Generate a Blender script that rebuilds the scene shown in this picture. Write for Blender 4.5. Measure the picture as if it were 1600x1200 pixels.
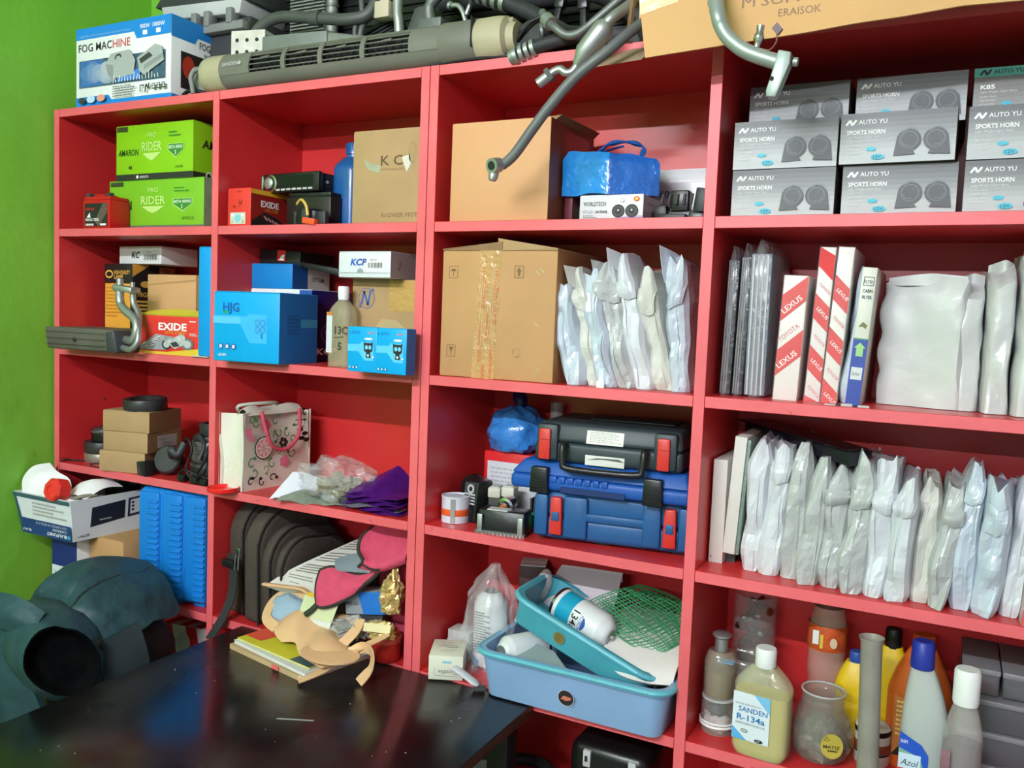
import bpy, bmesh, math, random
from mathutils import Vector, Matrix, noise, Euler

for _o in list(bpy.data.objects):
    bpy.data.objects.remove(_o, do_unlink=True)
SC = bpy.context.scene
COL = SC.collection
PI = math.pi

# ------------------------------------------------------------------ camera
_cam = bpy.data.cameras.new('camera')
_cam.sensor_width = 36.0
_cam.lens = 1339.62 / 1600 * 36.0
_cam.clip_start = 0.02
camera = bpy.data.objects.new('camera', _cam)
camera.location = (1.9706, -1.3778, -0.1574)
camera.rotation_euler = (math.radians(85.667), math.radians(-2.2766), math.radians(27.2789))
COL.objects.link(camera)
SC.camera = camera

# ------------------------------------------------------------------ world, exposure
_w = bpy.data.worlds.new('daylight')
SC.world = _w
_w.use_nodes = True
_bg = _w.node_tree.nodes['Background']
_bg.inputs[0].default_value = (0.95, 0.98, 1.0, 1)
_bg.inputs[1].default_value = 0.52
SC.view_settings.view_transform = 'Standard'
SC.view_settings.look = 'None'
SC.view_settings.gamma = 1.0
SC.view_settings.use_curve_mapping = False
SC.view_settings.exposure = 0.0
TUBE_NEAR = 530.0    # emission of the nearer fluorescent tube
TUBE_FAR = 480.0     # emission of the farther fluorescent tube

# ------------------------------------------------------------------ helpers
def lin(c):
    c = c / 255.0
    return c / 12.92 if c <= 0.04045 else ((c + 0.055) / 1.055) ** 2.4

_mats = {}
def mat(rgb, r=0.5, m=0.0, nz=0.10, ns=14.0, bump=0.0, bs=60.0, alpha=1.0, trans=0.0, coat=0.0, emit=0.0, ior=1.45, sss=0.0):
    key = (tuple(rgb), r, m, nz, ns, bump, bs, alpha, trans, coat, emit, ior, sss)
    if key in _mats:
        return _mats[key]
    mt = bpy.data.materials.new('surface_%d' % len(_mats))
    mt.use_nodes = True
    nt = mt.node_tree
    b = nt.nodes['Principled BSDF']
    col = [lin(x) for x in rgb] + [1.0]
    b.inputs['Base Color'].default_value = col
    b.inputs['Roughness'].default_value = r
    b.inputs['Metallic'].default_value = m
    b.inputs['IOR'].default_value = ior
    b.inputs['Alpha'].default_value = alpha
    b.inputs['Transmission Weight'].default_value = trans
    b.inputs['Coat Weight'].default_value = coat
    b.inputs['Coat Roughness'].default_value = 0.12
    if sss:
        b.inputs['Subsurface Weight'].default_value = sss
        b.inputs['Subsurface Radius'].default_value = (0.02, 0.02, 0.02)
    if emit:
        b.inputs['Emission Color'].default_value = col
        b.inputs['Emission Strength'].default_value = emit
    if nz or bump:
        tc = nt.nodes.new('ShaderNodeTexCoord')
        if nz:
            n = nt.nodes.new('ShaderNodeTexNoise')
            n.inputs['Scale'].default_value = ns
            n.inputs['Detail'].default_value = 4.0
            nt.links.new(tc.outputs['Object'], n.inputs['Vector'])
            mp = nt.nodes.new('ShaderNodeMapRange')
            mp.inputs['From Min'].default_value = 0.25
            mp.inputs['From Max'].default_value = 0.75
            mp.inputs['To Min'].default_value = 1.0 - nz
            mp.inputs['To Max'].default_value = 1.0 + nz * 0.5
            nt.links.new(n.outputs['Fac'], mp.inputs['Value'])
            mx = nt.nodes.new('ShaderNodeVectorMath')
            mx.operation = 'SCALE'
            mx.inputs[0].default_value = col[:3]
            nt.links.new(mp.outputs['Result'], mx.inputs['Scale'])
            nt.links.new(mx.outputs['Vector'], b.inputs['Base Color'])
        if bump:
            n2 = nt.nodes.new('ShaderNodeTexNoise')
            n2.inputs['Scale'].default_value = bs
            n2.inputs['Detail'].default_value = 3.0
            nt.links.new(tc.outputs['Object'], n2.inputs['Vector'])
            bp = nt.nodes.new('ShaderNodeBump')
            bp.inputs['Strength'].default_value = bump
            bp.inputs['Distance'].default_value = 0.01
            nt.links.new(n2.outputs['Fac'], bp.inputs['Height'])
            nt.links.new(bp.outputs['Normal'], b.inputs['Normal'])
    _mats[key] = mt
    return mt

def as_mat(c):
    return c if isinstance(c, bpy.types.Material) else mat(c)

def tag(o, label=None, cat=None, group=None, kind=None):
    if label: o['label'] = label
    if cat: o['category'] = cat
    if group: o['group'] = group
    if kind: o['kind'] = kind
    return o

def T(name, label, cat, loc=(0, 0, 0), rz=0.0, group=None, rx=0.0, ry=0.0, kind=None):
    o = bpy.data.objects.new(name, None)
    o.empty_display_size = 0.02
    COL.objects.link(o)
    o.location = loc
    o.rotation_euler = (math.radians(rx), math.radians(ry), math.radians(rz))
    return tag(o, label, cat, group, kind)

def cr(pts, n=6):
    """smooth path through points (Catmull-Rom)"""
    P = [Vector(p) for p in pts]
    out = []
    for i in range(len(P) - 1):
        a, b, c, d = P[max(i - 1, 0)], P[i], P[i + 1], P[min(i + 2, len(P) - 1)]
        for k in range(n):
            t = k / n
            out.append(0.5 * ((2 * b) + (c - a) * t + (2 * a - 5 * b + 4 * c - d) * t * t + (3 * b - a - 3 * c + d) * t ** 3))
    out.append(P[-1])
    return out

class MB:
    def __init__(s):
        s.v = []; s.f = []; s.m = []; s.ml = []
    def mi(s, c):
        c = as_mat(c)
        if c not in s.ml: s.ml.append(c)
        return s.ml.index(c)
    def add(s, vs, fs, c, X=None):
        b = len(s.v); k = s.mi(c)
        for p in vs:
            p = Vector(p)
            s.v.append(X @ p if X else p)
        for f in fs:
            s.f.append([b + i for i in f]); s.m.append(k)
        return s
    def box(s, x0, y0, z0, x1, y1, z1, c, X=None):
        vs = [(x0, y0, z0), (x1, y0, z0), (x1, y1, z0), (x0, y1, z0), (x0, y0, z1), (x1, y0, z1), (x1, y1, z1), (x0, y1, z1)]
        return s.add(vs, [(0, 3, 2, 1), (4, 5, 6, 7), (0, 1, 5, 4), (1, 2, 6, 5), (2, 3, 7, 6), (3, 0, 4, 7)], c, X)
    def hexa(s, bot, top, c):
        return s.add(list(bot) + list(top), [(0, 3, 2, 1), (4, 5, 6, 7), (0, 1, 5, 4), (1, 2, 6, 5), (2, 3, 7, 6), (3, 0, 4, 7)], c)
    def prism(s, pts, vec, c, X=None):
        n = len(pts); vec = Vector(vec)
        vs = [Vector(p) for p in pts] + [Vector(p) + vec for p in pts]
        fs = [tuple(range(n))[::-1], tuple(range(n, 2 * n))] + [(i, (i + 1) % n, n + (i + 1) % n, n + i) for i in range(n)]
        return s.add(vs, fs, c, X)
    def tube(s, path, r, c, n=10, cap=True, X=None, flat=1.0):
        P = [Vector(p) for p in path]
        R = r if isinstance(r, (list, tuple)) else [r] * len(P)
        t0 = (P[1] - P[0]).normalized()
        a = Vector((0, 0, 1)) if abs(t0.z) < 0.9 else Vector((1, 0, 0))
        u = t0.cross(a).normalized()
        vs = []
        for i, p in enumerate(P):
            t = (P[min(i + 1, len(P) - 1)] - P[max(i - 1, 0)])
            t = t.normalized() if t.length > 1e-9 else t0
            u = (u - t * u.dot(t))
            u = u.normalized() if u.length > 1e-9 else t.orthogonal().normalized()
            w = t.cross(u)
            for k in range(n):
                an = 2 * PI * k / n
                vs.append(p + (u * math.cos(an) + w * math.sin(an) * flat) * R[i])
        fs = []
        for i in range(len(P) - 1):
            for k in range(n):
                fs.append((i * n + k, i * n + (k + 1) % n, (i + 1) * n + (k + 1) % n, (i + 1) * n + k))
        if cap:
            fs.append(tuple(range(n))[::-1]); fs.append(tuple(range((len(P) - 1) * n, len(P) * n)))
        return s.add(vs, fs, c, X)
    def lathe(s, prof, c, n=24, X=None, cap=True, sx=1.0, sy=1.0):
        vs = []
        for r, z in prof:
            for k in range(n):
                an = 2 * PI * k / n
                vs.append((r * math.cos(an) * sx, r * math.sin(an) * sy, z))
        fs = []
        for i in range(len(prof) - 1):
            for k in range(n):
                fs.append((i * n + k, i * n + (k + 1) % n, (i + 1) * n + (k + 1) % n, (i + 1) * n + k))
        if cap:
            fs.append(tuple(range(n))[::-1]); fs.append(tuple(range((len(prof) - 1) * n, len(prof) * n)))
        return s.add(vs, fs, c, X)
    def grid(s, fn, nu, nv, c, X=None, wrap=False):
        vs = [fn(i / nu, j / nv) for j in range(nv + 1) for i in range(nu + (0 if wrap else 1))]
        w = nu if wrap else nu + 1
        fs = []
        for j in range(nv):
            for i in range(nu):
                fs.append((j * w + i, j * w + (i + 1) % w, (j + 1) * w + (i + 1) % w, (j + 1) * w + i))
        return s.add(vs, fs, c, X)
    def sheet(s, fn, nu, nv, th, c, X=None):
        """a surface patch with real thickness th"""
        w = nu + 1
        top = [Vector(fn(i / nu, j / nv)) for j in range(nv + 1) for i in range(w)]
        nrm = []
        for j in range(nv + 1):
            for i in range(w):
                a = top[j * w + min(i + 1, nu)] - top[j * w + max(i - 1, 0)]
                b = top[min(j + 1, nv) * w + i] - top[max(j - 1, 0) * w + i]
                q = a.cross(b)
                nrm.append(q.normalized() if q.length > 1e-12 else Vector((0, 0, 1)))
        bot = [p - q * th for p, q in zip(top, nrm)]
        N = len(top); fs = []
        for j in range(nv):
            for i in range(nu):
                a, b, d, e = j * w + i, j * w + i + 1, (j + 1) * w + i + 1, (j + 1) * w + i
                fs.append((a, b, d, e)); fs.append((N + e, N + d, N + b, N + a))
        for i in range(nu):
            fs.append((N + i, N + i + 1, i + 1, i)); k = nv * w + i; fs.append((k, k + 1, N + k + 1, N + k))
        for j in range(nv):
            k = j * w; fs.append((k, k + w, N + k + w, N + k)); k = j * w + nu; fs.append((N + k, N + k + w, k + w, k))
        return s.add(top + bot, fs, c, X)
    def mesh(s, name, smooth=False, bevel=0.0, seg=2):
        me = bpy.data.meshes.new(name)
        me.from_pydata([tuple(p) for p in s.v], [], s.f)
        for m_ in s.ml: me.materials.append(m_)
        me.polygons.foreach_set('material_index', s.m)
        if bevel:
            bm = bmesh.new(); bm.from_mesh(me)
            es = [e for e in bm.edges if len(e.link_faces) == 2 and e.calc_face_angle(0) > 0.5]
            bmesh.ops.bevel(bm, geom=es, offset=bevel, segments=seg, affect='EDGES', profile=0.5)
            bm.to_mesh(me); bm.free()
            smooth = True
        if smooth:
            me.polygons.foreach_set('use_smooth', [True] * len(me.polygons))
            try: me.set_sharp_from_angle(angle=math.radians(40))
            except Exception: pass
        me.update()
        return me
    def build(s, name, parent=None, smooth=False, bevel=0.0, seg=2, label=None, kind=None):
        o = bpy.data.objects.new(name, s.mesh(name, smooth, bevel, seg))
        COL.objects.link(o)
        if parent: o.parent = parent
        if label: o['label'] = label
        if kind: o['kind'] = kind
        return o

_txt = {}
def text_geo(body, bold=0.0):
    k = (body, bold)
    if k not in _txt:
        cu = bpy.data.curves.new('t', 'FONT'); cu.body = body; cu.resolution_u = 2; cu.offset = bold
        ob = bpy.data.objects.new('t', cu); COL.objects.link(ob)
        dg = bpy.context.evaluated_depsgraph_get(); dg.update()
        me = bpy.data.meshes.new_from_object(ob.evaluated_get(dg))
        vs = [(p.co.x, p.co.y) for p in me.vertices]; fs = [tuple(p.vertices) for p in me.polygons]
        bpy.data.objects.remove(ob); bpy.data.curves.remove(cu); bpy.data.meshes.remove(me)
        x0 = min([p[0] for p in vs] or [0]); x1 = max([p[0] for p in vs] or [1])
        _txt[k] = ([(p[0] - x0, p[1]) for p in vs], fs, x1 - x0)
    return _txt[k]

class Face:
    """flat print on one side of a thing: origin, unit vectors u and v, layers a hair apart"""
    def __init__(s, parent, org, u, v, name='printed_face'):
        s.p = parent; s.o = Vector(org); s.u = Vector(u).normalized(); s.w = Vector(v).normalized()
        s.n = s.u.cross(s.w); s.k = 0; s.mb = MB(); s.name = name
    def at(s, a, b):
        return s.o + s.u * a + s.w * b + s.n * (0.0005 + 0.00010 * s.k)
    def poly(s, pts, c):
        s.mb.add([s.at(a, b) for a, b in pts], [tuple(range(len(pts)))], c); s.k += 1; return s
    def rect(s, a0, b0, a1, b1, c):
        return s.poly([(a0, b0), (a1, b0), (a1, b1), (a0, b1)], c)
    def ell(s, a, b, ra, rb, c, n=18, t0=0.0, t1=2 * PI):
        return s.poly([(a + ra * math.cos(t0 + (t1 - t0) * i / n), b + rb * math.sin(t0 + (t1 - t0) * i / n)) for i in range(n if t1 - t0 > 6.2 else n + 1)], c)
    def line(s, pts, w, c):
        for (a0, b0), (a1, b1) in zip(pts, pts[1:]):
            L = math.hypot(a1 - a0, b1 - b0) or 1e-9
            dx, dy = -(b1 - b0) / L * w / 2, (a1 - a0) / L * w / 2
            s.mb.add([s.at(a0 + dx, b0 + dy), s.at(a0 - dx, b0 - dy), s.at(a1 - dx, b1 - dy), s.at(a1 + dx, b1 + dy)], [(0, 1, 2, 3)], c)
        s.k += 1; return s
    def text(s, body, a, b, h, c, w=None, rot=0.0, bold=0.0, shear=0.0):
        vs, fs, L = text_geo(body, bold)
        k = h / 0.73; kx = (w / L) if w else k
        ca, sa = math.cos(math.radians(rot)), math.sin(math.radians(rot))
        P = []
        for x, y in vs:
            X, Y = x * kx + shear * y * k, y * k
            P.append(s.at(a + X * ca - Y * sa, b + X * sa + Y * ca))
        s.mb.add(P, fs, c); s.k += 1; return s
    def lines(s, a, b, w, h, n, c, seed=1):
        """small unreadable print: n thin lines"""
        R = random.Random(seed)
        for i in range(n):
            y = b + h * (1 - (i + 0.5) / n)
            x = a
            while x < a + w * (0.95 if i % 2 else R.uniform(.55, .95)):
                l = R.uniform(.05, .16) * w
                s.mb.add([s.at(x, y), s.at(x + l, y), s.at(x + l, y + h / n * .45), s.at(x, y + h / n * .45)], [(0, 1, 2, 3)], c)
                x += l + .025 * w
        s.k += 1; return s
    def done(s, label=None):
        return s.mb.build(s.name, s.p, label=label)

def front(t, W, H): return Face(t, (0, 0, 0), (1, 0, 0), (0, 0, 1), 'printed_front')
def right(t, W, D): return Face(t, (W, 0, 0), (0, 1, 0), (0, 0, 1), 'printed_side')
def topf(t, H): return Face(t, (0, 0, H), (1, 0, 0), (0, 1, 0), 'printed_top')

def carton(name, label, cat, loc, W, D, H, c, rz=0, group=None, bevel=0.0012, rx=0, ry=0, top=None, seam=True):
    t = T(name, label, cat, loc, rz, group, rx, ry)
    MB().box(0, 0, 0, W, D, H, c).build('carton_body', t, bevel=bevel)
    if seam:
        cc = top or c
        b = MB(); g = 0.0006
        b.box(0.001, 0.001, H, W - 0.001, D / 2 - g, H + 0.0012, cc); b.build('top_flap', t)
        b = MB(); b.box(0.001, D / 2 + g, H, W - 0.001, D - 0.001, H + 0.0012, cc); b.build('top_flap', t)
    return t

def N3(p, s=1.0, seed=0.0):
    return noise.noise(Vector((p[0] * s + seed * 7.1, p[1] * s - seed * 3.3, p[2] * s + seed * 1.7)))

# colours (albedo, sRGB)
def paint(rgb, dirt, r=0.4):
    mt = bpy.data.materials.new('red_paint'); mt.use_nodes = True
    nt = mt.node_tree; b = nt.nodes['Principled BSDF']; b.inputs['Roughness'].default_value = r; L = nt.links.new
    tc = nt.nodes.new('ShaderNodeTexCoord')
    n = nt.nodes.new('ShaderNodeTexNoise'); n.inputs['Scale'].default_value = 6; n.inputs['Detail'].default_value = 5
    n2 = nt.nodes.new('ShaderNodeTexNoise'); n2.inputs['Scale'].default_value = 34; n2.inputs['Detail'].default_value = 6; n2.inputs['Roughness'].default_value = .65
    for q in (n, n2): L(tc.outputs['Object'], q.inputs['Vector'])
    a = [lin(x) for x in rgb]
    rp = nt.nodes.new('ShaderNodeValToRGB'); rp.color_ramp.elements[0].position = .3; rp.color_ramp.elements[0].color = (a[0] * .9, a[1] * .85, a[2] * .85, 1); rp.color_ramp.elements[1].position = .7; rp.color_ramp.elements[1].color = (a[0] * 1.05, a[1] * 1.1, a[2] * 1.1, 1)
    sm = nt.nodes.new('ShaderNodeValToRGB'); sm.color_ramp.elements[0].position = .27; sm.color_ramp.elements[0].color = (.42, .30, .30, 1); sm.color_ramp.elements[1].position = .36; sm.color_ramp.elements[1].color = (1, 1, 1, 1)
    mx = nt.nodes.new('ShaderNodeMixRGB'); mx.blend_type = 'MULTIPLY'; mx.inputs[0].default_value = dirt
    L(n.outputs['Fac'], rp.inputs['Fac']); L(n2.outputs['Fac'], sm.inputs['Fac']); L(rp.outputs['Color'], mx.inputs[1]); L(sm.outputs['Color'], mx.inputs[2]); L(mx.outputs[0], b.inputs['Base Color'])
    bp = nt.nodes.new('ShaderNodeBump'); bp.inputs['Strength'].default_value = .05; bp.inputs['Distance'].default_value = .01
    L(n2.outputs['Fac'], bp.inputs['Height']); L(bp.outputs['Normal'], b.inputs['Normal'])
    return mt
RED = paint((208, 48, 50), .5, .34)
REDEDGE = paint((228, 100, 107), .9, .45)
KRAFT = mat((190, 146, 98), r=0.75, nz=0.10, ns=8.0, bump=0.05, bs=25)
KRAFT2 = mat((176, 144, 102), r=0.75, nz=0.12, ns=10.0, bump=0.05, bs=25)
KRAFT3 = mat((205, 158, 110), r=0.7, nz=0.06, ns=6.0)
KIN = mat((150, 118, 84), r=0.85, nz=0.12)
WHITE = mat((232, 234, 234), r=0.5, nz=0.05)
PAPER = mat((240, 241, 242), r=0.6, nz=0.05, bump=0.10, bs=25)
BLACK = mat((20, 20, 22), r=0.45, nz=0.1)
BLACKP = mat((26, 27, 29), r=0.32, nz=0.15, bump=0.05)
DGREY = mat((58, 60, 62), r=0.5, nz=0.15)
GREY = mat((128, 130, 128), r=0.5, nz=0.12)
LGREY = mat((188, 190, 190), r=0.5, nz=0.1)
ALU = mat((172, 176, 174), r=0.42, m=0.75, nz=0.12, ns=20)
ALUD = mat((120, 124, 122), r=0.5, m=0.6, nz=0.2, ns=18)
STEEL = mat((190, 192, 192), r=0.22, m=1.0, nz=0.05)
RUBBER = mat((44, 46, 48), r=0.62, nz=0.2, ns=18)
INK = mat((30, 30, 32), r=0.6, nz=0)
INKW = mat((240, 240, 240), r=0.6, nz=0)
INKR = mat((214, 40, 40), r=0.55, nz=0)
INKG = mat((110, 112, 114), r=0.6, nz=0)
INKB = mat((38, 84, 160), r=0.55, nz=0)
CLEAR = mat((238, 242, 245), r=0.12, nz=0, alpha=0.16, coat=0.4)
CLEARC = mat((235, 238, 240), r=0.15, nz=0, alpha=0.22, bump=0.5, bs=45, coat=0.5)
F1, F2, F3, F4, F5, TOPZ = 0.0192, -0.2698, -0.5588, -0.8496, -1.1386, 0.3067
# ================================================================== the room
def wallmat(rgb, seed):
    mt = bpy.data.materials.new('painted_plaster'); mt.use_nodes = True
    nt = mt.node_tree; b = nt.nodes['Principled BSDF']; b.inputs['Roughness'].default_value = 0.55
    tc = nt.nodes.new('ShaderNodeTexCoord')
    n = nt.nodes.new('ShaderNodeTexNoise'); n.inputs['Scale'].default_value = 2.2; n.inputs['Detail'].default_value = 6
    n2 = nt.nodes.new('ShaderNodeTexNoise'); n2.inputs['Scale'].default_value = 9; n2.inputs['Detail'].default_value = 8; n2.inputs['Roughness'].default_value = 0.7
    rp = nt.nodes.new('ShaderNodeValToRGB')
    a = [lin(x) for x in rgb]
    rp.color_ramp.elements[0].position = 0.3; rp.color_ramp.elements[0].color = (a[0] * .82, a[1] * .84, a[2] * .8, 1)
    rp.color_ramp.elements[1].position = 0.7; rp.color_ramp.elements[1].color = (a[0] * 1.1, a[1] * 1.05, a[2] * 1.1, 1)
    sm = nt.nodes.new('ShaderNodeValToRGB')
    sm.color_ramp.elements[0].position = 0.30; sm.color_ramp.elements[0].color = (0.55, 0.55, 0.5, 1)
    sm.color_ramp.elements[1].position = 0.36; sm.color_ramp.elements[1].color = (1, 1, 1, 1)
    mx = nt.nodes.new('ShaderNodeMixRGB'); mx.blend_type = 'MULTIPLY'; mx.inputs[0].default_value = 0.5
    bp = nt.nodes.new('ShaderNodeBump'); bp.inputs['Strength'].default_value = 0.25; bp.inputs['Distance'].default_value = 0.01
    n3 = nt.nodes.new('ShaderNodeTexNoise'); n3.inputs['Scale'].default_value = 22; n3.inputs['Detail'].default_value = 5
    L = nt.links.new
    for q in (n, n2, n3): L(tc.outputs['Object'], q.inputs['Vector'])
    L(n.outputs['Fac'], rp.inputs['Fac']); L(n2.outputs['Fac'], sm.inputs['Fac'])
    L(rp.outputs['Color'], mx.inputs[1]); L(sm.outputs['Color'], mx.inputs[2]); L(mx.outputs[0], b.inputs['Base Color'])
    L(n3.outputs['Fac'], bp.inputs['Height']); L(bp.outputs['Normal'], b.inputs['Normal'])
    return mt
GREEN = wallmat((124, 194, 60), 1)
FLOORM = mat((120, 112, 104), r=0.45, nz=0.2, ns=3)
CEILM = mat((226, 226, 222), r=0.8, nz=0.05)
FLOORZ, CEILZ = -1.60, 1.05
def struct(name, mb):
    return tag(mb.build(name), kind='structure')
struct('wall_left', MB().box(-0.15, -5.5, FLOORZ, -0.03, 0.42, CEILZ, GREEN))
struct('wall_back', MB().box(-0.03, 0.292, FLOORZ, 4.2, 0.42, CEILZ, GREEN))
struct('floor', MB().box(-0.15, -5.5, FLOORZ - 0.1, 4.2, 0.42, FLOORZ, FLOORM))
struct('ceiling', MB().box(-0.15, -5.5, CEILZ, 4.2, 0.42, CEILZ + 0.1, CEILM))

# fluorescent tube lights behind the viewer
def tube_light(label, x, y, z, power):
    t = T('tube_light', label, 'lamp', (x, y, z), 0, 'ceiling tube lights')
    MB().box(-0.62, -0.022, 0.018, 0.62, 0.022, 0.06, WHITE).build('batten', t, bevel=0.003)
    for s in (-1, 1):
        MB().box(s * 0.61 - 0.012, -0.016, -0.016, s * 0.61 + 0.012, 0.016, 0.02, LGREY).build('lamp_holder', t, bevel=0.002)
        MB().tube([(s * 0.45, 0, 0.06), (s * 0.45, 0, CEILZ - z)], 0.004, LGREY).build('hanging_rod', t)
    MB().tube([(-0.595, 0, 0), (0.595, 0, 0)], 0.013, mat((244, 249, 255), nz=0, emit=power), n=12).build('fluorescent_tube', t, smooth=True)
tube_light('fluorescent tube light hanging nearer the red shelves', 1.15, -2.3, 0.80, TUBE_NEAR)
tube_light('fluorescent tube light hanging farther from the red shelves', 1.6, -4.5, 0.80, TUBE_FAR)

# ================================================================== shelving
TH = 0.019
def shelving(name, label, xs, back=0.266):
    t = T(name, label, 'shelving', (0, 0, 0))
    zb = [0.2877, 0.0002, -0.2888, -0.5778, -0.8686, -1.1576, -1.45]
    for x in xs:   # uprights
        b = MB(); b.box(x, 0, FLOORZ, x + TH, back + 0.006, 0.3067, RED)
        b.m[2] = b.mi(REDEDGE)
        b.build('upright_panel', t, bevel=0.0006, seg=1)
    for xa, xb in zip(xs, xs[1:]):
        for z in zb:
            b = MB(); b.box(xa + TH + .0002, 0.0004, z, xb - .0002, back, z + TH, RED)
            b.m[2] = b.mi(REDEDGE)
            b.build('shelf_board', t, bevel=0.0006, seg=1)
        MB().box(xa + TH, back, -1.45, xb, back + 0.006, 0.3067, RED).build('back_panel', t)
    return t
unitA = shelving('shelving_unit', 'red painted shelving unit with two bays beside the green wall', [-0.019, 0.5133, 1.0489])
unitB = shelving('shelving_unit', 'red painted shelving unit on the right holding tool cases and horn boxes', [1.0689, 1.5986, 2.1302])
# screws and scuffs
for (x, y, z) in [(0.0, 0.1, 0.05), (0.0, 0.13, -0.41), (1.086, 0.05, 0.19)]:
    MB().lathe([(0.0035, 0), (0.0035, .0012), (.002, .0018)], STEEL, n=8, X=Matrix.Translation((x, y, z)) @ Matrix.Rotation(PI / 2, 4, 'Y')).build('screw_head', unitA if x < 1 else unitB)

# ================================================================== table
def tablemat():
    mt = bpy.data.materials.new('black_laminate'); mt.use_nodes = True
    nt = mt.node_tree; b = nt.nodes['Principled BSDF']
    tc = nt.nodes.new('ShaderNodeTexCoord'); L = nt.links.new
    n = nt.nodes.new('ShaderNodeTexNoise'); n.inputs['Scale'].default_value = 5; n.inputs['Detail'].default_value = 7
    L(tc.outputs['Object'], n.inputs['Vector'])
    r1 = nt.nodes.new('ShaderNodeMapRange'); r1.inputs['From Min'].default_value = .35; r1.inputs['From Max'].default_value = .7; r1.inputs['To Min'].default_value = .16; r1.inputs['To Max'].default_value = .34
    L(n.outputs['Fac'], r1.inputs['Value']); L(r1.outputs['Result'], b.inputs['Roughness'])
    rp = nt.nodes.new('ShaderNodeValToRGB'); rp.color_ramp.elements[0].position = .5; rp.color_ramp.elements[0].color = (.006, .006, .007, 1)
    rp.color_ramp.elements[1].position = .8; rp.color_ramp.elements[1].color = (.03, .028, .026, 1)
    L(n.outputs['Fac'], rp.inputs['Fac']); L(rp.outputs['Color'], b.inputs['Base Color'])
    return mt
TBL = tablemat()
EDGE = mat((70, 52, 38), r=0.4, nz=0.3, ns=12)
t = T('table', 'black glossy table with worn brown edge pushed against the shelves', 'table', (0, 0, FLOORZ))
zt = -0.8515 - FLOORZ
b = MB(); b.box(0.625, -1.00, zt - 0.022, 1.337, -0.004, zt, TBL); b.m[3] = b.mi(EDGE); b.m[2] = b.mi(EDGE)
b.build('table_top', t, bevel=0.002)
for x in (0.66, 1.30):
    for y in (-0.96, -0.05):
        MB().box(x - .02, y - .02, 0, x + .02, y + .02, zt - 0.022, BLACK).build('leg', t, bevel=0.002)
MB().box(0.66, -0.06, zt - 0.10, 1.30, -0.045, zt - 0.022, BLACK).build('apron', t)
for (x, y, a, l) in [(1.02, -.28, 25, .032)]:
    X = Matrix.Translation((x, y, zt + .0003)) @ Matrix.Rotation(math.radians(a), 4, 'Z')
    MB().box(-l, -.0022, 0, l, .0022, .0003, mat((150, 150, 150), r=.6), X=X).build('scratch_mark', t)
R_ = random.Random(4)
b = MB()
for i in range(20):
    x, y = R_.uniform(.66, 1.3), R_.uniform(-.6, -.03)
    b.lathe([(0.0009, 0), (0.0005, .0005)], mat((200, 198, 190), r=.8, nz=0), n=5, X=Matrix.Translation((x, y, zt)), sx=R_.uniform(.5, 2))
b.build('crumbs', t, kind='stuff')
# ================================================================== on top of the shelves
SKYB = mat((32, 132, 214), r=.4, nz=.04)
# fog machine carton
W, D, H = .321, .222, .181
t = carton('fog_machine_carton', 'white and blue carton with fog machine pictures standing on the top left shelf', 'carton', (.058, .004, TOPZ), W, D, H, WHITE, top=SKYB)
f = front(t, W, H)
f.rect(0, H * .86, W, H, SKYB)
f.poly([(W * .62, H * .88), (W * .655, H * .77), (W, H * .77), (W, H), (W * .6, H)], SKYB)
f.rect(0, 0, W, H * .055, SKYB).poly([(0, 0), (W * .42, 0), (W * .36, H * .12), (0, H * .12)], SKYB)
f.text('FOG MAC', W * .03, H * .70, H * .105, DGREY, w=W * .365, bold=.01)
f.text('HINE', W * .405, H * .70, H * .105, mat((200, 90, 90), nz=0), w=W * .185, bold=.01)
f.text('Stage Effect & Performance Entertainment Products', W * .04, H * .885, H * .03, mat((150, 200, 240), nz=0), w=W * .55)
f.text('900W', W * .69, H * .88, H * .055, INKW, w=W * .1, bold=.01).text('1000W', W * .82, H * .88, H * .055, INKW, w=W * .12, bold=.01)
f.rect(W * .72, H * .80, W * .765, H * .855, INKW).rect(W * .855, H * .80, W * .9, H * .855, INKW)
f.rect(W * .04, H * .24, W * .95, H * .585, mat((70, 100, 120), nz=.6, ns=60))
f.rect(W * .06, H * .25, W * .3, H * .575, mat((60, 112, 176), nz=.4, ns=50))
R_ = random.Random(9)
for i in range(34):
    q = i / 33; rr = R_.uniform(.03, .075); cx_ = .13 + .26 * q + R_.uniform(-.03, .03); cy_ = R_.uniform(.33, .50)
    ry_ = min(rr * 1.2, cy_ - .245, .58 - cy_)
    f.ell(W * cx_, H * cy_, W * min(rr, cx_ - .045), H * ry_, mat((int(96 + 130 * q), int(152 + 78 * q), int(216 + 22 * q)), nz=.1, alpha=.38), n=14)
f.poly([(W * .46, H * .26), (W * .7, H * .26), (W * .72, H * .40), (W * .48, H * .32)], mat((70, 130, 210), nz=.2))
MG, MG2 = mat((168, 174, 172), nz=.05), mat((140, 146, 146), nz=.05)
f.poly([(W * .35, H * .50), (W * .40, H * .62), (W * .60, H * .64), (W * .66, H * .50), (W * .64, H * .33), (W * .43, H * .30)], MG).poly([(W * .35, H * .50), (W * .43, H * .47), (W * .43, H * .30), (W * .37, H * .35)], MG2)
f.line([(W * .45, H * .54), (W * .46, H * .585), (W * .50, H * .595), (W * .51, H * .56)], .004, INK)
f.poly([(W * .68, H * .52), (W * .86, H * .66), (W * .93, H * .62), (W * .95, H * .45), (W * .75, H * .30), (W * .70, H * .36)], MG).poly([(W * .70, H * .50), (W * .80, H * .57), (W * .84, H * .52), (W * .72, H * .44)], DGREY).poly([(W * .75, H * .42), (W * .94, H * .54), (W * .94, H * .48), (W * .75, H * .36)], MG2)
R_ = random.Random(2)
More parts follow.
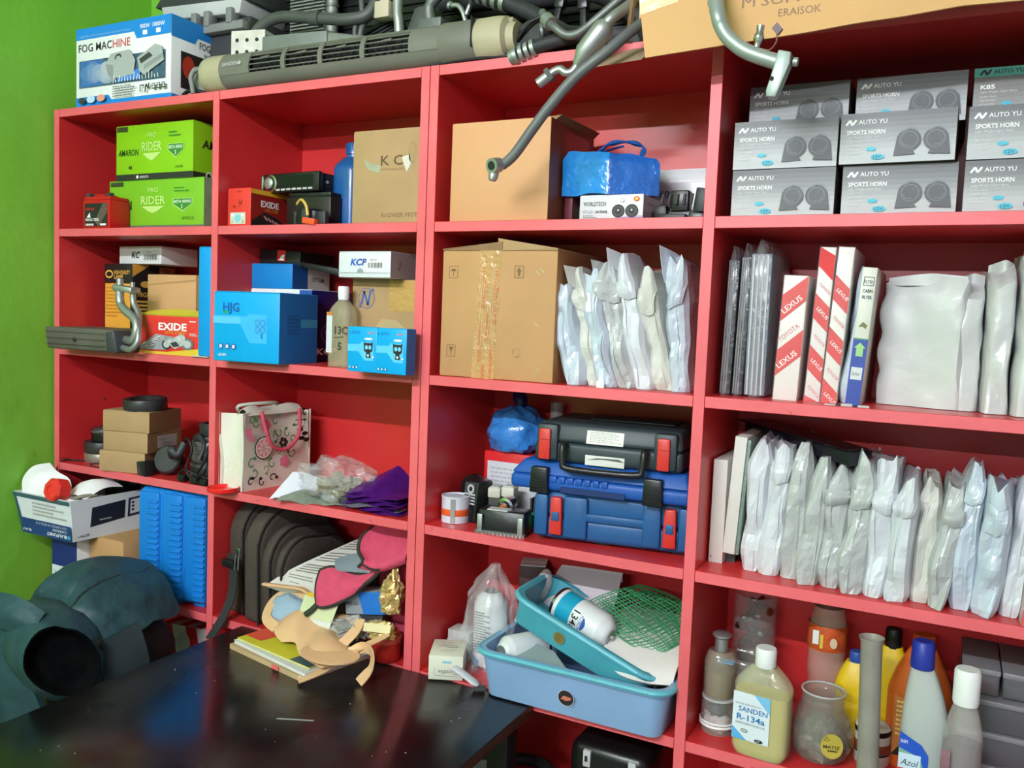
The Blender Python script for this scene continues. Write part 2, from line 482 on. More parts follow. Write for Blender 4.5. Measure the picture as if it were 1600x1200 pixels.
for i in range(16):
    x = W * (.43 + .5 * i / 16); f.line([(x, H * .25), (x + R_.uniform(-.004, .004), H * R_.uniform(.29, .35))], .002, INKW)
f.lines(W * .43, H * .055, W * .22, H * .15, 5, INKG, 3)
f.line([(W * .72, H * .09), (W * .72, H * .17), (W * .76, H * .17)], .003, DGREY).line([(W * .77, H * .08), (W * .78, H * .18), (W * .80, H * .13), (W * .81, H * .19)], .004, DGREY)
for i in range(3): f.rect(W * (.84 + .05 * i), H * .11, W * (.873 + .05 * i), H * .18, DGREY).rect(W * (.847 + .05 * i), H * .125, W * (.866 + .05 * i), H * .145, WHITE).rect(W * (.847 + .05 * i), H * .155, W * (.866 + .05 * i), H * .17, WHITE)
f.ell(W * .10, H * .065, W * .04, H * .04, DGREY).ell(W * .2, H * .07, W * .045, H * .045, mat((190, 214, 235), nz=0)).ell(W * .31, H * .075, W * .045, H * .045, mat((225, 150, 130), nz=0))
f.done()
f = right(t, W, D)
f.rect(0, H * .82, D, H, SKYB).poly([(0, H * .74), (D * .30, H * .74), (D * .34, H * .83), (0, H * .83)], SKYB)
f.text('FOG MACHINE', D * .36, H * .70, H * .09, DGREY, w=D * .50, bold=.01).text('900W  1000W', D * .42, H * .6, H * .06, INKG, w=D * .35)
f.rect(D * .12, H * .15, D * .56, H * .60, mat((40, 32, 30), nz=.3, ns=40)).ell(D * .22, H * .42, D * .08, H * .14, mat((196, 60, 40), nz=.3, ns=40)).ell(D * .36, H * .36, D * .12, H * .12, mat((206, 160, 140), nz=.2))
f.rect(0, 0, D, H * .05, SKYB).done()

# rear blower unit with louvred grille
OL = mat((112, 112, 102), r=.5, nz=.12, ns=10); CREAM = mat((176, 168, 138), r=.5, nz=.12)
t = T('air_conditioner_grille', 'long grey car air vent unit with louvred grille and cream ends on the top shelf', 'air vent', (.478, .028, TOPZ + .041), 0)
def arc(x, r0, th): return (x, -math.cos(th) * r0 * .95, math.sin(th) * r0)
A0, A1 = math.radians(-20), math.radians(46)
def shell(x0, x1, th0, th1, r, c, name, n=20, rin=.004):
    b = MB(); k = max(4, int(n * (th1 - th0) / (2 * PI)))
    b.sheet(lambda u, w: arc(x0 + (x1 - x0) * u, r, th0 + (th1 - th0) * w), 2, k, rin, c)
    return b.build(name, t, smooth=True)
RR = .039
shell(.06, .685, A1, A0 + 2 * PI, RR, OL, 'housing', 32)
wins = [(.145, .232), (.243, .328), (.339, .432), (.443, .545)]
MB().box(.14, -.022, -.022, .55, .02, .026, mat((14, 14, 15), r=.8)).build('grille_backing', t)
edges = [.06] + [q for w_ in wins for q in w_] + [.685]
for i in range(0, len(edges), 2): shell(edges[i], edges[i + 1], A0, A1, RR + .0012, OL, 'grille_frame', 20)
for (xa, xb) in wins:
    for k in range(4):
        th = A0 + (A1 - A0) * (k + .5) / 4
        MB().tube([arc(xa, RR - .002, th), arc(xb, RR - .002, th)], .0013, OL, n=6).build('louvre_slat', t)
    for k in range(6):
        x = xa + (xb - xa) * (k + .3) / 6
        MB().add([arc(x, RR - .004, A0), arc(x + .008, RR - .004, A1), arc(x + .008, RR - .02, A1), arc(x, RR - .02, A0)], [(0, 1, 2, 3)], DGREY).build('louvre_fin', t)
    MB().tube([arc((xa + xb) / 2 - .012, RR, .35), arc((xa + xb) / 2 + .012, RR, .38)], [.002, .003], OL, n=6).build('louvre_knob', t)
MB().lathe([(.012, -.012), (.03, -.008), (.038, 0), (.041, .02), (.0405, .062)], CREAM, n=28, X=Matrix.Rotation(PI / 2, 4, 'Y')).build('end_cap', t, smooth=True)
X = Matrix.Translation((.685, 0, 0)) @ Matrix.Rotation(PI / 2, 4, 'Y')
MB().lathe([(.0405, 0), (.041, .04), (.039, .055), (.028, .06), (.027, .075)], CREAM, n=28, X=X).build('end_cap', t, smooth=True)
MB().lathe([(.0408, -.075), (.0412, -.074), (.0412, -.002), (.0408, 0)], OL, n=28, X=X, cap=False).build('collar', t, smooth=True)
MB().box(.683, -.044, -.02, .6842, -.030, .034, INK).build('seam_slit', t)
ff = Face(t, (.072, -.0405, .0), (1, 0, 0), (0, .12, 1)); ff.text('SANDEN', 0, 0.004, .0085, LGREY, bold=.01); ff.ell(.05, .008, .004, .004, LGREY); ff.done()

t = T('vent_bracket', 'grey metal bracket and bent tube at the left end of the vent', 'car part', (.445, .0, TOPZ), 0)
MB().prism([(-.035, .03, .055), (-.02, .03, .06), (.01, .03, .02), (.035, .03, .004), (.03, .03, 0), (-.01, .03, .012)], (0, .004, 0), GREY).build('bracket_plate', t)
MB().tube(cr([(.035, .02, .052), (.0, .015, .056), (-.012, .012, .04), (-.008, .012, .02), (-.004, .012, .003)], 6), .0055, GREY).build('bent_tube', t, smooth=True)
MB().tube(cr([(-.06, .03, .005), (-.03, .02, .013), (.0, .02, .010), (.03, .03, .005)], 6), .0045, BLACK).build('black_hose', t, smooth=True)

def pipe(name, label, pts, r, c, parts=(), group=None, n=6, cat='pipe', base=None, close=True):
    base = Vector(base or pts[0])
    t = T(name, label, cat, base, 0, group)
    P = [Vector(p) - base for p in pts]
    MB().tube(cr(P, n), r, c, n=12).build('pipe_tube', t, smooth=True)
    for nm, pp, rr, cc in parts:
        MB().tube([Vector(q) - base for q in pp], rr, cc, n=14).build(nm, t, smooth=True)
    return t
Z0 = TOPZ
GALU = mat((150, 154, 148), r=.5, m=.45, nz=.2, ns=16); DALU = mat((92, 95, 92), r=.55, m=.35, nz=.25, ns=16); GAL2 = mat((132, 138, 134), r=.5, m=.3, nz=.15)
# heap behind the vent
t = T('dark_backdrop', 'large black backdrop panel added along the back of the parts heap', 'car part', (.44, .245, Z0), 0)  # added black backdrop, keeps the gaps behind the heap dark
MB().box(0, .006, 0, 1.04, .036, .33, BLACKP).build('core', t)
for i in range(12): MB().box(.0, 0, .12 + i * .017, 1.04, .006, .124 + i * .017, BLACK).build('fin', t)
for x in (-.014, 1.04): MB().box(x, -.006, 0, x + .014, .04, .34, DGREY).build('side_frame', t, bevel=.002)
pipe('black_hose', 'fat black hose running along the top of the heap', [(.95, .2, .50), (1.05, .18, .49), (1.2, .17, .47), (1.33, .16, .46), (1.42, .17, .40), (1.44, .18, .33)], .02, RUBBER, cat='hose')
for i_, (x, h_, a_) in enumerate([(1.255, .135, 12), (1.335, .125, -4)]):
    t = T('black_strut', ['thin black strut leaning among the hoses, nearer the cream end', 'thin black strut leaning among the hoses, nearer the carton'][i_], 'car part', (x, .10, Z0), 0, ry=a_)
    MB().box(-.006, 0, 0, .006, .012, h_, BLACKP).build('bar', t, bevel=.001); MB().box(-.009, -.002, h_ - .02, .009, .014, h_, BLACKP).build('clip_head', t, bevel=.001)
t = T('hose_block', 'black plastic housing lying behind the ribbed hose', 'car part', (1.30, .10, Z0), -10)
MB().box(-.05, 0, 0, .07, .09, .045, BLACKP).build('housing', t, bevel=.006)
for k in range(4): MB().box(-.04 + .025 * k, .01, .045, -.03 + .025 * k, .08, .056, DGREY).build('rib', t, bevel=.001)
t = T('plastic_case', 'dark grey flat plastic case at the top of the parts heap', 'car part', (.36, .19, Z0), 0)
MB().hexa([(-.15, -.09, .245), (.14, -.09, .232), (.14, .07, .232), (-.15, .07, .245)], [(-.13, -.075, .29), (.13, -.075, .278), (.13, .06, .278), (-.13, .06, .29)], DGREY).build('lid', t, bevel=.004)
MB().hexa([(-.12, -.085, .215), (.12, -.085, .203), (.12, .06, .203), (-.12, .06, .215)], [(-.13, -.088, .246), (.13, -.088, .234), (.13, .06, .234), (-.13, .06, .246)], LGREY).build('base', t, bevel=.003)
t = T('metal_bracket', 'grey cast metal bracket under the dark plastic case in the heap', 'car part', (.40, .17, Z0), 0)
MB().hexa([(-.12, -.06, .0), (.1, -.06, .0), (.1, .09, 0), (-.12, .09, 0)], [(-.12, -.05, .20), (.1, -.05, .2), (.1, .09, .2), (-.12, .09, .2)], DGREY).build('block', t, bevel=.004)
MB().box(-.11, -.075, .165, .10, -.05, .185, GREY).build('flange', t, bevel=.004)
for x in (-.06, -.02, .05): MB().box(x, -.078, .18, x + .018, -.05, .215, GREY).build('lug', t, bevel=.003)
t = T('perforated_bracket', 'white perforated metal bracket beside the fog machine carton', 'car part', (.52, .09, Z0), 12)
b = MB(); b.box(-.04, 0, 0, .045, .004, .155, mat((214, 210, 200), r=.5, nz=.2, ns=30)); b.box(-.04, .004, .145, .045, .05, .155, WHITE); b.build('plate', t)
for i in range(3):
    for j in range(5):
        MB().lathe([(.0045, 0), (.0045, .0006)], INK, n=8, X=Matrix.Translation((-.025 + i * .025, -.0003, .03 + j * .026)) @ Matrix.Rotation(PI / 2, 4, 'X')).build('hole', t)
t = T('flat_cooler', 'flat pale grey metal oil cooler lying behind the vent grille', 'car part', (.54, .11, Z0), 0)
MB().hexa([(0, 0, 0), (.19, -.005, 0), (.19, .12, 0), (0, .12, 0)], [(0, 0, .098), (.19, -.005, .085), (.19, .12, .085), (0, .12, .098)], DGREY).build('support_block', t)
MB().hexa([(-.005, -.012, .10), (.2, -.012, .088), (.2, .1, .088), (-.005, .1, .10)], [(-.002, -.012, .142), (.198, -.012, .134), (.198, .1, .134), (-.002, .1, .142)], GAL2).build('tank', t, bevel=.004)
MB().hexa([(.2, -.012, .09), (.40, .0, .08), (.40, .09, .08), (.2, .09, .09)], [(.2, -.012, .13), (.40, .02, .10), (.40, .09, .10), (.2, .09, .13)], GALU).build('neck', t, bevel=.004)
pipe('bent_pipe', 'thick dark grey bent pipe crossing the heap behind the vent', [(.515, .10, Z0 + .10), (.527, .11, .462), (.592, .11, .487), (.71, .11, .471), (.785, .11, .460), (.835, .12, .472), (.85, .14, .54)], .0125, DALU, [('sleeve', [(.685, .11, .4745), (.712, .11, .4705)], .0155, DALU)])
t = T('condenser_core', 'finned grey condenser core standing at the back of the heap', 'car part', (.60, .20, Z0), 0)
MB().box(-.055, 0, 0, .055, .04, .29, DGREY).build('core', t)
for i in range(18): MB().box(-.05, -.006, .16 + i * .0075, .05, 0, .163 + i * .0075, GALU).build('fin', t)
MB().tube([(.06, .01, 0), (.06, .01, .29)], .013, GALU, n=12).build('header_tank', t, smooth=True)
for i in range(6): MB().tube([(.06, .01, .19 + i * .018), (.06, .01, .196 + i * .018)], .0155, ALUD, n=12).build('header_band', t, smooth=True)
t = T('radiator_core', 'small dark radiator core tilted in the heap', 'car part', (.855, .16, Z0), 0, ry=-18)
MB().box(-.06, 0, 0.0, .06, .05, .16, BLACKP).build('core', t, bevel=.003)
for i in range(10): MB().box(-.05, -.004, .08 + i * .0075, .055, 0, .0825 + i * .0075, DGREY).build('fin', t)
pipe('thin_pipe', 'thin grey bent pipe beside the cream valve block', [(.80, .13, Z0), (.797, .12, .44), (.815, .12, .458), (.812, .12, .50), (.80, .13, .56)], .006, DALU)
t = T('expansion_valve', 'small cream expansion valve block on a pipe in the heap', 'car part', (.868, .125, Z0), 0)
MB().box(-.016, -.014, .148, .02, .014, .182, mat((196, 184, 160), r=.5, nz=.1)).build('block', t, bevel=.002)
MB().lathe([(.009, .182), (.010, .19), (.004, .196)], LGREY, n=12).build('stem', t, smooth=True)
MB().tube(cr([(-.016, 0, .16), (-.04, 0, .155), (-.06, 0, .125), (-.06, 0, 0)], 5), .007, DALU).build('stub_pipe', t, smooth=True)
pipe('silver_pipe', 'upright silver pipe standing behind the right part of the vent', [(.912, .13, Z0), (.91, .12, .43), (.905, .12, .47), (.90, .13, .56)], .0105, ALU)
t = T('compressor_part', 'dark grey wrapped casting behind the upright silver pipe', 'car part', (.955, .16, Z0), 0)
b = MB(); b.lathe([(.045, 0), (.05, .05), (.045, .12), (.03, .165), (.012, .175)], DALU, n=14); b.build('casting', t, smooth=True)
t = T('flanged_pipe', 'grey flanged pipe elbow at the right end of the vent', 'pipe', (1.0, .11, Z0), 0)
MB().hexa([(-.03, -.02, 0), (.03, -.02, 0), (.03, .02, 0), (-.03, .02, 0)], [(-.025, -.02, .125), (.03, -.02, .125), (.03, .02, .125), (-.025, .02, .125)], ALUD).build('flange_block', t, bevel=.004)
MB().tube(cr([(-.005, 0, .12), (-.01, 0, .15), (.005, 0, .17), (.03, .02, .20)], 5), .012, ALUD).build('elbow', t, smooth=True)
pipe('valve_pipe', 'short silver pipe with ringed valve end near the pipe elbow', [(1.045, .10, .452), (1.075, .10, .434), (1.105, .11, Z0)], .005, ALU, [('valve_ring', [(1.042, .10, .4535), (1.048, .10, .450)], .008, ALU), ('side_pipe', [(1.082, .10, .43), (1.10, .10, .47)], .005, ALU)])
# motor end of vent
t = T('blower_motor', 'dark blower motor with gears at the right end of the vent', 'car part', (1.245, .065, Z0), 0)
MB().lathe([(.032, 0), (.036, .02), (.036, .06), (.028, .072)], BLACKP, n=20, X=Matrix.Translation((.02, 0, .04)) @ Matrix.Rotation(PI / 2, 4, 'X') @ Matrix.Translation((0, 0, -.03))).build('motor_can', t, smooth=True)
MB().box(-.025, -.045, 0, .0, .04, .03, mat((70, 84, 96), nz=.1)).build('foot', t, bevel=.002)
MB().box(-.028, -.05, .03, -.015, .03, .075, mat((150, 143, 120), nz=.1)).build('clip', t, bevel=.002)
MB().tube(cr([(-.01, -.045, .03), (.02, -.05, .06), (.05, -.045, .07)], 4), .003, BLACK).build('wire', t, smooth=True)
pipe('thin_hose', 'thin black hose lying along the front edge of the top shelf', [(1.06, .015, Z0 + .006), (1.134, .01, Z0 + .009), (1.20, .012, Z0 + .008), (1.245, .02, Z0 + .008), (1.29, .03, .338), (1.30, .045, .365)], .0058, RUBBER, cat='hose')
pipe('crimped_hose', 'black hose with a long ribbed silver ferrule at the top of the heap', [(1.06, .06, .480), (1.142, .06, .444), (1.19, .06, .426), (1.244, .06, .400), (1.31, .05, .358), (1.36, .06, .330)], .0145, RUBBER, [('ferrule_ring', [(1.10 + .017 * i, .06, .4635 - .0072 * i), (1.109 + .017 * i, .06, .4597 - .0072 * i)], .0185, ALU) for i in range(6)], cat='hose')
pipe('ribbed_hose', 'black hose with ribbed silver open end pointing over the shelf edge', [(1.40, .02, .335), (1.338, .004, .327), (1.285, -.002, .317)], .0125, RUBBER, [('ferrule_ring', [(1.287 - .011 * i, -.002, .317 - .0032 * i), (1.280 - .011 * i, -.002, .3151 - .0032 * i)], .0155, ALU) for i in range(4)] + [('open_end', [(1.246, -.003, .305), (1.238, -.003, .303)], [.013, .012], ALU), ('bore', [(1.2385, -.003, .3032), (1.2372, -.003, .3028)], .0075, INK)], cat='hose')
pipe('clamped_pipe', 'dull silver bent pipe with hose clamp leaning on the heap', [(1.30, -.01, .372), (1.316, -.02, .352), (1.335, -.03, .336), (1.357, -.03, .321), (1.380, -.03, .322), (1.41, -.03, .340), (1.455, -.02, .378)], .0072, ALUD, [('clamp', [(1.312, -.018, .357), (1.325, -.024, .345)], .012, ALU)])
pipe('open_tube', 'short open black tube end in the heap beside the ribbed hose', [(1.345, .05, .352), (1.318, .02, .347), (1.295, .0, .343)], .0105, RUBBER, [('rim', [(1.297, .001, .3433), (1.293, -.001, .3426)], .0118, ALU), ('bore', [(1.2935, -.001, .3427), (1.2925, -.0015, .3425)], .0075, INK)], cat='hose')
# receiver drier with hanging fitting
t = pipe('receiver_drier', 'silver receiver drier hanging over the top edge with bent fitting', [(1.50, .02, .40), (1.45, -.045, .338), (1.4335, -.05, .321)], .009, ALU, cat='car part',
     parts=[('canister', [(1.441, -.05, .328), (1.4335, -.05, .319), (1.428, -.05, .313), (1.401, -.05, .282), (1.393, -.05, .270), (1.387, -.05, .263)], [.008, .017, .0178, .0178, .012, .009], ALU)])
B_ = Vector((1.50, .02, .40))
MB().tube([Vector(p) - B_ for p in cr([(1.39, -.05, .266), (1.380, -.052, .253), (1.369, -.054, .252), (1.360, -.055, .258), (1.349, -.056, .255), (1.340, -.057, .249)], 5)], .0068, ALU).build('outlet_pipe', t, smooth=True)
MB().tube([Vector(p) - B_ for p in [(1.3445, -.0565, .2525), (1.3385, -.057, .248)]], .0125, ALUD, n=6).build('hex_nut', t)
MB().tube([Vector(p) - B_ for p in [(1.3385, -.057, .248), (1.322, -.058, .237)]], .0088, ALU, n=14).build('threaded_end', t, smooth=True)
pipe('hanging_hose', 'long grey hose dangling in front of the brown carton with eyelet end', [(1.54, .03, .37), (1.50, -.04, .325), (1.457, -.08, .274), (1.404, -.09, .233), (1.361, -.09, .191), (1.328, -.09, .152), (1.298, -.09, .115), (1.276, -.09, .099)], .0088, mat((104, 108, 106), r=.5, nz=.2, m=.2),
     [('eyelet_ring', [(1.272, -.094, .099), (1.268, -.112, .095)], .0125, ALU), ('bore', [(1.2681, -.1118, .0951), (1.2679, -.1128, .0949)], .0075, INK), ('mounting_tab', [(1.2685, -.1, .091), (1.2665, -.102, .078), (1.2655, -.103, .072)], [.008, .0085, .006], ALU)], cat='hose')
# right pipe with flange block
SG = mat((150, 162, 156), r=.42, m=.4, nz=.08)
B_ = Vector((1.6146, -0.0350, 0.4357))
t = pipe('flange_pipe', 'pale grey pipe with flange block hanging before the horn boxes', [(1.6146, -0.0350, 0.4357), (1.6300, -0.1250, 0.3382), (1.6447, -0.1550, 0.2822), (1.6514, -0.1550, 0.2612), (1.6657, -0.1550, 0.2411), (1.6916, -0.1550, 0.2219), (1.7346, -0.1550, 0.2038)], .0105, SG,
     [('crimp_ring', [(1.6205 + .0035 * i, -.09, .335 - .0125 * i), (1.6232 + .0035 * i, -.09, .3265 - .0125 * i)], .0155, SG) for i in range(3)])
def lp(*p): return [Vector(q) - B_ for q in p]
b = MB(); b.prism(lp((1.7328, -0.1670, 0.2189), (1.7500, -0.1670, 0.2141), (1.7491, -0.1670, 0.1988), (1.7376, -0.1670, 0.1682), (1.7328, -0.1670, 0.1558), (1.7204, -0.1670, 0.1577), (1.7194, -0.1670, 0.1653), (1.7271, -0.1670, 0.1940)), (0, .020, 0), SG); b.build('flange_block', t, bevel=.002)
MB().tube(lp((1.7518, -0.1550, 0.2038), (1.7576, -0.1550, 0.2028)), .006, SG, n=10).build('bolt_boss', t, smooth=True)
MB().tube(lp((1.7271, -0.1685, 0.1806), (1.7266, -0.1670, 0.1806)), .003, INK, n=10).build('bolt_hole', t)
MB().tube(lp((1.7011, -0.1550, 0.2277), (1.7030, -0.1550, 0.2344), (1.7035, -0.1550, 0.2392), (1.7040, -0.1550, 0.2439), (1.7049, -0.1550, 0.2478), (1.7054, -0.1550, 0.2564)), [.0045, .0045, .0075, .0068, .005, .0058], STEEL, n=12).build('valve_stem', t, smooth=True)
MB().tube(lp(*cr([(1.7069, -0.1550, 0.2258), (1.7193, -0.1550, 0.2229), (1.7274, -0.1550, 0.2325), (1.7274, -0.1550, 0.2439)], 5)), .001, mat((120, 80, 70), nz=0)).build('cap_strap', t)
MB().prism(lp((1.7270, -0.1550, 0.2593), (1.7346, -0.1550, 0.2497), (1.7289, -0.1550, 0.2420), (1.7203, -0.1550, 0.2516)), (0, .006, 0), mat((96, 76, 84), nz=.1)).build('valve_cap', t)
# big open carton overhanging the edge
KC1 = mat((204, 160, 104), r=.7, nz=.08, ns=6, bump=.04)
t = T('cardboard_carton', 'large worn tan cardboard carton overhanging the top of the right shelves', 'carton', (1.52, -.10, TOPZ), 0)
b = MB(); b.prism([(-.018, 0, .24), (-.012, 0, .03), (.002, 0, -.059), (.02, 0, -.058), (.12, 0, -.053), (.236, 0, -.048), (.30, 0, -.043), (.36, 0, -.041), (.43, 0, -.036), (.50, 0, -.038), (.62, 0, -.036), (.62, 0, .24)], (0, .004, 0), KC1)
b.build('front_wall', t)
MB().box(-.012, .004, .002, .0, .36, .24, KC1).build('side_wall', t)
MB().box(.61, .004, .002, .62, .36, .24, KC1).build('side_wall', t)
MB().box(0, .004, .001, .61, .36, .005, KIN).build('bottom', t)
MB().box(-.012, .36, .002, .62, .364, .24, KC1).build('back_wall', t)
MB().prism([(-.122, .07, -.044), (-.016, .035, -.050), (-.01, .12, .001), (-.07, .12, .001)], (0, .003, .003), mat((160, 138, 112), r=.8, nz=.1)).build('bottom_flap', t)
MB().prism([(-.07, .10, .0), (-.06, .09, .0), (-.016, .0, .09), (-.018, .0, .12)], (.003, .004, 0), KIN).build('torn_flap', t)
f = Face(t, (0, 0, 0), (1, 0, 0), (0, 0, 1), 'handwriting')
PEN = mat((120, 86, 50), nz=0)
f.text("M'SUN", .145, -.004, .016, PEN, w=.08).text('ERAISOK', .197, -.022, .011, PEN, w=.058).done()
f = Face(t, (0, 0, 0), (1, 0, 0), (0, 0, 1), 'clear_tape'); TP = mat((225, 196, 150), r=.12, nz=.05, coat=.8, bump=.6, bs=60)
f.poly([(-.010, .005), (.05, .018), (.05, .08), (-.013, .08)], TP).done()

# ================================================================== bay A1, row 1: battery cartons
LIME = mat((138, 200, 26), r=.4, nz=.05); LIME2 = mat((124, 190, 40), r=.4, nz=.05); FOREST = mat((60, 140, 50), nz=0); PALE = mat((190, 226, 130), nz=0)
def battery_carton(label, loc, W, D, H, upper, rz=0):
    t = carton('battery_carton', label, 'carton', loc, W, D, H, LIME if upper else LIME2, group='lime green battery cartons', rz=rz)
    f = front(t, W, H)
    if upper:
        f.rect(0, 0, W, H * .11, mat((44, 48, 44), nz=0)).ell(W * .29, H * .055, .004, .004, INKW).text('AMARON', W * .32, H * .03, .006, INKW, w=.03)
        f.text('AMARON', W * .03, H * .45, H * .12, mat((20, 70, 20), nz=0), w=W * .27, bold=.012, shear=.15)
        f.text('48', W * .17, H * .2, H * .07, INK, bold=.02).text('AN49R', W * .78, H * .18, H * .05, mat((70, 110, 20), nz=0))
    else:
        f.rect(0, 0, W, H * .10, mat((96, 110, 96), nz=0))
        f.text('N', W * .19, H * .42, H * .18, mat((20, 70, 20), nz=0), bold=.02)
        f.text('AP-BTX5L', W * .78, H * .2, H * .06, mat((50, 80, 20), nz=0))
    cx = W * .48
    f.text('PRO', cx - W * .055, H * .76, H * .09, PALE, w=W * .11, bold=.01)
    f.text('RIDER', cx - W * .13, H * .52, H * .17, PALE, w=W * .26, bold=.015)
    f.poly([(cx - W * .12, H * .48), (cx + W * .12, H * .48), (cx + W * .05, H * .38), (cx, H * .34), (cx - W * .05, H * .38)], PALE)
    f.lines(W * .70, H * .72, W * .16, H * .12, 2, FOREST, 4)
    f.poly([(W * .69, H * .62), (W * .89, H * .62), (W * .89, H * .50), (W * .79, H * .36), (W * .69, H * .50)], PALE)
    f.poly([(W * .697, H * .61), (W * .883, H * .61), (W * .883, H * .505), (W * .79, H * .38), (W * .697, H * .505)], FOREST)
    f.text('BETA SERIES', W * .705, H * .53, H * .055, INKW, w=W * .17, bold=.01).text('3', W * .775, H * .42, H * .08, INKW)
    f.rect(W * .02, H * .90, W * .16, H * .985, mat((60, 70, 40), nz=.5, ns=200)).done()
    f = right(t, W, D)
    if upper:
        f.rect(0, 0, D, H * .11, mat((44, 48, 44), nz=0)).ell(D * .28, H * .07, .01, .01, INKW).ell(D * .28, H * .07, .006, .006, INK)
        f.text('AMARON', D * .15, H * .55, H * .16, INK, w=D * .75, bold=.015, shear=.15)
    else: f.rect(0, 0, D, H, mat((150, 176, 140), r=.3, nz=.2, ns=30))
    f.done(); return t
battery_carton('lower lime green battery carton with large white lettering in the top left bay', (.103, .062, F1), .32, .17, .1185, False)
battery_carton('upper lime green battery carton with dark bottom stripe in the top left bay', (.129, .060, F1 + .1200), .26, .17, .1285, True)
# red motorcycle battery
RB = mat((186, 24, 26), r=.3, nz=.06)
t = T('motorcycle_battery', 'small red motorcycle battery in front of the lime green cartons', 'battery', (.083, .004, F1), 0)
W, D, H = .096, .056, .079
MB().box(0, 0, 0, W, D, H - .012, RB).build('case', t, bevel=.002)
MB().box(.002, .002, H - .012, W - .002, D - .002, H - .003, RB).build('lid', t, bevel=.002)
for x in (.006, W - .02):
    MB().box(x, .004, H - .004, x + .013, .018, H + .005, DGREY).build('terminal', t, bevel=.001)
MB().box(W * .3, .01, H - .003, W * .68, D - .01, H + .003, RB).build('vent_cap', t, bevel=.001)
f = front(t, W, H); f.rect(W * .08, H * .06, W * .92, H * .75, mat((38, 34, 34), nz=.1))
f.poly([(W * .45, H * .2), (W * .75, H * .75), (W * .92, H * .75), (W * .92, H * .5), (W * .6, H * .06)], mat((96, 84, 74), nz=.3, ns=60))
f.text('RED ROX', W * .14, H * .55, .005, INKR, bold=.02).poly([(W * .15, H * .32), (W * .27, H * .48), (W * .3, H * .32)], INKW).text('MAX-TEK', W * .12, H * .22, .0065, INKW, w=W * .5, bold=.02)
f.rect(W * .12, H * .08, W * .42, H * .14, mat((215, 190, 190), nz=0)).rect(W * .66, H * .08, W * .88, H * .14, INKW).done()

# ================================================================== bay A2, row 1
ER = mat((222, 56, 50), r=.4, nz=.04); EDR = mat((150, 34, 30), r=.4, nz=.05)
W, D, H = .066, .114, .079
t = carton('battery_box', 'small red battery box with grey label beside the car stereo', 'box', (.553, .008, F1), W, D, H, ER, group='red battery boxes', top=ER)
f = front(t, W, H); f.rect(W * .12, H * .05, W * .78, H * .36, mat((200, 206, 200), nz=.1)).ell(W * .45, H * .2, W * .14, H * .11, mat((130, 196, 204), nz=0))
f.poly([(W * .62, H * .08), (W * .74, H * .08), (W * .68, H * .17)], mat((190, 160, 60), nz=0)).poly([(W * .16, H * .08), (W * .26, H * .08), (W * .21, H * .17)], mat((190, 160, 60), nz=0))
f.ell(W * .22, H * .29, W * .05, H * .03, INKW).ell(W * .66, H * .29, W * .05, H * .03, INKW)
DR = mat((130, 24, 24), nz=0); f.text('Pb  !', W * .25, H * .47, .007, DR).line([(W * .52, H * .6), (W * .52, H * .7)], .002, DR).line([(W * .62, H * .6), (W * .62, H * .7)], .002, DR).line([(W * .52, H * .6), (W * .62, H * .6)], .002, DR)
f.text('EXIDE', W * .4, H * .9, .004, DR).done()
f = right(t, W, D); f.rect(0, 0, D, H, EDR).rect(0, H * .88, D, H, mat((224, 176, 40), nz=0)).text('EXIDE', D * .26, H * .56, H * .17, INKW, w=D * .48, bold=.03).text('XPLORE', D * .36, H * .44, H * .08, mat((220, 160, 60), nz=0), w=D * .36, shear=.2)
f.poly([(D * .02, H * .14), (D * .35, H * .42), (D * .7, H * .3), (D * .98, H * .12), (D * .98, H * .02), (D * .02, H * .02)], INK)
for i in range(9): f.line([(D * (.3 + .05 * i), H * (.34 - .02 * i)), (D * (.38 + .05 * i), H * (.22 - .015 * i))], .003, LGREY if i % 2 else EDR)
f.done()
t = T('black_battery', 'plain black battery under the car stereo', 'battery', (.668, .064, F1), 0)
MB().box(0, 0, 0, .12, .12, .066, mat((34, 28, 28), r=.35, nz=.1)).build('case', t, bevel=.002)
MB().box(.003, .003, .066, .117, .117, .0755, BLACKP).build('lid', t, bevel=.002)
# car stereo
t = T('car_stereo', 'black car stereo with silver ringed knob lying on the black battery', 'car stereo', (.590, .070, F1 + .077), -4)
W, D, H = .170, .13, .042
MB().box(.012, .012, .001, W - .004, D, H - .002, mat((36, 38, 40), r=.35, m=.5, nz=.2)).build('chassis', t, bevel=.001)
MB().box(0, 0, 0, W, .014, H, BLACKP).build('faceplate', t, bevel=.004)
KX = Matrix.Translation((.030, 0, H * .48)) @ Matrix.Rotation(PI / 2, 4, 'X')
MB().lathe([(.019, 0), (.019, .003), (.015, .004), (.0145, .001)], STEEL, n=24, X=KX, cap=False).build('knob_ring', t, smooth=True)
MB().lathe([(.0125, 0), (.0125, .009), (.010, .011)], ALU, n=24, X=KX).build('volume_knob', t, smooth=True)
MB().box(-.004, -.0015, .004, .006, .012, H - .003, STEEL).build('chrome_end', t, bevel=.003)
MB().box(.058, -.001, .013, .155, .002, .035, mat((16, 17, 20), r=.12, nz=0)).build('display', t)
for i in range(7): MB().box(.045 + .016 * i, -.0018, .004, .057 + .016 * i, .001, .0085, LGREY).build('preset_button', t, bevel=.0008)
f = Face(t, (W - .004, 0, 0), (0, 1, 0), (0, 0, 1), 'vent_holes')
for i in range(4):
    for j in range(3): f.poly([(.03 + .025 * i, .008 + .01 * j), (.036 + .025 * i, .012 + .01 * j), (.03 + .025 * i, .016 + .01 * j), (.024 + .025 * i, .012 + .01 * j)], LGREY if (i + j) % 2 else INK)
f.done()
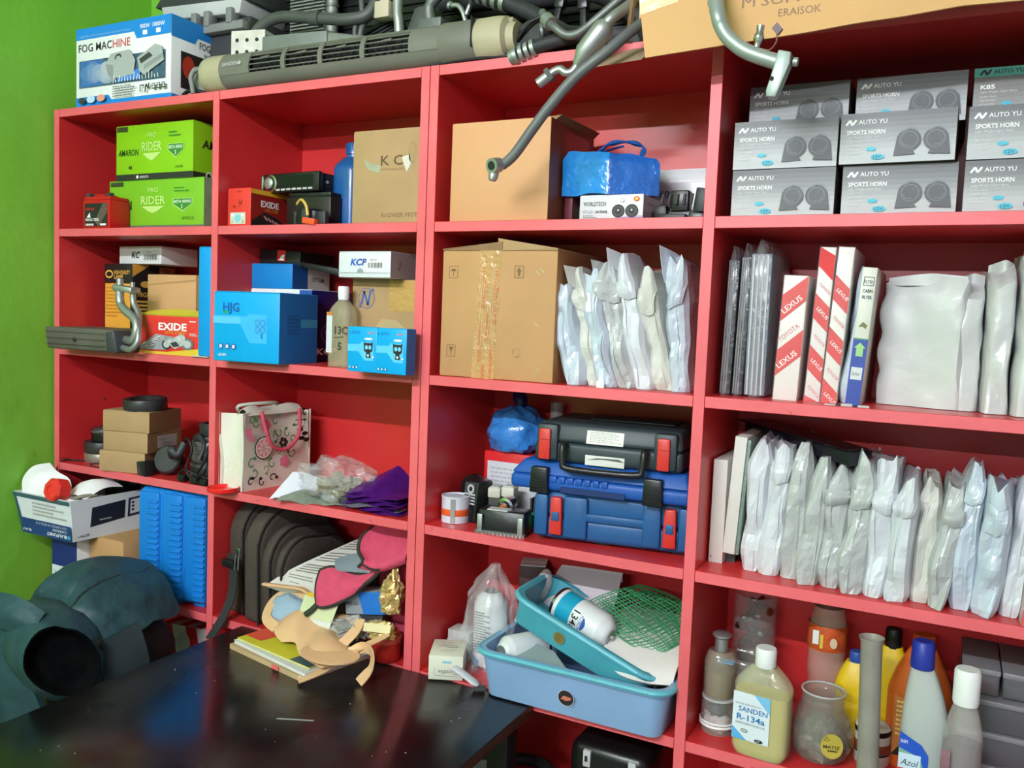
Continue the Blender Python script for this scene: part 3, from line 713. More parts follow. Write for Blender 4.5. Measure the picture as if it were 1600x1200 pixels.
# blue oil bottle
OB = mat((28, 88, 152), r=.28, nz=.06, coat=.3)
t = T('oil_bottle', 'dark blue plastic oil bottle with ribbed cap behind the KC box', 'bottle', (.785, .145, F1), 0)
t['label'] = 'dark blue plastic oil bottle with ribbed cap beside the tall brown box'
b = MB()
def ob(u, w):
    a = 2 * PI * u; z = w * .158; k = 1 if z < .13 else max(.38, 1 - ((z - .13) / .03) ** 1.5 * .62)
    e = 4.0; ca, sa = math.cos(a), math.sin(a); q = (abs(ca) ** e + abs(sa) ** e) ** (-1 / e)
    return (ca * q * .034 * k - .004 * (1 - k), sa * q * .042 * k, z)
b.grid(ob, 28, 22, OB, wrap=True); b.add([ob(i / 28, 1) for i in range(28)], [tuple(range(28))], OB); b.build('bottle_body', t, smooth=True)
b = MB()
b.lathe([(.0165, .158), (.0165, .164), (.0185, .165), (.0185, .186), (.016, .189)], OB, n=24); b.build('screw_cap', t, smooth=True)
for i in range(24):
    a = 2 * PI * i / 24; MB().box(-.0009, .018, .167, .0009, .0195, .185, OB, X=Matrix.Translation((0, 0, 0)) @ Matrix.Rotation(a, 4, 'Z')).build('cap_rib', t)
MB().tube(cr([(.034, -.01, .13), (.040, -.012, .11), (.040, -.012, .06), (.034, -.01, .03)], 5), .006, OB).build('handle', t, smooth=True)
# switch unit with orange connector
t = T('switch_unit', 'black plastic column switch with yellow wire and orange connector', 'car part', (.752, .045, F1), 0)
b = MB(); b.lathe([(.03, 0), (.033, .012), (.031, .03), (.02, .036)], BLACKP, n=18, sx=1.15, sy=.8); b.build('housing', t, smooth=True)
for i, (x, y, z) in enumerate([(-.03, -.02, .0), (.0, -.03, .004), (.03, -.015, .0)]): MB().box(x, y, z, x + .02, y + .014, z + .03, DGREY).build('socket', t, bevel=.002)
MB().tube(cr([(-.02, -.02, .045), (.0, -.03, .052), (.02, -.038, .038), (.026, -.04, .018)], 6), .0032, mat((206, 178, 90), nz=.1)).build('wire', t, smooth=True)
MB().box(.018, -.05, .004, .05, -.034, .017, mat((226, 84, 40), nz=.1), X=Matrix.Rotation(math.radians(8), 4, 'Y')).build('connector', t, bevel=.002)
# KC blower motor carton
W, D, H = .156, .2, .178
t = carton('blower_motor_carton', 'tall scuffed brown carton marked blower motor beside the blue bottle', 'carton', (.890, .006, F1), W, D, H, KRAFT2)
f = front(t, W, H); BR = mat((104, 78, 50), nz=.2)
f.text('K C', W * .43, H * .62, H * .11, BR, w=W * .33, bold=.012).text('make things right', W * .43, H * .57, H * .025, mat((150, 120, 84), nz=0), w=W * .35)
f.text('BLOWER MOTOR', W * .46, H * .06, H * .05, mat((128, 100, 68), nz=0), w=W * .66)
f.done()
for nm, pts, m_ in (('glue_mark', [(W * .16, H * .70), (W * .3, H * .64), (W * .44, H * .62), (W * .40, H * .54), (W * .24, H * .58)], mat((164, 168, 140), nz=.2, ns=40)), ('shine_patch', [(W * .74, H * .70), (W * .86, H * .72), (W * .88, H * .62), (W * .82, H * .54)], mat((220, 214, 200), r=.12, nz=.1, bump=1.0, bs=80)), ('stain', [(W * (.9 + .06 * math.cos(q)), H * (.75 + .12 * math.sin(q))) for q in [i * PI / 9 for i in range(18)]], mat((164, 132, 92), nz=.3, ns=40))):  # the pale glossy patch is shine put into the colour
    f = front(t, W, H); f.name = nm; f.poly(pts, m_).done()
# ================================================================== bay A1, row 2
t = T('evaporator_case', 'olive grey evaporator case with silver pipes overhanging the second shelf', 'car part', (.050, -.070, F2), 3)
EV = mat((92, 90, 80), r=.55, nz=.2, ns=12)
MB().hexa([(.005, .0, 0), (.225, .0, 0), (.225, .15, 0), (.005, .15, 0)], [(0, -.004, .052), (.225, -.004, .052), (.225, .15, .052), (0, .15, .052)], EV).build('case', t, bevel=.006, seg=3)
MB().hexa([(.205, -.003, -.001), (.235, .0, -.001), (.235, .1, 0), (.205, .1, 0)], [(.205, -.008, .046), (.228, -.003, .05), (.228, .1, .05), (.205, .1, .05)], DGREY).build('end_bracket', t, bevel=.004)
for k in range(3): MB().box(.002, -.0052, .012 + .014 * k, .2, -.003, .0128 + .014 * k, mat((70, 68, 60), nz=0)).build('groove', t)
MB().lathe([(.006, 0), (.004, .0008)], INK, n=5, X=Matrix.Translation((.102, -.004, .024)) @ Matrix.Rotation(PI / 2, 4, 'X')).build('dent', t)
MB().tube(cr([(.228, .03, .03), (.262, .02, .030), (.274, .02, .055), (.262, .025, .078), (.225, .03, .098), (.205, .035, .115), (.203, .035, .145)], 6), .0095, ALU, n=12).build('suction_pipe', t, smooth=True)
MB().tube(cr([(.228, .02, .012), (.268, .01, .010), (.286, .012, .028), (.280, .02, .055), (.258, .04, .09), (.236, .045, .115), (.234, .045, .142)], 6), .007, ALU, n=12).build('liquid_pipe', t, smooth=True)
MB().hexa([(.19, .022, .142), (.246, .028, .136), (.246, .058, .136), (.19, .052, .142)], [(.19, .022, .156), (.246, .028, .150), (.246, .058, .150), (.19, .052, .156)], ALU).build('pipe_block', t, bevel=.004)
MB().lathe([(.008, 0), (.008, .014), (.005, .016)], ALU, n=12, X=Matrix.Translation((.204, .035, .155))).build('pipe_end', t, smooth=True)
MB().lathe([(.005, 0), (.005, .012)], ALU, n=12, X=Matrix.Translation((.234, .044, .150))).build('pipe_end', t, smooth=True)
# yellow and black carton
YO = mat((232, 166, 62), r=.45, nz=.05); BK = mat((30, 26, 26), r=.45, nz=.05); GOLD = mat((226, 176, 80), nz=0)
W, D, H = .104, .13, .211
t = carton('bulb_carton', 'tall yellow and black carton behind the silver pipes', 'carton', (.038, .098, F2), W, D, H, BK)
f = front(t, W, H); f.rect(W * .04, H * .01, W * .93, H * .77, YO).ell(W * .18, H * .88, W * .14, H * .05, GOLD).ell(W * .18, H * .88, W * .1, H * .03, BK)
f.text('HIGH QUALITY', W * .36, H * .88, .010, GOLD, w=W * .56, bold=.02).text('LAMP', W * .36, H * .825, .010, GOLD, w=W * .32, bold=.02).lines(W * .08, H * .35, W * .6, H * .38, 9, mat((196, 130, 40), nz=0), 5)
f.rect(W * .1, H * .02, W * .4, H * .12, DGREY).ell(W * .2, H * .07, W * .06, H * .03, LGREY).ell(W * .32, H * .07, W * .05, H * .03, LGREY).done()
f = right(t, W, D); f.poly([(0, H), (D * .4, H), (0, H * .85)], YO).ell(D * .3, H * .77, D * .12, H * .04, GOLD).text('HIGH Q', D * .12, H * .62, .012, GOLD, bold=.02)
for k in range(6): f.rect(D * .08, H * (.55 - .045 * k), D * .38, H * (.575 - .045 * k), GOLD)
f.rect(D * .06, H * .14, D * .30, H * .26, YO).text('12V', D * .1, H * .17, .012, BK, bold=.02).rect(D * .62, H * .90, D, H * .99, mat((170, 110, 60), nz=0)).text('12V', D * .7, H * .92, .01, BK, bold=.02).text('5C', D * .1, H * .02, .02, GOLD, bold=.02).done()
# white KC carton
W, D, H = .158, .11, .042
t = carton('white_carton', 'small white carton on top of the yellow and black carton', 'carton', (.076, .112, F2 + .2125), W, D, H, WHITE, rz=-2)
f = front(t, W, H); f.text('KC', W * .3, H * .35, H * .38, INK, bold=.03, shear=.25).rect(W * .58, H * .15, W * .95, H * .85, mat((214, 216, 214), nz=0)).text('900224', W * .66, H * .65, .004, INK)
for k in range(14): f.rect(W * (.61 + .022 * k), H * .25, W * (.61 + .022 * k + (.006 if k % 3 else .013)), H * .55, INK)
f.done()
# plain brown
W, D, H = .162, .16, .184
t = carton('brown_carton', 'plain brown carton behind the red motorcycle battery box', 'carton', (.228, .072, F2), W, D, H, KRAFT3)
f = front(t, W, H); f.rect(0, 0, .0001, .0001, KRAFT2).poly([(0, H * .86), (W * .98, H * .93), (W, H * .95), (0, H * .88)], mat((184, 140, 96), nz=.1)).done()
# exide with motorcycle
W, D, H = .196, .055, .088
t = carton('battery_box', 'wide red battery box with a silver motorcycle picture on the second shelf', 'box', (.282, .006, F2), W, D, H, ER, group='red battery boxes', top=mat((222, 206, 60), nz=.05))
f = front(t, W, H); f.text('EXIDE', W * .32, H * .64, H * .19, INKW, w=W * .46, bold=.03).text('XPLORE', W * .42, H * .54, H * .08, mat((214, 160, 60), nz=0), w=W * .34, bold=.01, shear=.2)
f.poly([(0, H * .20), (W * .28, H * .52), (W * .62, H * .46), (W * .45, H * .12), (0, H * .10)], mat((160, 166, 168), nz=.5, ns=60))
for k in range(7): f.line([(W * .01, H * (.13 + .012 * k)), (W * (.24 + .02 * k), H * (.24 + .04 * k))], .0018, INKG if k % 2 else INKW)
f.ell(W * .46, H * .26, W * .08, H * .13, DGREY).ell(W * .46, H * .26, W * .05, H * .08, LGREY).ell(W * .80, H * .30, W * .1, H * .16, INKG).ell(W * .80, H * .30, W * .06, H * .1, LGREY)
f.poly([(W * .42, H * .36), (W * .58, H * .44), (W * .70, H * .56), (W * .76, H * .5), (W * .78, H * .3), (W * .6, H * .16)], mat((190, 196, 196), nz=.5, ns=90)).poly([(W * .52, H * .3), (W * .62, H * .36), (W * .68, H * .24), (W * .58, H * .2)], DGREY)
f.rect(0, 0, W, H * .07, mat((222, 190, 60), nz=0)).text('EXIDE', W * .03, H * .015, .004, INKR).poly([(W * .5, H * .08), (W, H * .2), (W, H * .07), (W * .5, H * .07)], mat((222, 190, 60), nz=0))
f.lines(W * .84, H * .5, W * .13, H * .08, 2, INKW, 2).lines(W * .84, H * .84, W * .13, H * .06, 1, INKW, 2).done()
b = MB(); b.sheet(lambda u, w: (W * u, -.002 + .03 * (1 - w), H + .002 + .006 * math.sin(PI * u) * (1 - w) + .008 * (1 - w)), 12, 3, .0006, mat((222, 206, 60), nz=.05)); b.build('lid_flap', t)
# blue tall carton
CY = mat((14, 150, 222), r=.4, nz=.03)
t = carton('blue_carton', 'tall narrow bright blue carton at the right end of the second shelf', 'carton', (.474, .002, F2 + .0035), .0375, .2, .2395, CY, bevel=.003)
MB().hexa([(-.012, -.008, -.0030), (.037, -.008, -.0030), (.037, .2, -.0030), (0, .2, -.0030)], [(-.012, -.008, -.0006), (.037, -.008, -.0006), (.037, .2, -.0006), (0, .2, -.0006)], LGREY).build('bottom_flap', t, bevel=.0006)

# ================================================================== bay A2, row 2
AZ = mat((4, 162, 226), r=.38, nz=.03); AZL = mat((90, 190, 240), nz=0); AZD = mat((10, 110, 190), nz=.05)
W, D, H = .172, .128, .146
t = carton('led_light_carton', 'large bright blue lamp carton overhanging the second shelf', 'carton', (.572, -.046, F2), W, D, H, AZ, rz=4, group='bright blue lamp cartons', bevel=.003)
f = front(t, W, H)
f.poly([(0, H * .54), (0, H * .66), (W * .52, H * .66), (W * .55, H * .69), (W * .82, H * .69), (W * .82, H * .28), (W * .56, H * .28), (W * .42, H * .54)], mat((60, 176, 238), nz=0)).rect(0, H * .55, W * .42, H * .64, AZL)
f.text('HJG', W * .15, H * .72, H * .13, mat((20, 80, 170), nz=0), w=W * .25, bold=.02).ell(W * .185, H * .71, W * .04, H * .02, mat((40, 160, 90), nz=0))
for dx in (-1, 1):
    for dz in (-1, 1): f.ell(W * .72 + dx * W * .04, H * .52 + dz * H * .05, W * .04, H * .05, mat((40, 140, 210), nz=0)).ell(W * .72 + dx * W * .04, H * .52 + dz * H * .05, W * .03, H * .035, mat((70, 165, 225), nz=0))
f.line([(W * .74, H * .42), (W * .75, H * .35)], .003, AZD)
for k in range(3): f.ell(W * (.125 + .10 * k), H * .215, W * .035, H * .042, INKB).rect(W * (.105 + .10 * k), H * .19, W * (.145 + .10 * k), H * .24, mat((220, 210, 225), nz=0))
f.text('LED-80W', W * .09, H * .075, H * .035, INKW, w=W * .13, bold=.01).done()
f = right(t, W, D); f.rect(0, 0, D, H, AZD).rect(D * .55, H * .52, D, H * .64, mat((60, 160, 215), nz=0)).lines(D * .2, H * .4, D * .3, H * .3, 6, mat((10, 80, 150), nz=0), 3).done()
NV = mat((16, 22, 92), r=.4, nz=.05)
W, D, H = .178, .14, .158
t = carton('navy_carton', 'navy and white carton behind the large bright blue lamp carton', 'carton', (.533, .103, F2), W, D, H, NV, top=WHITE)
f = front(t, W, H); f.rect(0, H * .86, W * .80, H, WHITE).rect(W * .8, H * .86, W, H, INKB).done()
f = right(t, W, D); LB = mat((120, 130, 190), nz=0); f.text('KCP', D * .12, H * .10, H * .09, INKW, w=D * .5, bold=.03, shear=.2).text('auto', D * .4, H * .06, H * .03, INKW)
f.ell(D * .42, H * .40, D * .2, H * .13, LB).ell(D * .42, H * .40, D * .185, H * .12, NV).ell(D * .45, H * .41, D * .12, H * .09, LB).ell(D * .45, H * .41, D * .105, H * .08, NV).rect(D * .85, H * .1, D * 1.0, H * .9, mat((60, 66, 120), nz=.3)).done()
W, D, H = .122, .13, .0545
MB_ = mat((12, 128, 200), r=.4, nz=.04)
t = carton('blue_white_carton', 'blue carton with white end printed upside down on the navy carton', 'carton', (.528, .105, F2 + .160), W, D, H, MB_, rz=1)
f = right(t, W, D); f.rect(0, 0, D * .4, H, mat((14, 74, 140), nz=.03)).rect(D * .4, 0, D, H, mat((196, 190, 182), nz=.05)).text('M75 LED', D * .84, H * .52, H * .17, INK, w=D * .34, rot=180, bold=.015).done()
t = T('flat_black_box', 'flat open black box with red and white mark at the top of the stack', 'box', (.535, .125, F2 + .2162), 0, ry=3)
W, D, H = .12, .12, .034
MB().box(0, 0, 0, W, D, H, mat((26, 26, 28), r=.4, nz=.1)).build('tray', t, bevel=.002)
MB().hexa([(W, 0, .0), (W + .10, .01, -.012), (W + .10, .11, -.012), (W, D, 0)], [(W, 0, .012), (W + .10, .01, .003), (W + .10, .11, .003), (W, D, .012)], BLACK).build('open_flap', t, bevel=.001)
f = front(t, W, H); f.rect(W * .44, H * .30, W * .64, H, INKR).poly([(W * .48, H * .35), (W * .55, H * .7), (W * .62, H * .75), (W * .6, H * .35)], INKW).done()
# clear bottle
t = T('clear_bottle', 'clear flat bottle with white cap and printed label beside the brown carton', 'bottle', (.838, .052, F2), 0)
GLS = mat((206, 196, 160), r=.08, nz=0, alpha=.42, coat=.5)
b = MB()
def cb(u, w):
    a = 2 * PI * u; z = w * .138; k = 1 if z < .11 else max(.34, 1 - ((z - .11) / .028) ** 1.6 * .66)
    e = 5.0; ca, sa = math.cos(a), math.sin(a); q = (abs(ca) ** e + abs(sa) ** e) ** (-1 / e)
    return (ca * q * .027 * k, sa * q * .02 * k, z)
b.grid(cb, 28, 18, GLS, wrap=True); b.add([cb(i / 28, 0) for i in range(28)], [tuple(range(28))[::-1]], GLS); b.build('glass_body', t, smooth=True)
MB().lathe([(.0105, .138), (.0115, .146), (.0115, .164), (.010, .166)], WHITE, n=20).build('cap', t, smooth=True)
f = Face(t, (-.026, -.0206, .02), (1, 0, 0), (0, 0, 1), 'label_print'); f.rect(0, .008, .015, .085, mat((214, 218, 222), nz=.05)).rect(.0, .085, .015, .092, mat((200, 120, 60), nz=0)).text('13C', .022, .048, .016, DGREY, rot=0, bold=.01).text('5', .03, .015, .016, DGREY, bold=.02).line([(.02, .04), (.045, .042)], .0012, DGREY).done()
# brown carton with big print
W, D, H = .206, .165, .182
t = carton('brown_carton', 'brown carton with blue letter mark behind the two small blue boxes', 'carton', (.836, .084, F2), W, D, H, KRAFT2)
f = front(t, W, H); f.line([(W * .10, H * .68), (W * .13, H * .88), (W * .2, H * .70), (W * .26, H * .90)], .005, mat((70, 96, 160), nz=.1)).ell(W * .18, H * .79, W * .10, H * .12, mat((70, 96, 160), nz=.1)).ell(W * .18, H * .79, W * .093, H * .112, KRAFT2).line([(W * .12, H * .72), (W * .15, H * .87), (W * .2, H * .71), (W * .23, H * .88)], .005, mat((70, 96, 160), nz=.1))
f.poly([(W * .28, H * .45), (W * .38, H * .56), (W * .55, H * .55), (W * .72, H * .42), (W * .70, H * .25), (W * .5, H * .15), (W * .3, H * .25)], mat((186, 162, 124), nz=.1)).text('N75', W * .13, H * .3, .013, mat((190, 110, 60), nz=.2), rot=70).rect(W * .46, H * .65, W * .8, H, mat((196, 156, 96), r=.15, nz=.1, bump=.5)).done()
# KC white tray box
W, D, H = .134, .10, .052
t = carton('white_carton', 'white carton with blue logo and barcode label lying on the brown carton', 'carton', (.832, .040, F2 + .1840), W, D, H, mat((222, 226, 230), r=.4, nz=.04), rz=-2, bevel=.003)
f = front(t, W, H); f.text('KCP', W * .24, H * .48, H * .26, mat((30, 70, 160), nz=0), w=W * .30, bold=.03, shear=.25).text('KC', W * .24, H * .48, H * .26, mat((40, 96, 190), nz=0), w=W * .2, bold=.03, shear=.25)
f.rect(W * .55, H * .25, W * .88, H * .80, WHITE).text('900724', W * .62, H * .65, .004, INK)
for k in range(13): f.rect(W * (.585 + .021 * k), H * .38, W * (.585 + .021 * k + (.006 if k % 3 else .012)), H * .58, INK)
f.ell(W * .44, H * .20, W * .06, H * .16, mat((150, 156, 160), nz=0), t0=0, t1=PI).rect(0, H * .185, W, H * .20, mat((170, 174, 178), nz=0)).done()
f = right(t, W, D); f.rect(0, 0, D, H, mat((166, 156, 154), nz=.05)).text('KCP', D * .3, H * .3, .007, DGREY, rot=70, bold=.02).done()
# two small blue boxes
for i, (x, y, lab) in enumerate([(.932, -.050, 'small bright blue lamp box, left one of the pair at the shelf edge'), (1.0010, -.052, 'small bright blue lamp box, right one of the pair at the shelf edge')]):
    W, D, H = .068, .03, .085
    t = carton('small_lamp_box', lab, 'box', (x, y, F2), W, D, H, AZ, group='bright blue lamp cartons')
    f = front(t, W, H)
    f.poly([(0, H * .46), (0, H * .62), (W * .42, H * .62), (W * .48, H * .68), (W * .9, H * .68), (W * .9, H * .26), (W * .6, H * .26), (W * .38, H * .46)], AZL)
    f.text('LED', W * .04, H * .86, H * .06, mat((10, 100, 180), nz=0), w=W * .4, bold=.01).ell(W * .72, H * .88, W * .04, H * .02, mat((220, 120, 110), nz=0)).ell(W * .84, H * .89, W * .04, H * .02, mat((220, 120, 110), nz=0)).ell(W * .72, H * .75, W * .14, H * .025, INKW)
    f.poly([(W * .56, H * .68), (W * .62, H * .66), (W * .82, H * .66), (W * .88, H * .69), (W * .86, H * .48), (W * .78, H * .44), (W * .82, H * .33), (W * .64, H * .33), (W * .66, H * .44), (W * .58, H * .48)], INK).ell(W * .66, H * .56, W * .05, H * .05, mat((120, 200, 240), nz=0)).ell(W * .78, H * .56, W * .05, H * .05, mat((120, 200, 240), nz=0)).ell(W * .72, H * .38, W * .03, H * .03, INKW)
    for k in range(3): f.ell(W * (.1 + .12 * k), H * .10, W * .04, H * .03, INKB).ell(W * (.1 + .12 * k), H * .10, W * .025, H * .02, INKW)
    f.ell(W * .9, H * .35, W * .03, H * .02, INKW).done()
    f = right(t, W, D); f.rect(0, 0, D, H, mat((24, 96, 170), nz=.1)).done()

# ================================================================== bay A1, row 3: pulleys and small cartons
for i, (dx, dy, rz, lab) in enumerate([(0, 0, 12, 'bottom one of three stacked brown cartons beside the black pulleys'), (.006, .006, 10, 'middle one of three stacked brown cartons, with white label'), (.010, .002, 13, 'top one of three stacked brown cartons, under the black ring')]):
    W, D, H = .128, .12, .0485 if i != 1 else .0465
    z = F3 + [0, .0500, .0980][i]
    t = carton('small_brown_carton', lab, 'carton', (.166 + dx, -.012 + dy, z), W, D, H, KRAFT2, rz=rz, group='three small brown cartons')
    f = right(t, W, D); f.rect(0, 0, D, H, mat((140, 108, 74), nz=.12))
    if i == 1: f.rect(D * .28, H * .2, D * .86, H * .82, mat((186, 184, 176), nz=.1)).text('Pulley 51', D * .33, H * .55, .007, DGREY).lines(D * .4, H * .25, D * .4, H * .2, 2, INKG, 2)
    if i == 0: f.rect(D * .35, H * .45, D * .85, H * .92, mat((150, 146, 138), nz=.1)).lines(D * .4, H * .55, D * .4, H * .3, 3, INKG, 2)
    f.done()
RBK = mat((48, 48, 50), r=.4, nz=.2, ns=20); GRV = mat((104, 104, 102), r=.45, m=.3, nz=.2)
def ring(name, label, loc, r, h, c, hole=.6, group='black pulley rings', rx=0, ry=0, grooves=0):
    t = T(name, label, 'pulley', loc, 0, group, rx, ry)
    b = MB(); b.lathe([(r * hole, 0), (r * .97, 0), (r, .003), (r, h - .003), (r * .97, h), (r * hole, h), (r * hole, 0)], c, n=32, cap=False); b.build('ring_body', t, smooth=True)
    for k in range(grooves):
        z = h * (.18 + .64 * k / max(1, grooves - 1)); MB().lathe([(r + .0001, z - .0018), (r + .0016, z - .0008), (r + .0016, z + .0008), (r + .0001, z + .0018)], GRV, n=32, cap=False).build('belt_rib', t, smooth=True)
    return t
ring('pulley_ring', 'black ring lying on top of the three brown cartons', (.245, .055, F3 + .1500), .050, .026, RBK, .72, rx=4)
ring('coil_ring', 'pale metal ring at the bottom of the left pulley stack', (.062, .085, F3), .050, .022, mat((150, 146, 132), r=.4, m=.5, nz=.2), .4)
ring('coil_ring', 'black ring second from the bottom of the left pulley stack', (.062, .083, F3 + .0225), .0485, .028, RBK, .4)
ring('coil_ring', 'glossy black ring third from the bottom of the left pulley stack', (.072, .09, F3 + .051), .044, .026, mat((22, 22, 24), r=.25, nz=.1), .4)
t = ring('clutch_plate', 'grooved clutch plate tilted on top of the left pulley stack', (.076, .09, F3 + .080), .046, .008, GRV, .15, rx=8, ry=-6)
for k in range(3): MB().lathe([(.046 - .012 * k, .008), (.045 - .012 * k, .0095), (.043 - .012 * k, .008)], RBK, n=28, cap=False).build('groove_ring', t, smooth=True)
MB().lathe([(.010, .006), (.010, .012), (.007, .013)], GRV, n=12).build('hub', t, smooth=True)
ring('pulley', 'grooved black pulley at the bottom of the right pulley stack', (.438, .095, F3), .056, .040, RBK, .4, grooves=2)
ring('pulley', 'grey grooved pulley in the middle of the right pulley stack', (.440, .095, F3 + .0415), .056, .048, GRV, .4, grooves=6)
ring('pulley', 'flat dark disc near the top of the right pulley stack', (.442, .092, F3 + .0905), .052, .012, RBK, .3)
ring('pulley', 'open black ring on top of the right pulley stack', (.455, .085, F3 + .104), .042, .028, RBK, .68)
ring('pulley', 'black pulley standing at the back of the right pulley stack', (.425, .215, F3), .045, .155, mat((24, 24, 26), r=.45, nz=.1), .5)
t = T('magnetic_coil', 'black magnetic coil with cable and plug in front of the pulleys', 'car part', (.325, .030, F3), 0)
MB().lathe([(.012, -.016), (.030, -.016), (.034, -.012), (.034, .012), (.030, .016), (.012, .016)], RBK, n=26, X=Matrix.Translation((.01, .02, .035)) @ Matrix.Rotation(math.radians(70), 4, 'X') @ Matrix.Rotation(.3, 4, 'Y')).build('coil', t, smooth=True)
MB().hexa([(-.042, -.03, 0), (-.008, -.036, 0), (-.006, -.006, 0), (-.04, 0, 0)], [(-.046, -.03, .032), (-.012, -.036, .036), (-.01, -.006, .036), (-.044, 0, .032)], BLACKP).build('plug_socket', t, bevel=.003)
MB().tube(cr([(.04, .0, .05), (.06, -.02, .07), (.075, -.015, .06), (.08, .0, .085)], 5), .009, DGREY).build('connector_boot', t, smooth=True)
MB().tube(cr([(.08, 0, .085), (.10, -.01, .10), (.12, -.015, .075), (.11, -.02, .03), (.13, -.02, .008), (.16, -.01, .006)], 6), .003, BLACK).build('cable', t, smooth=True)
t = T('cable_bundle', 'tangled black cable and plugs at the right end of the third shelf', 'cable', (.455, .012, F3), 0)
MB().tube(cr([(-.05, .0, .006), (-.02, -.01, .03), (.02, .0, .02), (.04, .0, .04), (.03, .01, .075), (.045, .005, .09), (.035, -.004, .05), (.0, .0, .01), (.03, -.01, .006)], 6), .0026, BLACK).build('cable', t, smooth=True)
for k, (x, z) in enumerate([(-.04, .002), (.0, .0), (.03, .0)]): MB().box(x, -.012, z, x + .02, .008, z + .016, BLACKP).build('plug', t, bevel=.003)
MB().tube(cr([(-.01, .02, .11), (.0, .03, .085), (-.005, .02, .05)], 5), .006, DGREY).build('boot', t, smooth=True)
t = T('thin_wire', 'thin black wire trailing over the left edge of the third shelf', 'wire', (.07, .02, F3), 0)
MB().tube(cr([(.0, .03, .003), (-.03, .02, .003), (-.055, .005, .003), (-.066, -.012, .004), (-.078, -.02, -.018), (-.088, -.03, -.05), (-.084, -.05, -.09)], 6), .0022, BLACK).build('wire_strand', t, smooth=True)
MB().tube(cr([(.03, .02, .002), (.02, -.0, .002), (.06, -.018, .002), (.11, -.012, .002)], 6), .0011, BLACK).build('wire_loop', t, smooth=True)

# ================================================================== bay A2, row 3: tote bag, plastic bag, purple foil
CAN = mat((222, 222, 206), r=.8, nz=.05, bump=.06, bs=250)
t = T('tote_bag', 'white canvas tote bag with flower print and pink rope handles', 'bag', (.608, .006, F3), -5)
# wide face looks right (+x), runs back into the shelf; gusset faces the front
bw, bd, bh = .078, .20, .170
b = MB()
def tf(u, w): return (0 + .004 * math.sin(3 * w + u * 2) - .018 * w * (math.sin(PI * u) ** 1), bd * u, bh * w + .004 * math.sin(u * 5) * w)
b.sheet(tf, 12, 10, .002, CAN); b.build('front_panel', t, smooth=True)
b = MB(); b.sheet(lambda u, w: (-bw + .010 * math.sin(3 * w + u) * (1), bd * (1 - u), bh * (1 - .0 * u) * w + .006 * math.sin(u * 4 + 1) * w), 12, 10, .002, CAN); b.build('rear_panel', t, smooth=True)
b = MB(); b.sheet(lambda u, w: (-bw + bw * u, .004 + .020 * w * math.sin(PI * u), bh * w - .002), 8, 10, .002, CAN); b.build('side_gusset', t, smooth=True)
b = MB(); b.sheet(lambda u, w: (-bw * u, bd - .004 - .012 * w * math.sin(PI * u), bh * w - .002), 8, 10, .002, CAN); b.build('side_gusset', t, smooth=True)
MB().box(-bw, .002, 0, 0, bd - .002, .003, CAN).build('base', t)
for x0, y0 in ((0, 0), (-bw, 0), (0, bd), (-bw, bd)): MB().tube([(x0, y0, .001), (x0, y0, bh)], .0022, CAN, n=8).build('corner_piping', t, smooth=True)
PK = mat((206, 84, 100), r=.7, nz=.25, ns=120)
MB().tube(cr([(.003, .05, bh + .004), (.012, .055, bh - .035), (.013, .075, bh - .075), (.013, .115, bh - .085), (.013, .15, bh - .06), (.008, .16, bh - .02), (.002, .162, bh + .003)], 7), .0045, PK).build('rope_handle', t, smooth=True)
MB().tube(cr([(-bw + .003, .05, bh), (-bw + .01, .05, bh + .012), (-bw + .03, .10, bh + .016), (-bw + .02, .15, bh + .012), (-bw, .155, bh)], 7), .004, mat((200, 206, 190), r=.7, nz=.1)).build('rope_handle', t, smooth=True)
b = MB(); b.sheet(lambda u, w: (-.004 - .03 * math.sin(PI * u) * w - bw * .55 * w * .9, bd * (.1 + .8 * u), bh - .004 + .014 * math.sin(PI * w) * (1 + .4 * math.sin(9 * u))), 12, 6, .0012, mat((205, 206, 190), r=.8, nz=.06)); b.build('lining_fold', t, smooth=True)
f = Face(t, (.0018, 0, 0), (0, 1, 0), (0, 0, 1), 'printed_flowers')
f.o = Vector((.0026, 0, 0))
GRN = mat((70, 140, 90), nz=.1); FPK = mat((226, 120, 150), nz=.1); OLV = mat((150, 170, 120), nz=.1)
f.ell(.058, .092, .026, .026, INK).ell(.058, .092, .0235, .0235, CAN).ell(.058, .092, .020, .020, mat((224, 150, 160), nz=.1)).ell(.058, .092, .006, .006, INKR)
for k in range(8):
    a = k * PI / 4; f.poly([(.058, .092), (.058 + .014 * math.cos(a - .2), .092 + .014 * math.sin(a - .2)), (.058 + .019 * math.cos(a), .092 + .019 * math.sin(a)), (.058 + .014 * math.cos(a + .2), .092 + .014 * math.sin(a + .2))], CAN)
for k in range(5): a = k * 1.256; f.ell(.062 + .010 * math.cos(a), .142 + .008 * math.sin(a), .006, .006, FPK)
for k in range(5): a = k * 1.256; f.ell(.118 + .009 * math.cos(a), .055 + .007 * math.sin(a), .006, .006, FPK)
R_ = random.Random(8)
def swirl(cx, cy, r, a0, c, w=.003):
    pts = [(cx + r * (1 - k / 14) * math.cos(a0 + k * .45), cy + r * (1 - k / 14) * math.sin(a0 + k * .45)) for k in range(12)]
    f.line(pts, w, c); f.ell(pts[0][0], pts[0][1], w * 1.6, w * 1.2, c)
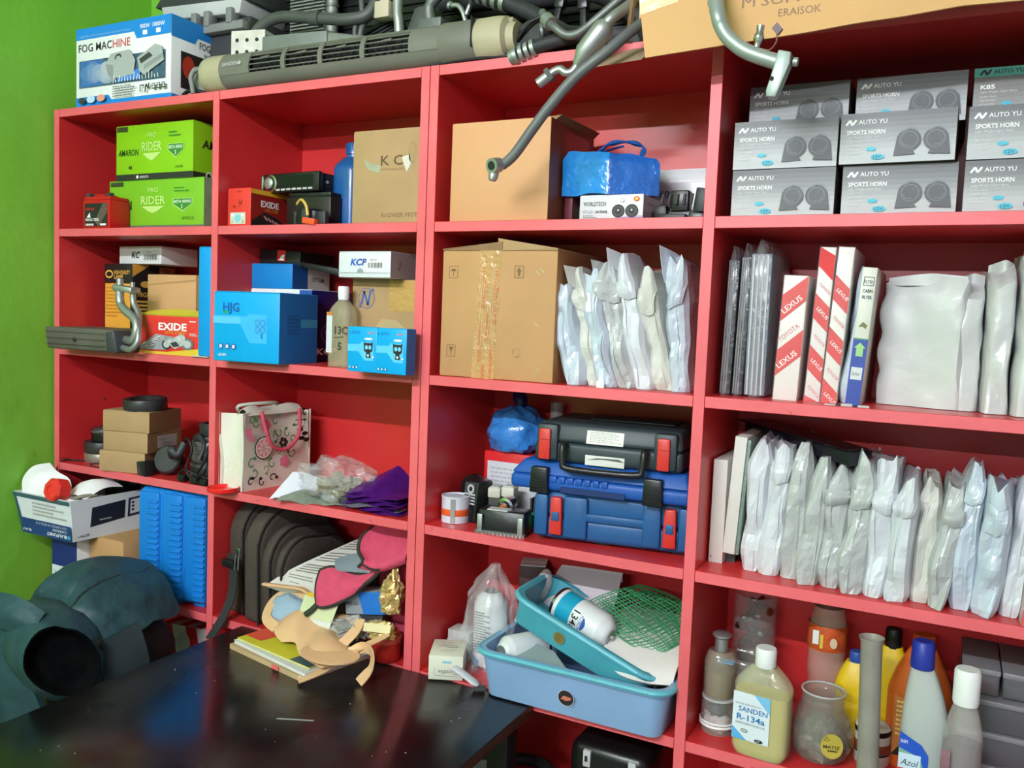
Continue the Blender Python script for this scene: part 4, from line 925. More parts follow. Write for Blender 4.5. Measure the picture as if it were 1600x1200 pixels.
for (cx, cy, r, a, c) in [(.022, .155, .012, 0, GRN), (.035, .148, .012, 2, GRN), (.09, .15, .014, 1, GRN), (.10, .125, .013, 3, GRN), (.086, .115, .012, 5, GRN), (.125, .12, .012, 2, GRN), (.14, .105, .011, 0, GRN), (.17, .135, .014, 1, GRN), (.15, .145, .010, 4, GRN), (.022, .06, .014, 1, GRN), (.028, .04, .014, 4, GRN), (.08, .055, .013, 2, GRN), (.06, .045, .011, 5, OLV), (.14, .075, .014, 3, GRN), (.10, .08, .012, 1, OLV), (.018, .02, .010, 1, INK), (.05, .016, .010, 2, INK), (.08, .022, .012, 0, INK), (.11, .10, .010, 2, INK), (.175, .165, .009, 2, INK)]: swirl(cx, cy, r, a, c)
for k in range(6): a = k * 1.05; f.ell(.110 + .009 * math.cos(a), .10 + .007 * math.sin(a), .0045, .0045, INK)
for (a, b_) in [(.16, .125), (.175, .115), (.165, .105), (.18, .10)]: f.ell(a, b_, .010, .005, INK)
f.ell(.01, .13, .008, .012, FPK).ell(.02, .115, .006, .006, FPK).done()
t = T('red_plastic_dish', 'shallow red plastic dish under the corner of the tote bag', 'dish', (.583, -.010, F3), 0)
t.location = (.572, -.012, F3)
b = MB(); b.lathe([(.031, .0), (.034, .002), (.035, .009), (.034, .0105), (.032, .0105), (.031, .004), (.012, .004)], mat((226, 38, 34), r=.25, nz=.03), n=32, cap=True); b.build('dish_body', t, smooth=True)

def crumple(seed, rx, ry, rz, amp, nu, nv, flat=.0):
    def fn(u, w):
        a = 2 * PI * u; p = PI * w
        d = Vector((math.cos(a) * math.sin(p), math.sin(a) * math.sin(p), -math.cos(p)))
        k = 1 + amp * N3(d, 2.3, seed) + amp * .6 * N3(d, 5.1, seed + 3) - amp * .5 * abs(N3(d, 3.7, seed + 9))
        z = d.z * rz * k
        return (d.x * rx * k, d.y * ry * k, max(z, -rz * .72 * (1 - flat)) + rz * .72)
    return fn
t = T('crumpled_plastic_bag', 'crumpled clear plastic bag with white paper in the tote bag bay', 'plastic bag', (.812, .075, F3), 0)
b = MB(); b.grid(crumple(3, .088, .07, .052, .34, 40, 26), 40, 26, mat((226, 228, 230), r=.12, nz=0, alpha=.27, bump=1.0, bs=55, coat=1.0), wrap=True); b.build('clear_film', t, smooth=True)
b = MB(); b.grid(crumple(5, .060, .05, .026, .5, 24, 16), 24, 16, mat((150, 148, 110), r=.6, nz=.4, ns=40), wrap=True, X=Matrix.Translation((.02, .0, .006))); b.build('contents', t)
b = MB(); b.sheet(lambda u, w: (-.105 + .09 * u + .01 * w, -.09 + .05 * u + .06 * w, .002 + .05 * w * (1 - .3 * u) + .004 * math.sin(7 * u)), 6, 6, .0006, mat((226, 228, 240), r=.6, nz=.04)); b.build('paper_sheet', t)
b = MB(); b.sheet(lambda u, w: (-.085 + .16 * u, -.098 + .05 * u + .05 * w, .001 + .016 * w + .004 * math.sin(9 * u)), 10, 4, .0006, mat((140, 150, 136), r=.4, nz=.3, ns=40)); b.build('printed_wrapper', t)
PUR = mat((86, 28, 130), r=.28, m=.2, nz=.35, ns=30, bump=.3); PURI = mat((190, 180, 200), r=.25, m=.6, nz=.3)
t = T('purple_foil_packet', 'fanned purple foil wrappers at the right end of the third shelf', 'packet', (.950, .085, F3), 0)
for k in range(8):
    b = MB(); s_ = k * 1.7
    def fo(u, w, k=k, s_=s_):
        pk = 1 - abs(u - .42 - .05 * math.sin(s_)) * 1.35
        return (-.066 + .135 * u + .003 * math.sin(s_), -.070 + .009 * math.sin(6 * u + s_) + (.05 + .008 * k) * w, .002 + .0045 * k * (1 - .3 * w) + (.020 + .0052 * k) * w * pk + .003 * math.sin(9 * u + s_) * (1 - w))
    b.sheet(fo, 16, 6, .0008, PUR if k != 2 else PURI)
    b.build('foil_fold', t)
MB().box(-.10, -.062, 0, -.066, -.03, .022, DGREY).build('grey_block', t, bevel=.002)
def patch(ctrl, nu, nv, X=None):
    """smooth surface through a grid of control points"""
    rows = [cr(r, 8) for r in ctrl]
    m_ = len(rows[0])
    def fn(u, w):
        i = min(int(u * (m_ - 1) + .5), m_ - 1)
        col = [r[i] for r in rows]
        k = w * (len(col) - 1); j = min(int(k), len(col) - 2); tt = k - j
        a, b, c, d = col[max(j - 1, 0)], col[j], col[j + 1], col[min(j + 2, len(col) - 1)]
        return 0.5 * ((2 * b) + (c - a) * tt + (2 * a - 5 * b + 4 * c - d) * tt ** 2 + (3 * b - a - 3 * c + d) * tt ** 3)
    return fn
def rel(base, pts): return [Vector(p) - Vector(base) for p in pts]

# ================================================================== bay A1, row 4
BLU = mat((22, 124, 210), r=.4, nz=.08, ns=10)
t = T('blue_tool_case', 'blue ribbed plastic case standing upright in the lower left bay', 'case', (.296, -.012, F4 + .004), 9)
W, D, H = .200, .14, .262
MB().box(0, .006, 0, W, D, H, BLU).build('case_body', t, bevel=.014, seg=4)
for k in range(3):
    x0 = .006 + k * .0645
    MB().box(x0, 0, .008, x0 + .058, .02, H - .008, BLU).build('raised_column', t, bevel=.006, seg=3)
    for j in range(16):
        z = .022 + j * .0138
        MB().box(x0 + .026, -.0028, z, x0 + .056, .004, z + .0075, BLU).build('rib', t, bevel=.002)
for x in (.03, .09, .155): MB().box(x, .012, -.004, x + .03, .1, .006, BLU).build('foot', t, bevel=.002)
t = T('navy_box', 'small navy and white box under the open stereo carton by the wall', 'box', (.066, -.062, F4), 0)
t.location = (.064, -.062, F4)
W, D, H = .090, .15, .1335
MB().box(0, 0, 0, W, D, H, WHITE).build('carton_body', t, bevel=.001)
f = front(t, W, H); f.rect(0, H * .42, W, H, mat((28, 44, 110), nz=.1)).text('BLUE', W * .66, H * .45, .006, INKW).rect(0, H * .0, W, H * .42, mat((214, 220, 226), nz=.03)).text('Car Accessories', W * .07, H * .28, .008, INKG, w=W * .5).lines(W * .07, H * .10, W * .7, H * .12, 3, INKG, 2).done()
t = carton('brown_carton', 'brown carton beneath the open stereo carton, beside the blue case', 'carton', (.158, .004, F4), .118, .2, .1335, KRAFT, seam=True)
f = front(t, .118, .133); f.rect(.0, .035, .036, .058, mat((216, 196, 160), nz=.1)).line([(.008, .04), (.008, .055), (.016, .055), (.016, .04)], .002, INK).line([(.02, .055), (.032, .055), (.032, .04)], .002, INK).text('III', .006, .012, .012, INKR).done()
t.location = (.157, -.030, F4)
# open stereo carton
CW = mat((216, 220, 222), r=.45, nz=.05)
t = T('open_stereo_carton', 'open white and navy car stereo carton full of papers and cables', 'carton', (.002, -.098, F4 + .1345), 0)
W, D, H = .184, .26, .097
def wallq(name, p, c=CW):
    return MB().hexa([p[0], p[1], p[2], p[3]], [p[4], p[5], p[6], p[7]], c).build(name, t)
wallq('front_wall', [(0.004, 0, 0), (W, .004, 0), (W, .007, 0), (.004, .003, 0), (-.024, -.006, H), (W, -.004, H), (W, -.001, H), (-.024, -.003, H)])
wallq('side_wall', [(W - .003, .004, 0), (W, .004, 0), (W + .016, D, 0), (W + .013, D, 0), (W - .003, -.002, H), (W, -.002, H), (W + .016, D, H), (W + .013, D, H)])
wallq('side_wall', [(.004, .003, 0), (.007, .003, 0), (.007, D, 0), (.004, D, 0), (-.024, -.003, H), (-.021, -.003, H), (-.0, D, H), (-.003, D, H)])
wallq('back_wall', [(.004, D - .003, 0), (W, D - .003, 0), (W, D, 0), (.004, D, 0), (-.003, D - .003, H), (W + .012, D - .003, H), (W + .012, D, H), (-.003, D, H)])
MB().box(.004, .004, 0, W, D, .003, CW).build('bottom', t)
f = Face(t, (.004, -.0005, 0), (1, 0, 0), (-.02, -.06, 1), 'printed_front')
f.rect(0, 0, .180, .037, mat((34, 62, 116), nz=.05)).poly([(-.026, .086), (.180, .086), (.180, .096), (-.027, .096)], mat((60, 92, 100), nz=.1)).poly([(-.001, 0), (-.025, .095), (-.018, .095), (.004, .03)], mat((44, 80, 96), nz=.1))
f.rect(.168, .006, .177, .014, mat((60, 170, 230), nz=0)).text('BLAUPUNKT', .165, .014, .008, INKW, w=.072, rot=180, bold=.02).text('CARDIO', .165, .024, .006, INKW, w=.05, rot=180).text('KEY LARGO HI-RDQ-110', .165, .033, .006, mat((190, 200, 220), nz=0), w=.11, rot=180).text('BLAU', .035, .012, .006, INKW, w=.03, rot=180, bold=.01)
f.lines(.045, .045, .12, .035, 4, mat((170, 172, 170), nz=0), 6).done()
f = Face(t, (W + .0002, .0, 0), (.016 / .262, 1, 0), (0, 0, 1), 'printed_side')
f.poly([(.045, .028), (.135, .036), (.138, .080), (.05, .074)], mat((22, 30, 46), nz=.05)).text('BLAUPUNKT', .07, .040, .004, INKW, w=.03).poly([(.143, .036), (.235, .042), (.235, .086), (.146, .082)], mat((34, 40, 60), nz=.05)).poly([(.15, .042), (.235, .048), (.235, .082), (.152, .077)], CW)
for k in range(3): f.ell(.158, .052 + .009 * k, .004, .003, INK)
f.text('ACR', .018, .008, .006, INK, w=.025, bold=.01, shear=.3).line([(.012, .010), (.018, .010)], .0015, INK).done()
MB().box(.01, .012, .003, W - .006, D - .01, .072, DGREY).build('packed_contents', t)
t0 = t
B_ = Vector((.10, -.03, F4 + .1345 + .074))
t = T('crumpled_papers', 'white crumpled papers sticking out of the open stereo carton', 'paper', B_, 0)
b = MB(); b.sheet(patch([[(-.100, -.066, .022), (-.07, -.068, .016), (-.04, -.066, .012), (-.01, -.066, .010)], [(-.122, -.050, .050), (-.085, -.055, .046), (-.05, -.045, .030), (-.005, -.05, .018)], [(-.112, -.030, .078), (-.075, -.035, .066), (-.04, -.02, .050), (.0, -.03, .030)], [(-.085, -.005, .086), (-.05, -.01, .070), (-.02, .0, .054), (.005, -.01, .034)]], 1, 1), 16, 14, .0008, PAPER); b.build('curled_sheet', t)
b = MB(); b.sheet(patch([[(-.06, -.067, .012), (-.03, -.062, .020), (.0, -.067, .010), (.05, -.064, .016)], [(-.05, -.045, .030), (-.02, -.05, .018), (.02, -.045, .026), (.06, -.05, .014)], [(-.045, -.02, .036), (-.01, -.01, .030), (.03, -.02, .022), (.07, -.02, .026)]], 1, 1), 16, 12, .0008, PAPER); b.build('crumpled_sheet', t)
b = MB(); b.sheet(patch([[(.02, -.04, .020), (.05, -.035, .030), (.078, -.03, .018)], [(.025, .0, .050), (.055, .01, .058), (.082, .02, .040)], [(.04, .05, .054), (.065, .06, .050), (.085, .07, .036)]], 1, 1), 10, 10, .0008, PAPER); b.build('folded_sheet', t)
t = T('red_plastic_piece', 'red octagonal plastic piece lying on papers in the stereo carton', 'plastic piece', (.128, -.085, F4 + .232), 0)
MB().lathe([(.026, 0), (.0285, .004), (.0285, .030), (.024, .036), (.012, .037), (.011, .034), (.0, .034)], mat((226, 54, 46), r=.35, nz=.05), n=8, X=Matrix.Rotation(math.radians(78), 4, 'X') @ Matrix.Rotation(PI / 8, 4, 'Z')).build('octagon_shell', t)
t.location = (.126, -.075, F4 + .246)
t = T('grey_cable_loop', 'looped grey and black cables in the stereo carton', 'cable', (.165, .02, F4 + .211), 0)
MB().tube(cr([(-.03, -.09, .008), (.0, -.085, .022), (.012, -.05, .022), (.0, -.04, .01), (-.03, -.06, .012), (-.01, -.08, .012), (.01, -.03, .016)], 6), .005, mat((128, 128, 112), r=.6, nz=.1)).build('grey_cable', t, smooth=True)
MB().tube(cr([(-.02, .02, .03), (.0, .04, .05), (.015, .06, .035), (.01, .09, .045), (-.02, .08, .03), (.0, .03, .03)], 6), .008, BLACK).build('black_cable', t, smooth=True)
MB().box(-.05, .02, -.002, .0, .09, .04, BLACKP).build('black_plug', t, bevel=.006)

# red and white striped carton on the row below
SRED = mat((206, 36, 46), r=.4, nz=.05); SWHT = mat((228, 222, 220), r=.4, nz=.05)
t = T('striped_filter_box', 'red and white striped box lying on the shelf below the blue case', 'box', (.335, .035, F5), 8)
W, D, H = .17, .14, .225
MB().box(0, 0, 0, W, D, H, SWHT).build('carton_body', t, bevel=.002)
f = front(t, W, H)
for k in range(4): f.poly([(W * .12 + .07 * k - .05, .0 + .0), (W * .12 + .07 * k - .02, 0), (W * .12 + .07 * k - .065 if k else 0, H), (max(0, W * .12 + .07 * k - .095), H)], SRED)
f.ell(W * .35, H * .82, .02, .025, mat((200, 196, 196), nz=0)).ell(W * .8, H * .78, .022, .025, mat((200, 196, 196), nz=0)).done()
f = topf(t, H)
for k in range(4): f.poly([(.045 * k, 0), (.045 * k + .022, 0), (.045 * k + .052, D) if k < 3 else (W, D), (.045 * k + .03, D) if k < 3 else (W - .01, D)], SRED)
f.done()

# ================================================================== backpack on a stool left of the table
t = T('stool', 'low black stool under the backpack, left of the table', 'stool', (.30, -.26, FLOORZ), 0)
MB().box(-.22, -.17, .47, .22, .17, .50, BLACK).build('seat', t, bevel=.01)
for sx in (-1, 1):
    for sy in (-1, 1): MB().tube([(sx * .2, sy * .15, 0), (sx * .18, sy * .13, .475)], .012, DGREY).build('leg', t)
SZ = FLOORZ + .50
TEAL = mat((38, 69, 76), r=.48, nz=.3, ns=9, bump=1.0, bs=15); TEALD = mat((22, 38, 42), r=.6, nz=.25, ns=9, bump=.2, bs=20); BKF = mat((16, 17, 19), r=.7, nz=.2, bump=.2, bs=120)
t = T('backpack', 'dark teal and black backpack with buckles heaped left of the table', 'backpack', (.34, -.22, SZ), 0)
B_ = Vector((.34, -.22, SZ))
b = MB()
def body(u, w):
    a = 2 * PI * u; p = PI * w
    d = Vector((math.cos(a) * math.sin(p), math.sin(a) * math.sin(p), -math.cos(p)))
    k = 1 + .08 * N3(d, 1.8, 4) + .04 * N3(d, 4.3, 2)
    q = Vector((.385, -.15, -.945)) - B_ + Vector((d.x * .150 * k, d.y * .12 * k, d.z * .16 * k))
    q.z = max(q.z, .001); return q
b.grid(body, 40, 28, BKF, wrap=True); b.build('main_compartment', t, smooth=True)
# soft top flap with folds: rows run from the back over the top and down the front
FL = patch([rel(B_, [(0.220, -.06, -.86), (0.268, -.05, -.775), (0.324, -.05, -.745), (0.388, -.05, -.745), (0.444, -.05, -.775), (0.492, -.06, -.83)]),
            rel(B_, [(0.212, -.14, -.86), (0.260, -.14, -.765), (0.324, -.15, -.725), (0.388, -.16, -.722), (0.460, -.15, -.765), (0.512, -.14, -.83)]),
            rel(B_, [(0.220, -.21, -.86), (0.268, -.23, -.780), (0.332, -.235, -.735), (0.396, -.245, -.738), (0.464, -.23, -.775), (0.516, -.20, -.84)]),
            rel(B_, [(0.252, -.26, -.865), (0.300, -.285, -.815), (0.356, -.285, -.775), (0.412, -.295, -.785), (0.472, -.265, -.800), (0.516, -.23, -.855)]),
            rel(B_, [(0.292, -.285, -.865), (0.332, -.310, -.830), (0.376, -.300, -.800), (0.424, -.315, -.822), (0.476, -.285, -.832), (0.512, -.245, -.87)]),
            rel(B_, [(0.324, -.295, -.865), (0.356, -.315, -.845), (0.396, -.325, -.840), (0.436, -.325, -.850), (0.476, -.295, -.860), (0.504, -.255, -.885)])], 1, 1)
def flp(u, w):
    p = Vector(FL(u, w)); k = .024 * (.4 - 1.8 * abs(N3((u * 4.2 + w, w * 3.0, 2), 1, 3))) * min(1, .3 + w) + .010 * (.3 - abs(N3((u * 9, w * 7, 1), 1, 5)))
    return p + Vector((0, -k, k))
b = MB(); b.sheet(flp, 44, 30, .005, TEAL); b.build('top_flap', t, smooth=True)
b = MB(); b.tube([flp(i / 40, 1.0) for i in range(41)], .009, BKF, n=8); b.build('flap_border', t, smooth=True)
b = MB(); b.tube([flp(.68 + .03 * math.sin(5 * i / 20), i / 20) + Vector((0, -.003, .003)) for i in range(21)], .0035, TEALD, n=6); b.build('seam', t, smooth=True)
b = MB(); b.tube([flp(.16 + .5 * i / 16, .60 + .04 * math.sin(5 * i / 16)) + Vector((0, -.003, .002)) for i in range(17)], .004, BKF, n=6); b.build('seam', t, smooth=True)
b = MB(); b.tube([flp(.10 + .02 * math.sin(4 * i / 20), i / 20) + Vector((0, -.003, .003)) for i in range(21)], .0035, TEALD, n=6); b.build('seam', t, smooth=True)
# open padded pocket facing right
ax = Vector((.86, -.48, .10)).normalized(); cc = Vector((.505, -.345, -.842)) - B_
e1 = ax.cross(Vector((0, 0, 1))).normalized(); e2 = e1.cross(ax)
def pk(u, w):
    prof = [(.085, -.22), (.105, -.15), (.098, -.05), (.076, -.004), (.071, .004), (.066, .0), (.060, -.010), (.050, -.022)]
    j = w * 7; i = min(int(j), 6); q = j - i
    r = prof[i][0] * (1 - q) + prof[i + 1][0] * q; s_ = prof[i][1] * (1 - q) + prof[i + 1][1] * q
    a = 2 * PI * u; r *= 1 + .06 * math.sin(2 * a + 1) + .04 * N3((math.cos(a), math.sin(a), s_ * 8), 1.5, 5)
    r *= 1 + .05 * N3((math.cos(a) * 2, math.sin(a) * 2, s_ * 14), 1.5, 8)
    return cc + ax * s_ + e1 * (r * .84 * math.cos(a) + r * .18 * math.sin(a)) + e2 * (r * 1.0 * math.sin(a))
b = MB(); b.grid(lambda u, w: pk(u, w * 3.6 / 7), 40, 14, TEAL, wrap=True); b.build('side_pocket', t, smooth=True)
LNG = mat((12, 13, 14), r=1.0, nz=.5, ns=20, ior=1.05, bump=.6, bs=25); b = MB(); b.grid(lambda u, w: pk(u, 3.6 / 7 + w * 3.4 / 7), 40, 10, LNG, wrap=True); b.add([pk(i / 40, 1) for i in range(40)], [tuple(range(40))], LNG); b.build('pocket_lining', t, smooth=True)
b = MB(); b.sheet(patch([rel(B_, [(.24, -.325, -.752), (.335, -.355, -.738), (.40, -.355, -.738), (.455, -.345, -.762)]), rel(B_, [(.24, -.345, -.775), (.335, -.372, -.762), (.40, -.375, -.762), (.46, -.360, -.776)]), rel(B_, [(.24, -.345, -.805), (.335, -.370, -.792), (.40, -.372, -.790), (.445, -.358, -.792)])], 1, 1), 20, 14, .012, TEAL); b.build('shoulder_strap', t, smooth=True)
b = MB(); b.tube(rel(B_, [(.345, -.386, -.752), (.372, -.388, -.750), (.373, -.388, -.778), (.346, -.386, -.782), (.345, -.386, -.752)]), .003, STEEL, n=8); b.build('strap_buckle', t)
b = MB(); b.sheet(lambda u, w: Vector((.350 + .016 * u, -.384 - .002 * u, -.748 - .036 * w)) - B_, 2, 4, .002, BKF); b.build('webbing', t)
b = MB(); b.sheet(patch([rel(B_, [(.45, -.30, -.845), (.495, -.275, -.835), (.535, -.20, -.80)]), rel(B_, [(.46, -.29, -.92), (.51, -.265, -.92), (.555, -.19, -.88)]), rel(B_, [(.45, -.27, -1.02), (.50, -.25, -1.02), (.545, -.18, -1.0)])], 1, 1), 12, 12, .006, TEALD); b.build('front_panel', t, smooth=True)
b = MB(); b.tube(rel(B_, cr([(.49, -.295, -.80), (.515, -.275, -.83), (.52, -.27, -.87), (.51, -.275, -.92)], 5)), .009, BKF, n=8, flat=.4); b.build('side_strap', t, smooth=True)
MB().box(.503 - B_.x, -.292 - B_.y, -.842 - B_.z, .527 - B_.x, -.276 - B_.y, -.818 - B_.z, BLACKP).build('clip_buckle', t, bevel=.003)
b = MB(); b.sheet(patch([rel(B_, [(.24, -.33, -.80), (.335, -.365, -.80), (.42, -.36, -.80)]), rel(B_, [(.23, -.34, -.87), (.335, -.375, -.87), (.43, -.355, -.88)]), rel(B_, [(.23, -.33, -.94), (.335, -.365, -.935), (.44, -.345, -.93)]), rel(B_, [(.24, -.31, -1.02), (.34, -.345, -1.0), (.45, -.33, -.98)])], 1, 1), 16, 16, .01, TEAL); b.build('lower_panel', t, smooth=True)
t = T('striped_cloth', 'white and grey striped cloth edge below the backpack', 'cloth', (.28, -.40, SZ), 0)
for k in range(6):
    MB().box(-.06 + .035 * k, -.035, 0, -.0255 + .035 * k, .02, .012 + .002 * (k % 2), WHITE if k % 2 else mat((120, 130, 140), r=.8)).build('stripe', t, bevel=.003)

# ================================================================== bay A2, row 4: dark shoulder bag and clutter
BAG = mat((72, 63, 56), r=.75, nz=.25, ns=12, bump=.2, bs=30); BAGD = mat((38, 34, 31), r=.8, nz=.2, bump=.2, bs=60)
t = T('laptop_bag', 'dark brown shoulder bag with zips and hanging strap in the lower bay', 'bag', (.545, .018, F4), -6)
def arch(y0, y1, h, r, n=8):
    p = [(y0 + .004, 0)] + [(y0 + r - r * math.cos(PI / 2 * k / n), h - r + r * math.sin(PI / 2 * k / n)) for k in range(n + 1)]
    p += [(y1 - r * .7 + r * .7 * math.sin(PI / 2 * k / n), h - .01 - r * .7 + r * .7 * math.cos(PI / 2 * k / n)) for k in range(n + 1)] + [(y1, 0)]
    return p
def slab(name, x0, x1, y0, y1, h, r, c, bev=.010):
    pts = arch(y0, y1, h, r)
    MB().prism([(x0, y, z) for y, z in pts], (x1 - x0, 0, 0), c).build(name, t, bevel=bev, seg=3)
    MB().tube(cr([(x1 - .003, y - .0, z) for y, z in pts[:12]], 2), .0028, BAGD, n=6).build('zip_seam', t, smooth=True)
slab('rear_compartment', -.010, .042, .02, .225, .255, .075, BAG)
slab('open_compartment', .040, .064, .03, .222, .245, .07, BAGD, .004)
slab('main_compartment', .062, .116, .0, .225, .250, .085, BAG, .014)
slab('middle_compartment', .114, .150, .004, .222, .215, .08, BAG, .012)
slab('front_pocket', .148, .178, .012, .215, .195, .07, BAG, .012)
b = MB(); b.sheet(patch([[(.014, -.002, .145), (.03, -.008, .10), (.028, -.012, .05), (.02, -.03, .004), (.012, -.055, -.035)], [(.042, -.004, .148), (.058, -.010, .10), (.054, -.014, .05), (.046, -.032, .004), (.040, -.058, -.03)]], 1, 1), 24, 3, .003, mat((44, 46, 46), r=.7, nz=.2)); b.build('shoulder_strap', t, smooth=True)
MB().box(.012, -.016, .118, .052, -.004, .136, BLACKP).build('strap_slider', t, bevel=.003)
for (x, y, z) in [(.066, -.012, .155), (-.024, .012, .160)]:
    b = MB(); b.box(x - .006, y - .003, z - .004, x + .006, y + .004, z + .014, STEEL); b.build('zip_slider', t, bevel=.002)
    b = MB(); b.tube([(x - .005, y - .004, z - .002), (x - .006, y - .006, z - .034), (x + .006, y - .006, z - .034), (x + .005, y - .004, z - .002)], .0016, STEEL, n=6); b.build('zip_pull', t)

t = T('newspaper', 'folded printed newspaper sheets slanting across the clutter', 'newspaper', (.80, .10, F4), 0)
B_ = Vector((.80, .10, F4)); NEWS = mat((206, 204, 196), r=.7, nz=.12, ns=14, bump=.2)
rows = [[(.70, .0, -.742), (.76, .02, -.757), (.82, .02, -.762), (.86, .02, -.752)], [(.735, .04, -.712), (.80, .06, -.715), (.86, .06, -.715), (.90, .06, -.710)], [(.80, .12, -.672), (.85, .13, -.668), (.90, .13, -.665), (.945, .13, -.665)], [(.86, .20, -.635), (.90, .2, -.632), (.94, .2, -.63), (.98, .2, -.63)]]
P_ = patch([rel(B_, r) for r in rows], 1, 1)
b = MB(); b.sheet(P_, 20, 20, .004, NEWS); b.build('sheets', t, smooth=True)
b = MB(); b.sheet(lambda u, w: P_(.02 + .93 * u, w * .5) + Vector((-.006, -.01, -.007)), 12, 10, .002, NEWS); b.build('lower_sheet', t, smooth=True)
b = MB()
for k in range(26):
    w0 = .08 + .033 * k
    for (u0, u1) in ((.08, .42), (.50, .86)):
        if 9 < k < 13 and u0 > .4: continue
        if (k * 7) % 5 == 0: continue
        q = [P_(u0, w0) , P_(u1 - .04 * (k % 3), w0), P_(u1 - .04 * (k % 3), w0 + .012), P_(u0, w0 + .012)]
        b.add([p + Vector((0, -.0008, .0012)) for p in q], [(0, 1, 2, 3)], mat((120, 118, 112), nz=.2))
b.build('printed_lines', t, kind='stuff')
t = T('support_pile', 'grey folded papers and boxes under the newspaper', 'paper', (.80, .09, F4), 0)
MB().hexa([(-.05, -.02, 0), (.15, -.02, 0), (.15, .14, 0), (-.05, .14, 0)], [(-.04, .0, .07), (.15, .02, .09), (.15, .14, .19), (-.02, .14, .16)], mat((150, 150, 146), r=.8, nz=.2)).build('paper_stack', t, bevel=.003)
t = T('blue_cushion', 'pale blue padded pouch in front of the shoulder bag', 'pouch', (.755, .005, F4), 0)
b = MB(); b.grid(crumple(11, .062, .045, .052, .12, 26, 18), 26, 18, mat((150, 176, 196), r=.7, nz=.06), wrap=True); b.build('pouch_body', t, smooth=True)
t = T('yellow_green_leaflet', 'folded pale green and yellow leaflet standing in the clutter', 'leaflet', (.842, -.018, F4), 0)
B_ = Vector((.842, -.018, F4))
b = MB(); b.sheet(patch([rel(B_, [(.815, -.02, -.742), (.905, -.02, -.738)]), rel(B_, [(.806, -.03, -.785), (.892, -.028, -.785)])], 1, 1), 6, 3, .001, mat((206, 214, 170), r=.6, nz=.1)); b.build('cover', t)
b = MB(); b.sheet(patch([rel(B_, [(.806, -.031, -.785), (.892, -.029, -.785)]), rel(B_, [(.803, -.035, -.808), (.885, -.033, -.812)])], 1, 1), 6, 3, .001, mat((214, 220, 214), r=.6, nz=.1)); b.build('inner_page', t)
b = MB(); b.sheet(patch([rel(B_, [(.822, -.019, -.736), (.848, -.019, -.736)]), rel(B_, [(.820, -.021, -.744), (.846, -.021, -.744)])], 1, 1), 3, 2, .0012, mat((220, 176, 50), r=.6)); b.build('yellow_tab', t)
MB().tube(rel(B_, [(.85, .0, -.80), (.85, .0, F4)]), .006, INKG).build('folded_stand', t)
# pink towel with dark border
PNK = mat((206, 74, 104), r=.9, nz=.15, ns=40, bump=.2, bs=200); TBD = mat((50, 44, 42), r=.85, nz=.1); TGR = mat((120, 132, 140), r=.9, nz=.1)
t = T('pink_towel', 'pink cloth with dark grey border draped over the clutter', 'cloth', (.93, .03, F4), 0)
B_ = Vector((.93, .03, F4))
low = [rel(B_, [(.842, -.006, -.690), (.87, .0, -.680), (.905, .01, -.690), (.935, .01, -.688), (.975, .02, -.672)]), rel(B_, [(.845, -.02, -.712), (.875, -.022, -.705), (.91, -.018, -.705), (.94, -.01, -.702), (.965, .0, -.690)]), rel(B_, [(.848, -.025, -.735), (.87, -.03, -.735), (.90, -.027, -.726), (.925, -.02, -.716), (.95, -.008, -.703)]), rel(B_, [(.852, -.026, -.755), (.866, -.032, -.756), (.89, -.03, -.749), (.915, -.024, -.735), (.935, -.012, -.72)])]
PL = patch(low, 1, 1)
b = MB(); b.sheet(PL, 20, 14, .003, PNK); b.build('lower_fold', t, smooth=True)
b = MB(); ring_ = [PL(i / 20, 0) for i in range(21)] + [PL(1, i / 14) for i in range(1, 15)] + [PL(1 - i / 20, 1) for i in range(1, 21)] + [PL(0, 1 - i / 14) for i in range(1, 15)]
b.tube(ring_, .0042, TBD, n=8); b.build('border', t, smooth=True)
MB().tube(cr([PL(0, 1), PL(0, 1) + Vector((-.01, -.006, -.012)), PL(0, 1) + Vector((-.022, -.01, -.022))], 4), .006, mat((44, 56, 40), r=.8), n=8).build('corner_tab', t, smooth=True)
up = [rel(B_, [(.925, .06, -.60), (.96, .08, -.592), (1.0, .09, -.592), (1.035, .08, -.592)]), rel(B_, [(.918, .03, -.615), (.955, .05, -.625), (1.0, .055, -.615), (1.04, .05, -.605)]), rel(B_, [(.925, .01, -.638), (.955, .02, -.650), (.995, .025, -.64), (1.04, .03, -.62)]), rel(B_, [(.945, .0, -.655), (.965, .005, -.665), (.99, .01, -.66), (1.035, .02, -.635)]), rel(B_, [(.93, .006, -.67), (.96, .01, -.675), (.985, .015, -.67), (1.03, .025, -.65)])]
PU = patch(up, 1, 1)
b = MB(); b.sheet(PU, 20, 18, .003, PNK); b.build('upper_fold', t, smooth=True)
b = MB(); b.tube([PU(0, i / 18) for i in range(19)] + [PU(i / 20 * .6, .82) for i in range(1, 21)], .0042, TBD, n=8); b.build('border', t, smooth=True)
b = MB(); b.sheet(patch([rel(B_, [(.86, .02, -.672), (.90, .03, -.655), (.945, .03, -.648)]), rel(B_, [(.875, .0, -.678), (.91, .01, -.672), (.955, .01, -.668)]), rel(B_, [(.88, -.0, -.685), (.915, .006, -.684), (.96, .008, -.678)])], 1, 1), 12, 8, .003, TGR); b.build('grey_underside', t, smooth=True)
b = MB(); b.tube(rel(B_, cr([(.97, .015, -.672), (1.0, .02, -.655), (1.04, .03, -.640)], 5)), .0045, TBD, n=8); b.build('border', t, smooth=True)
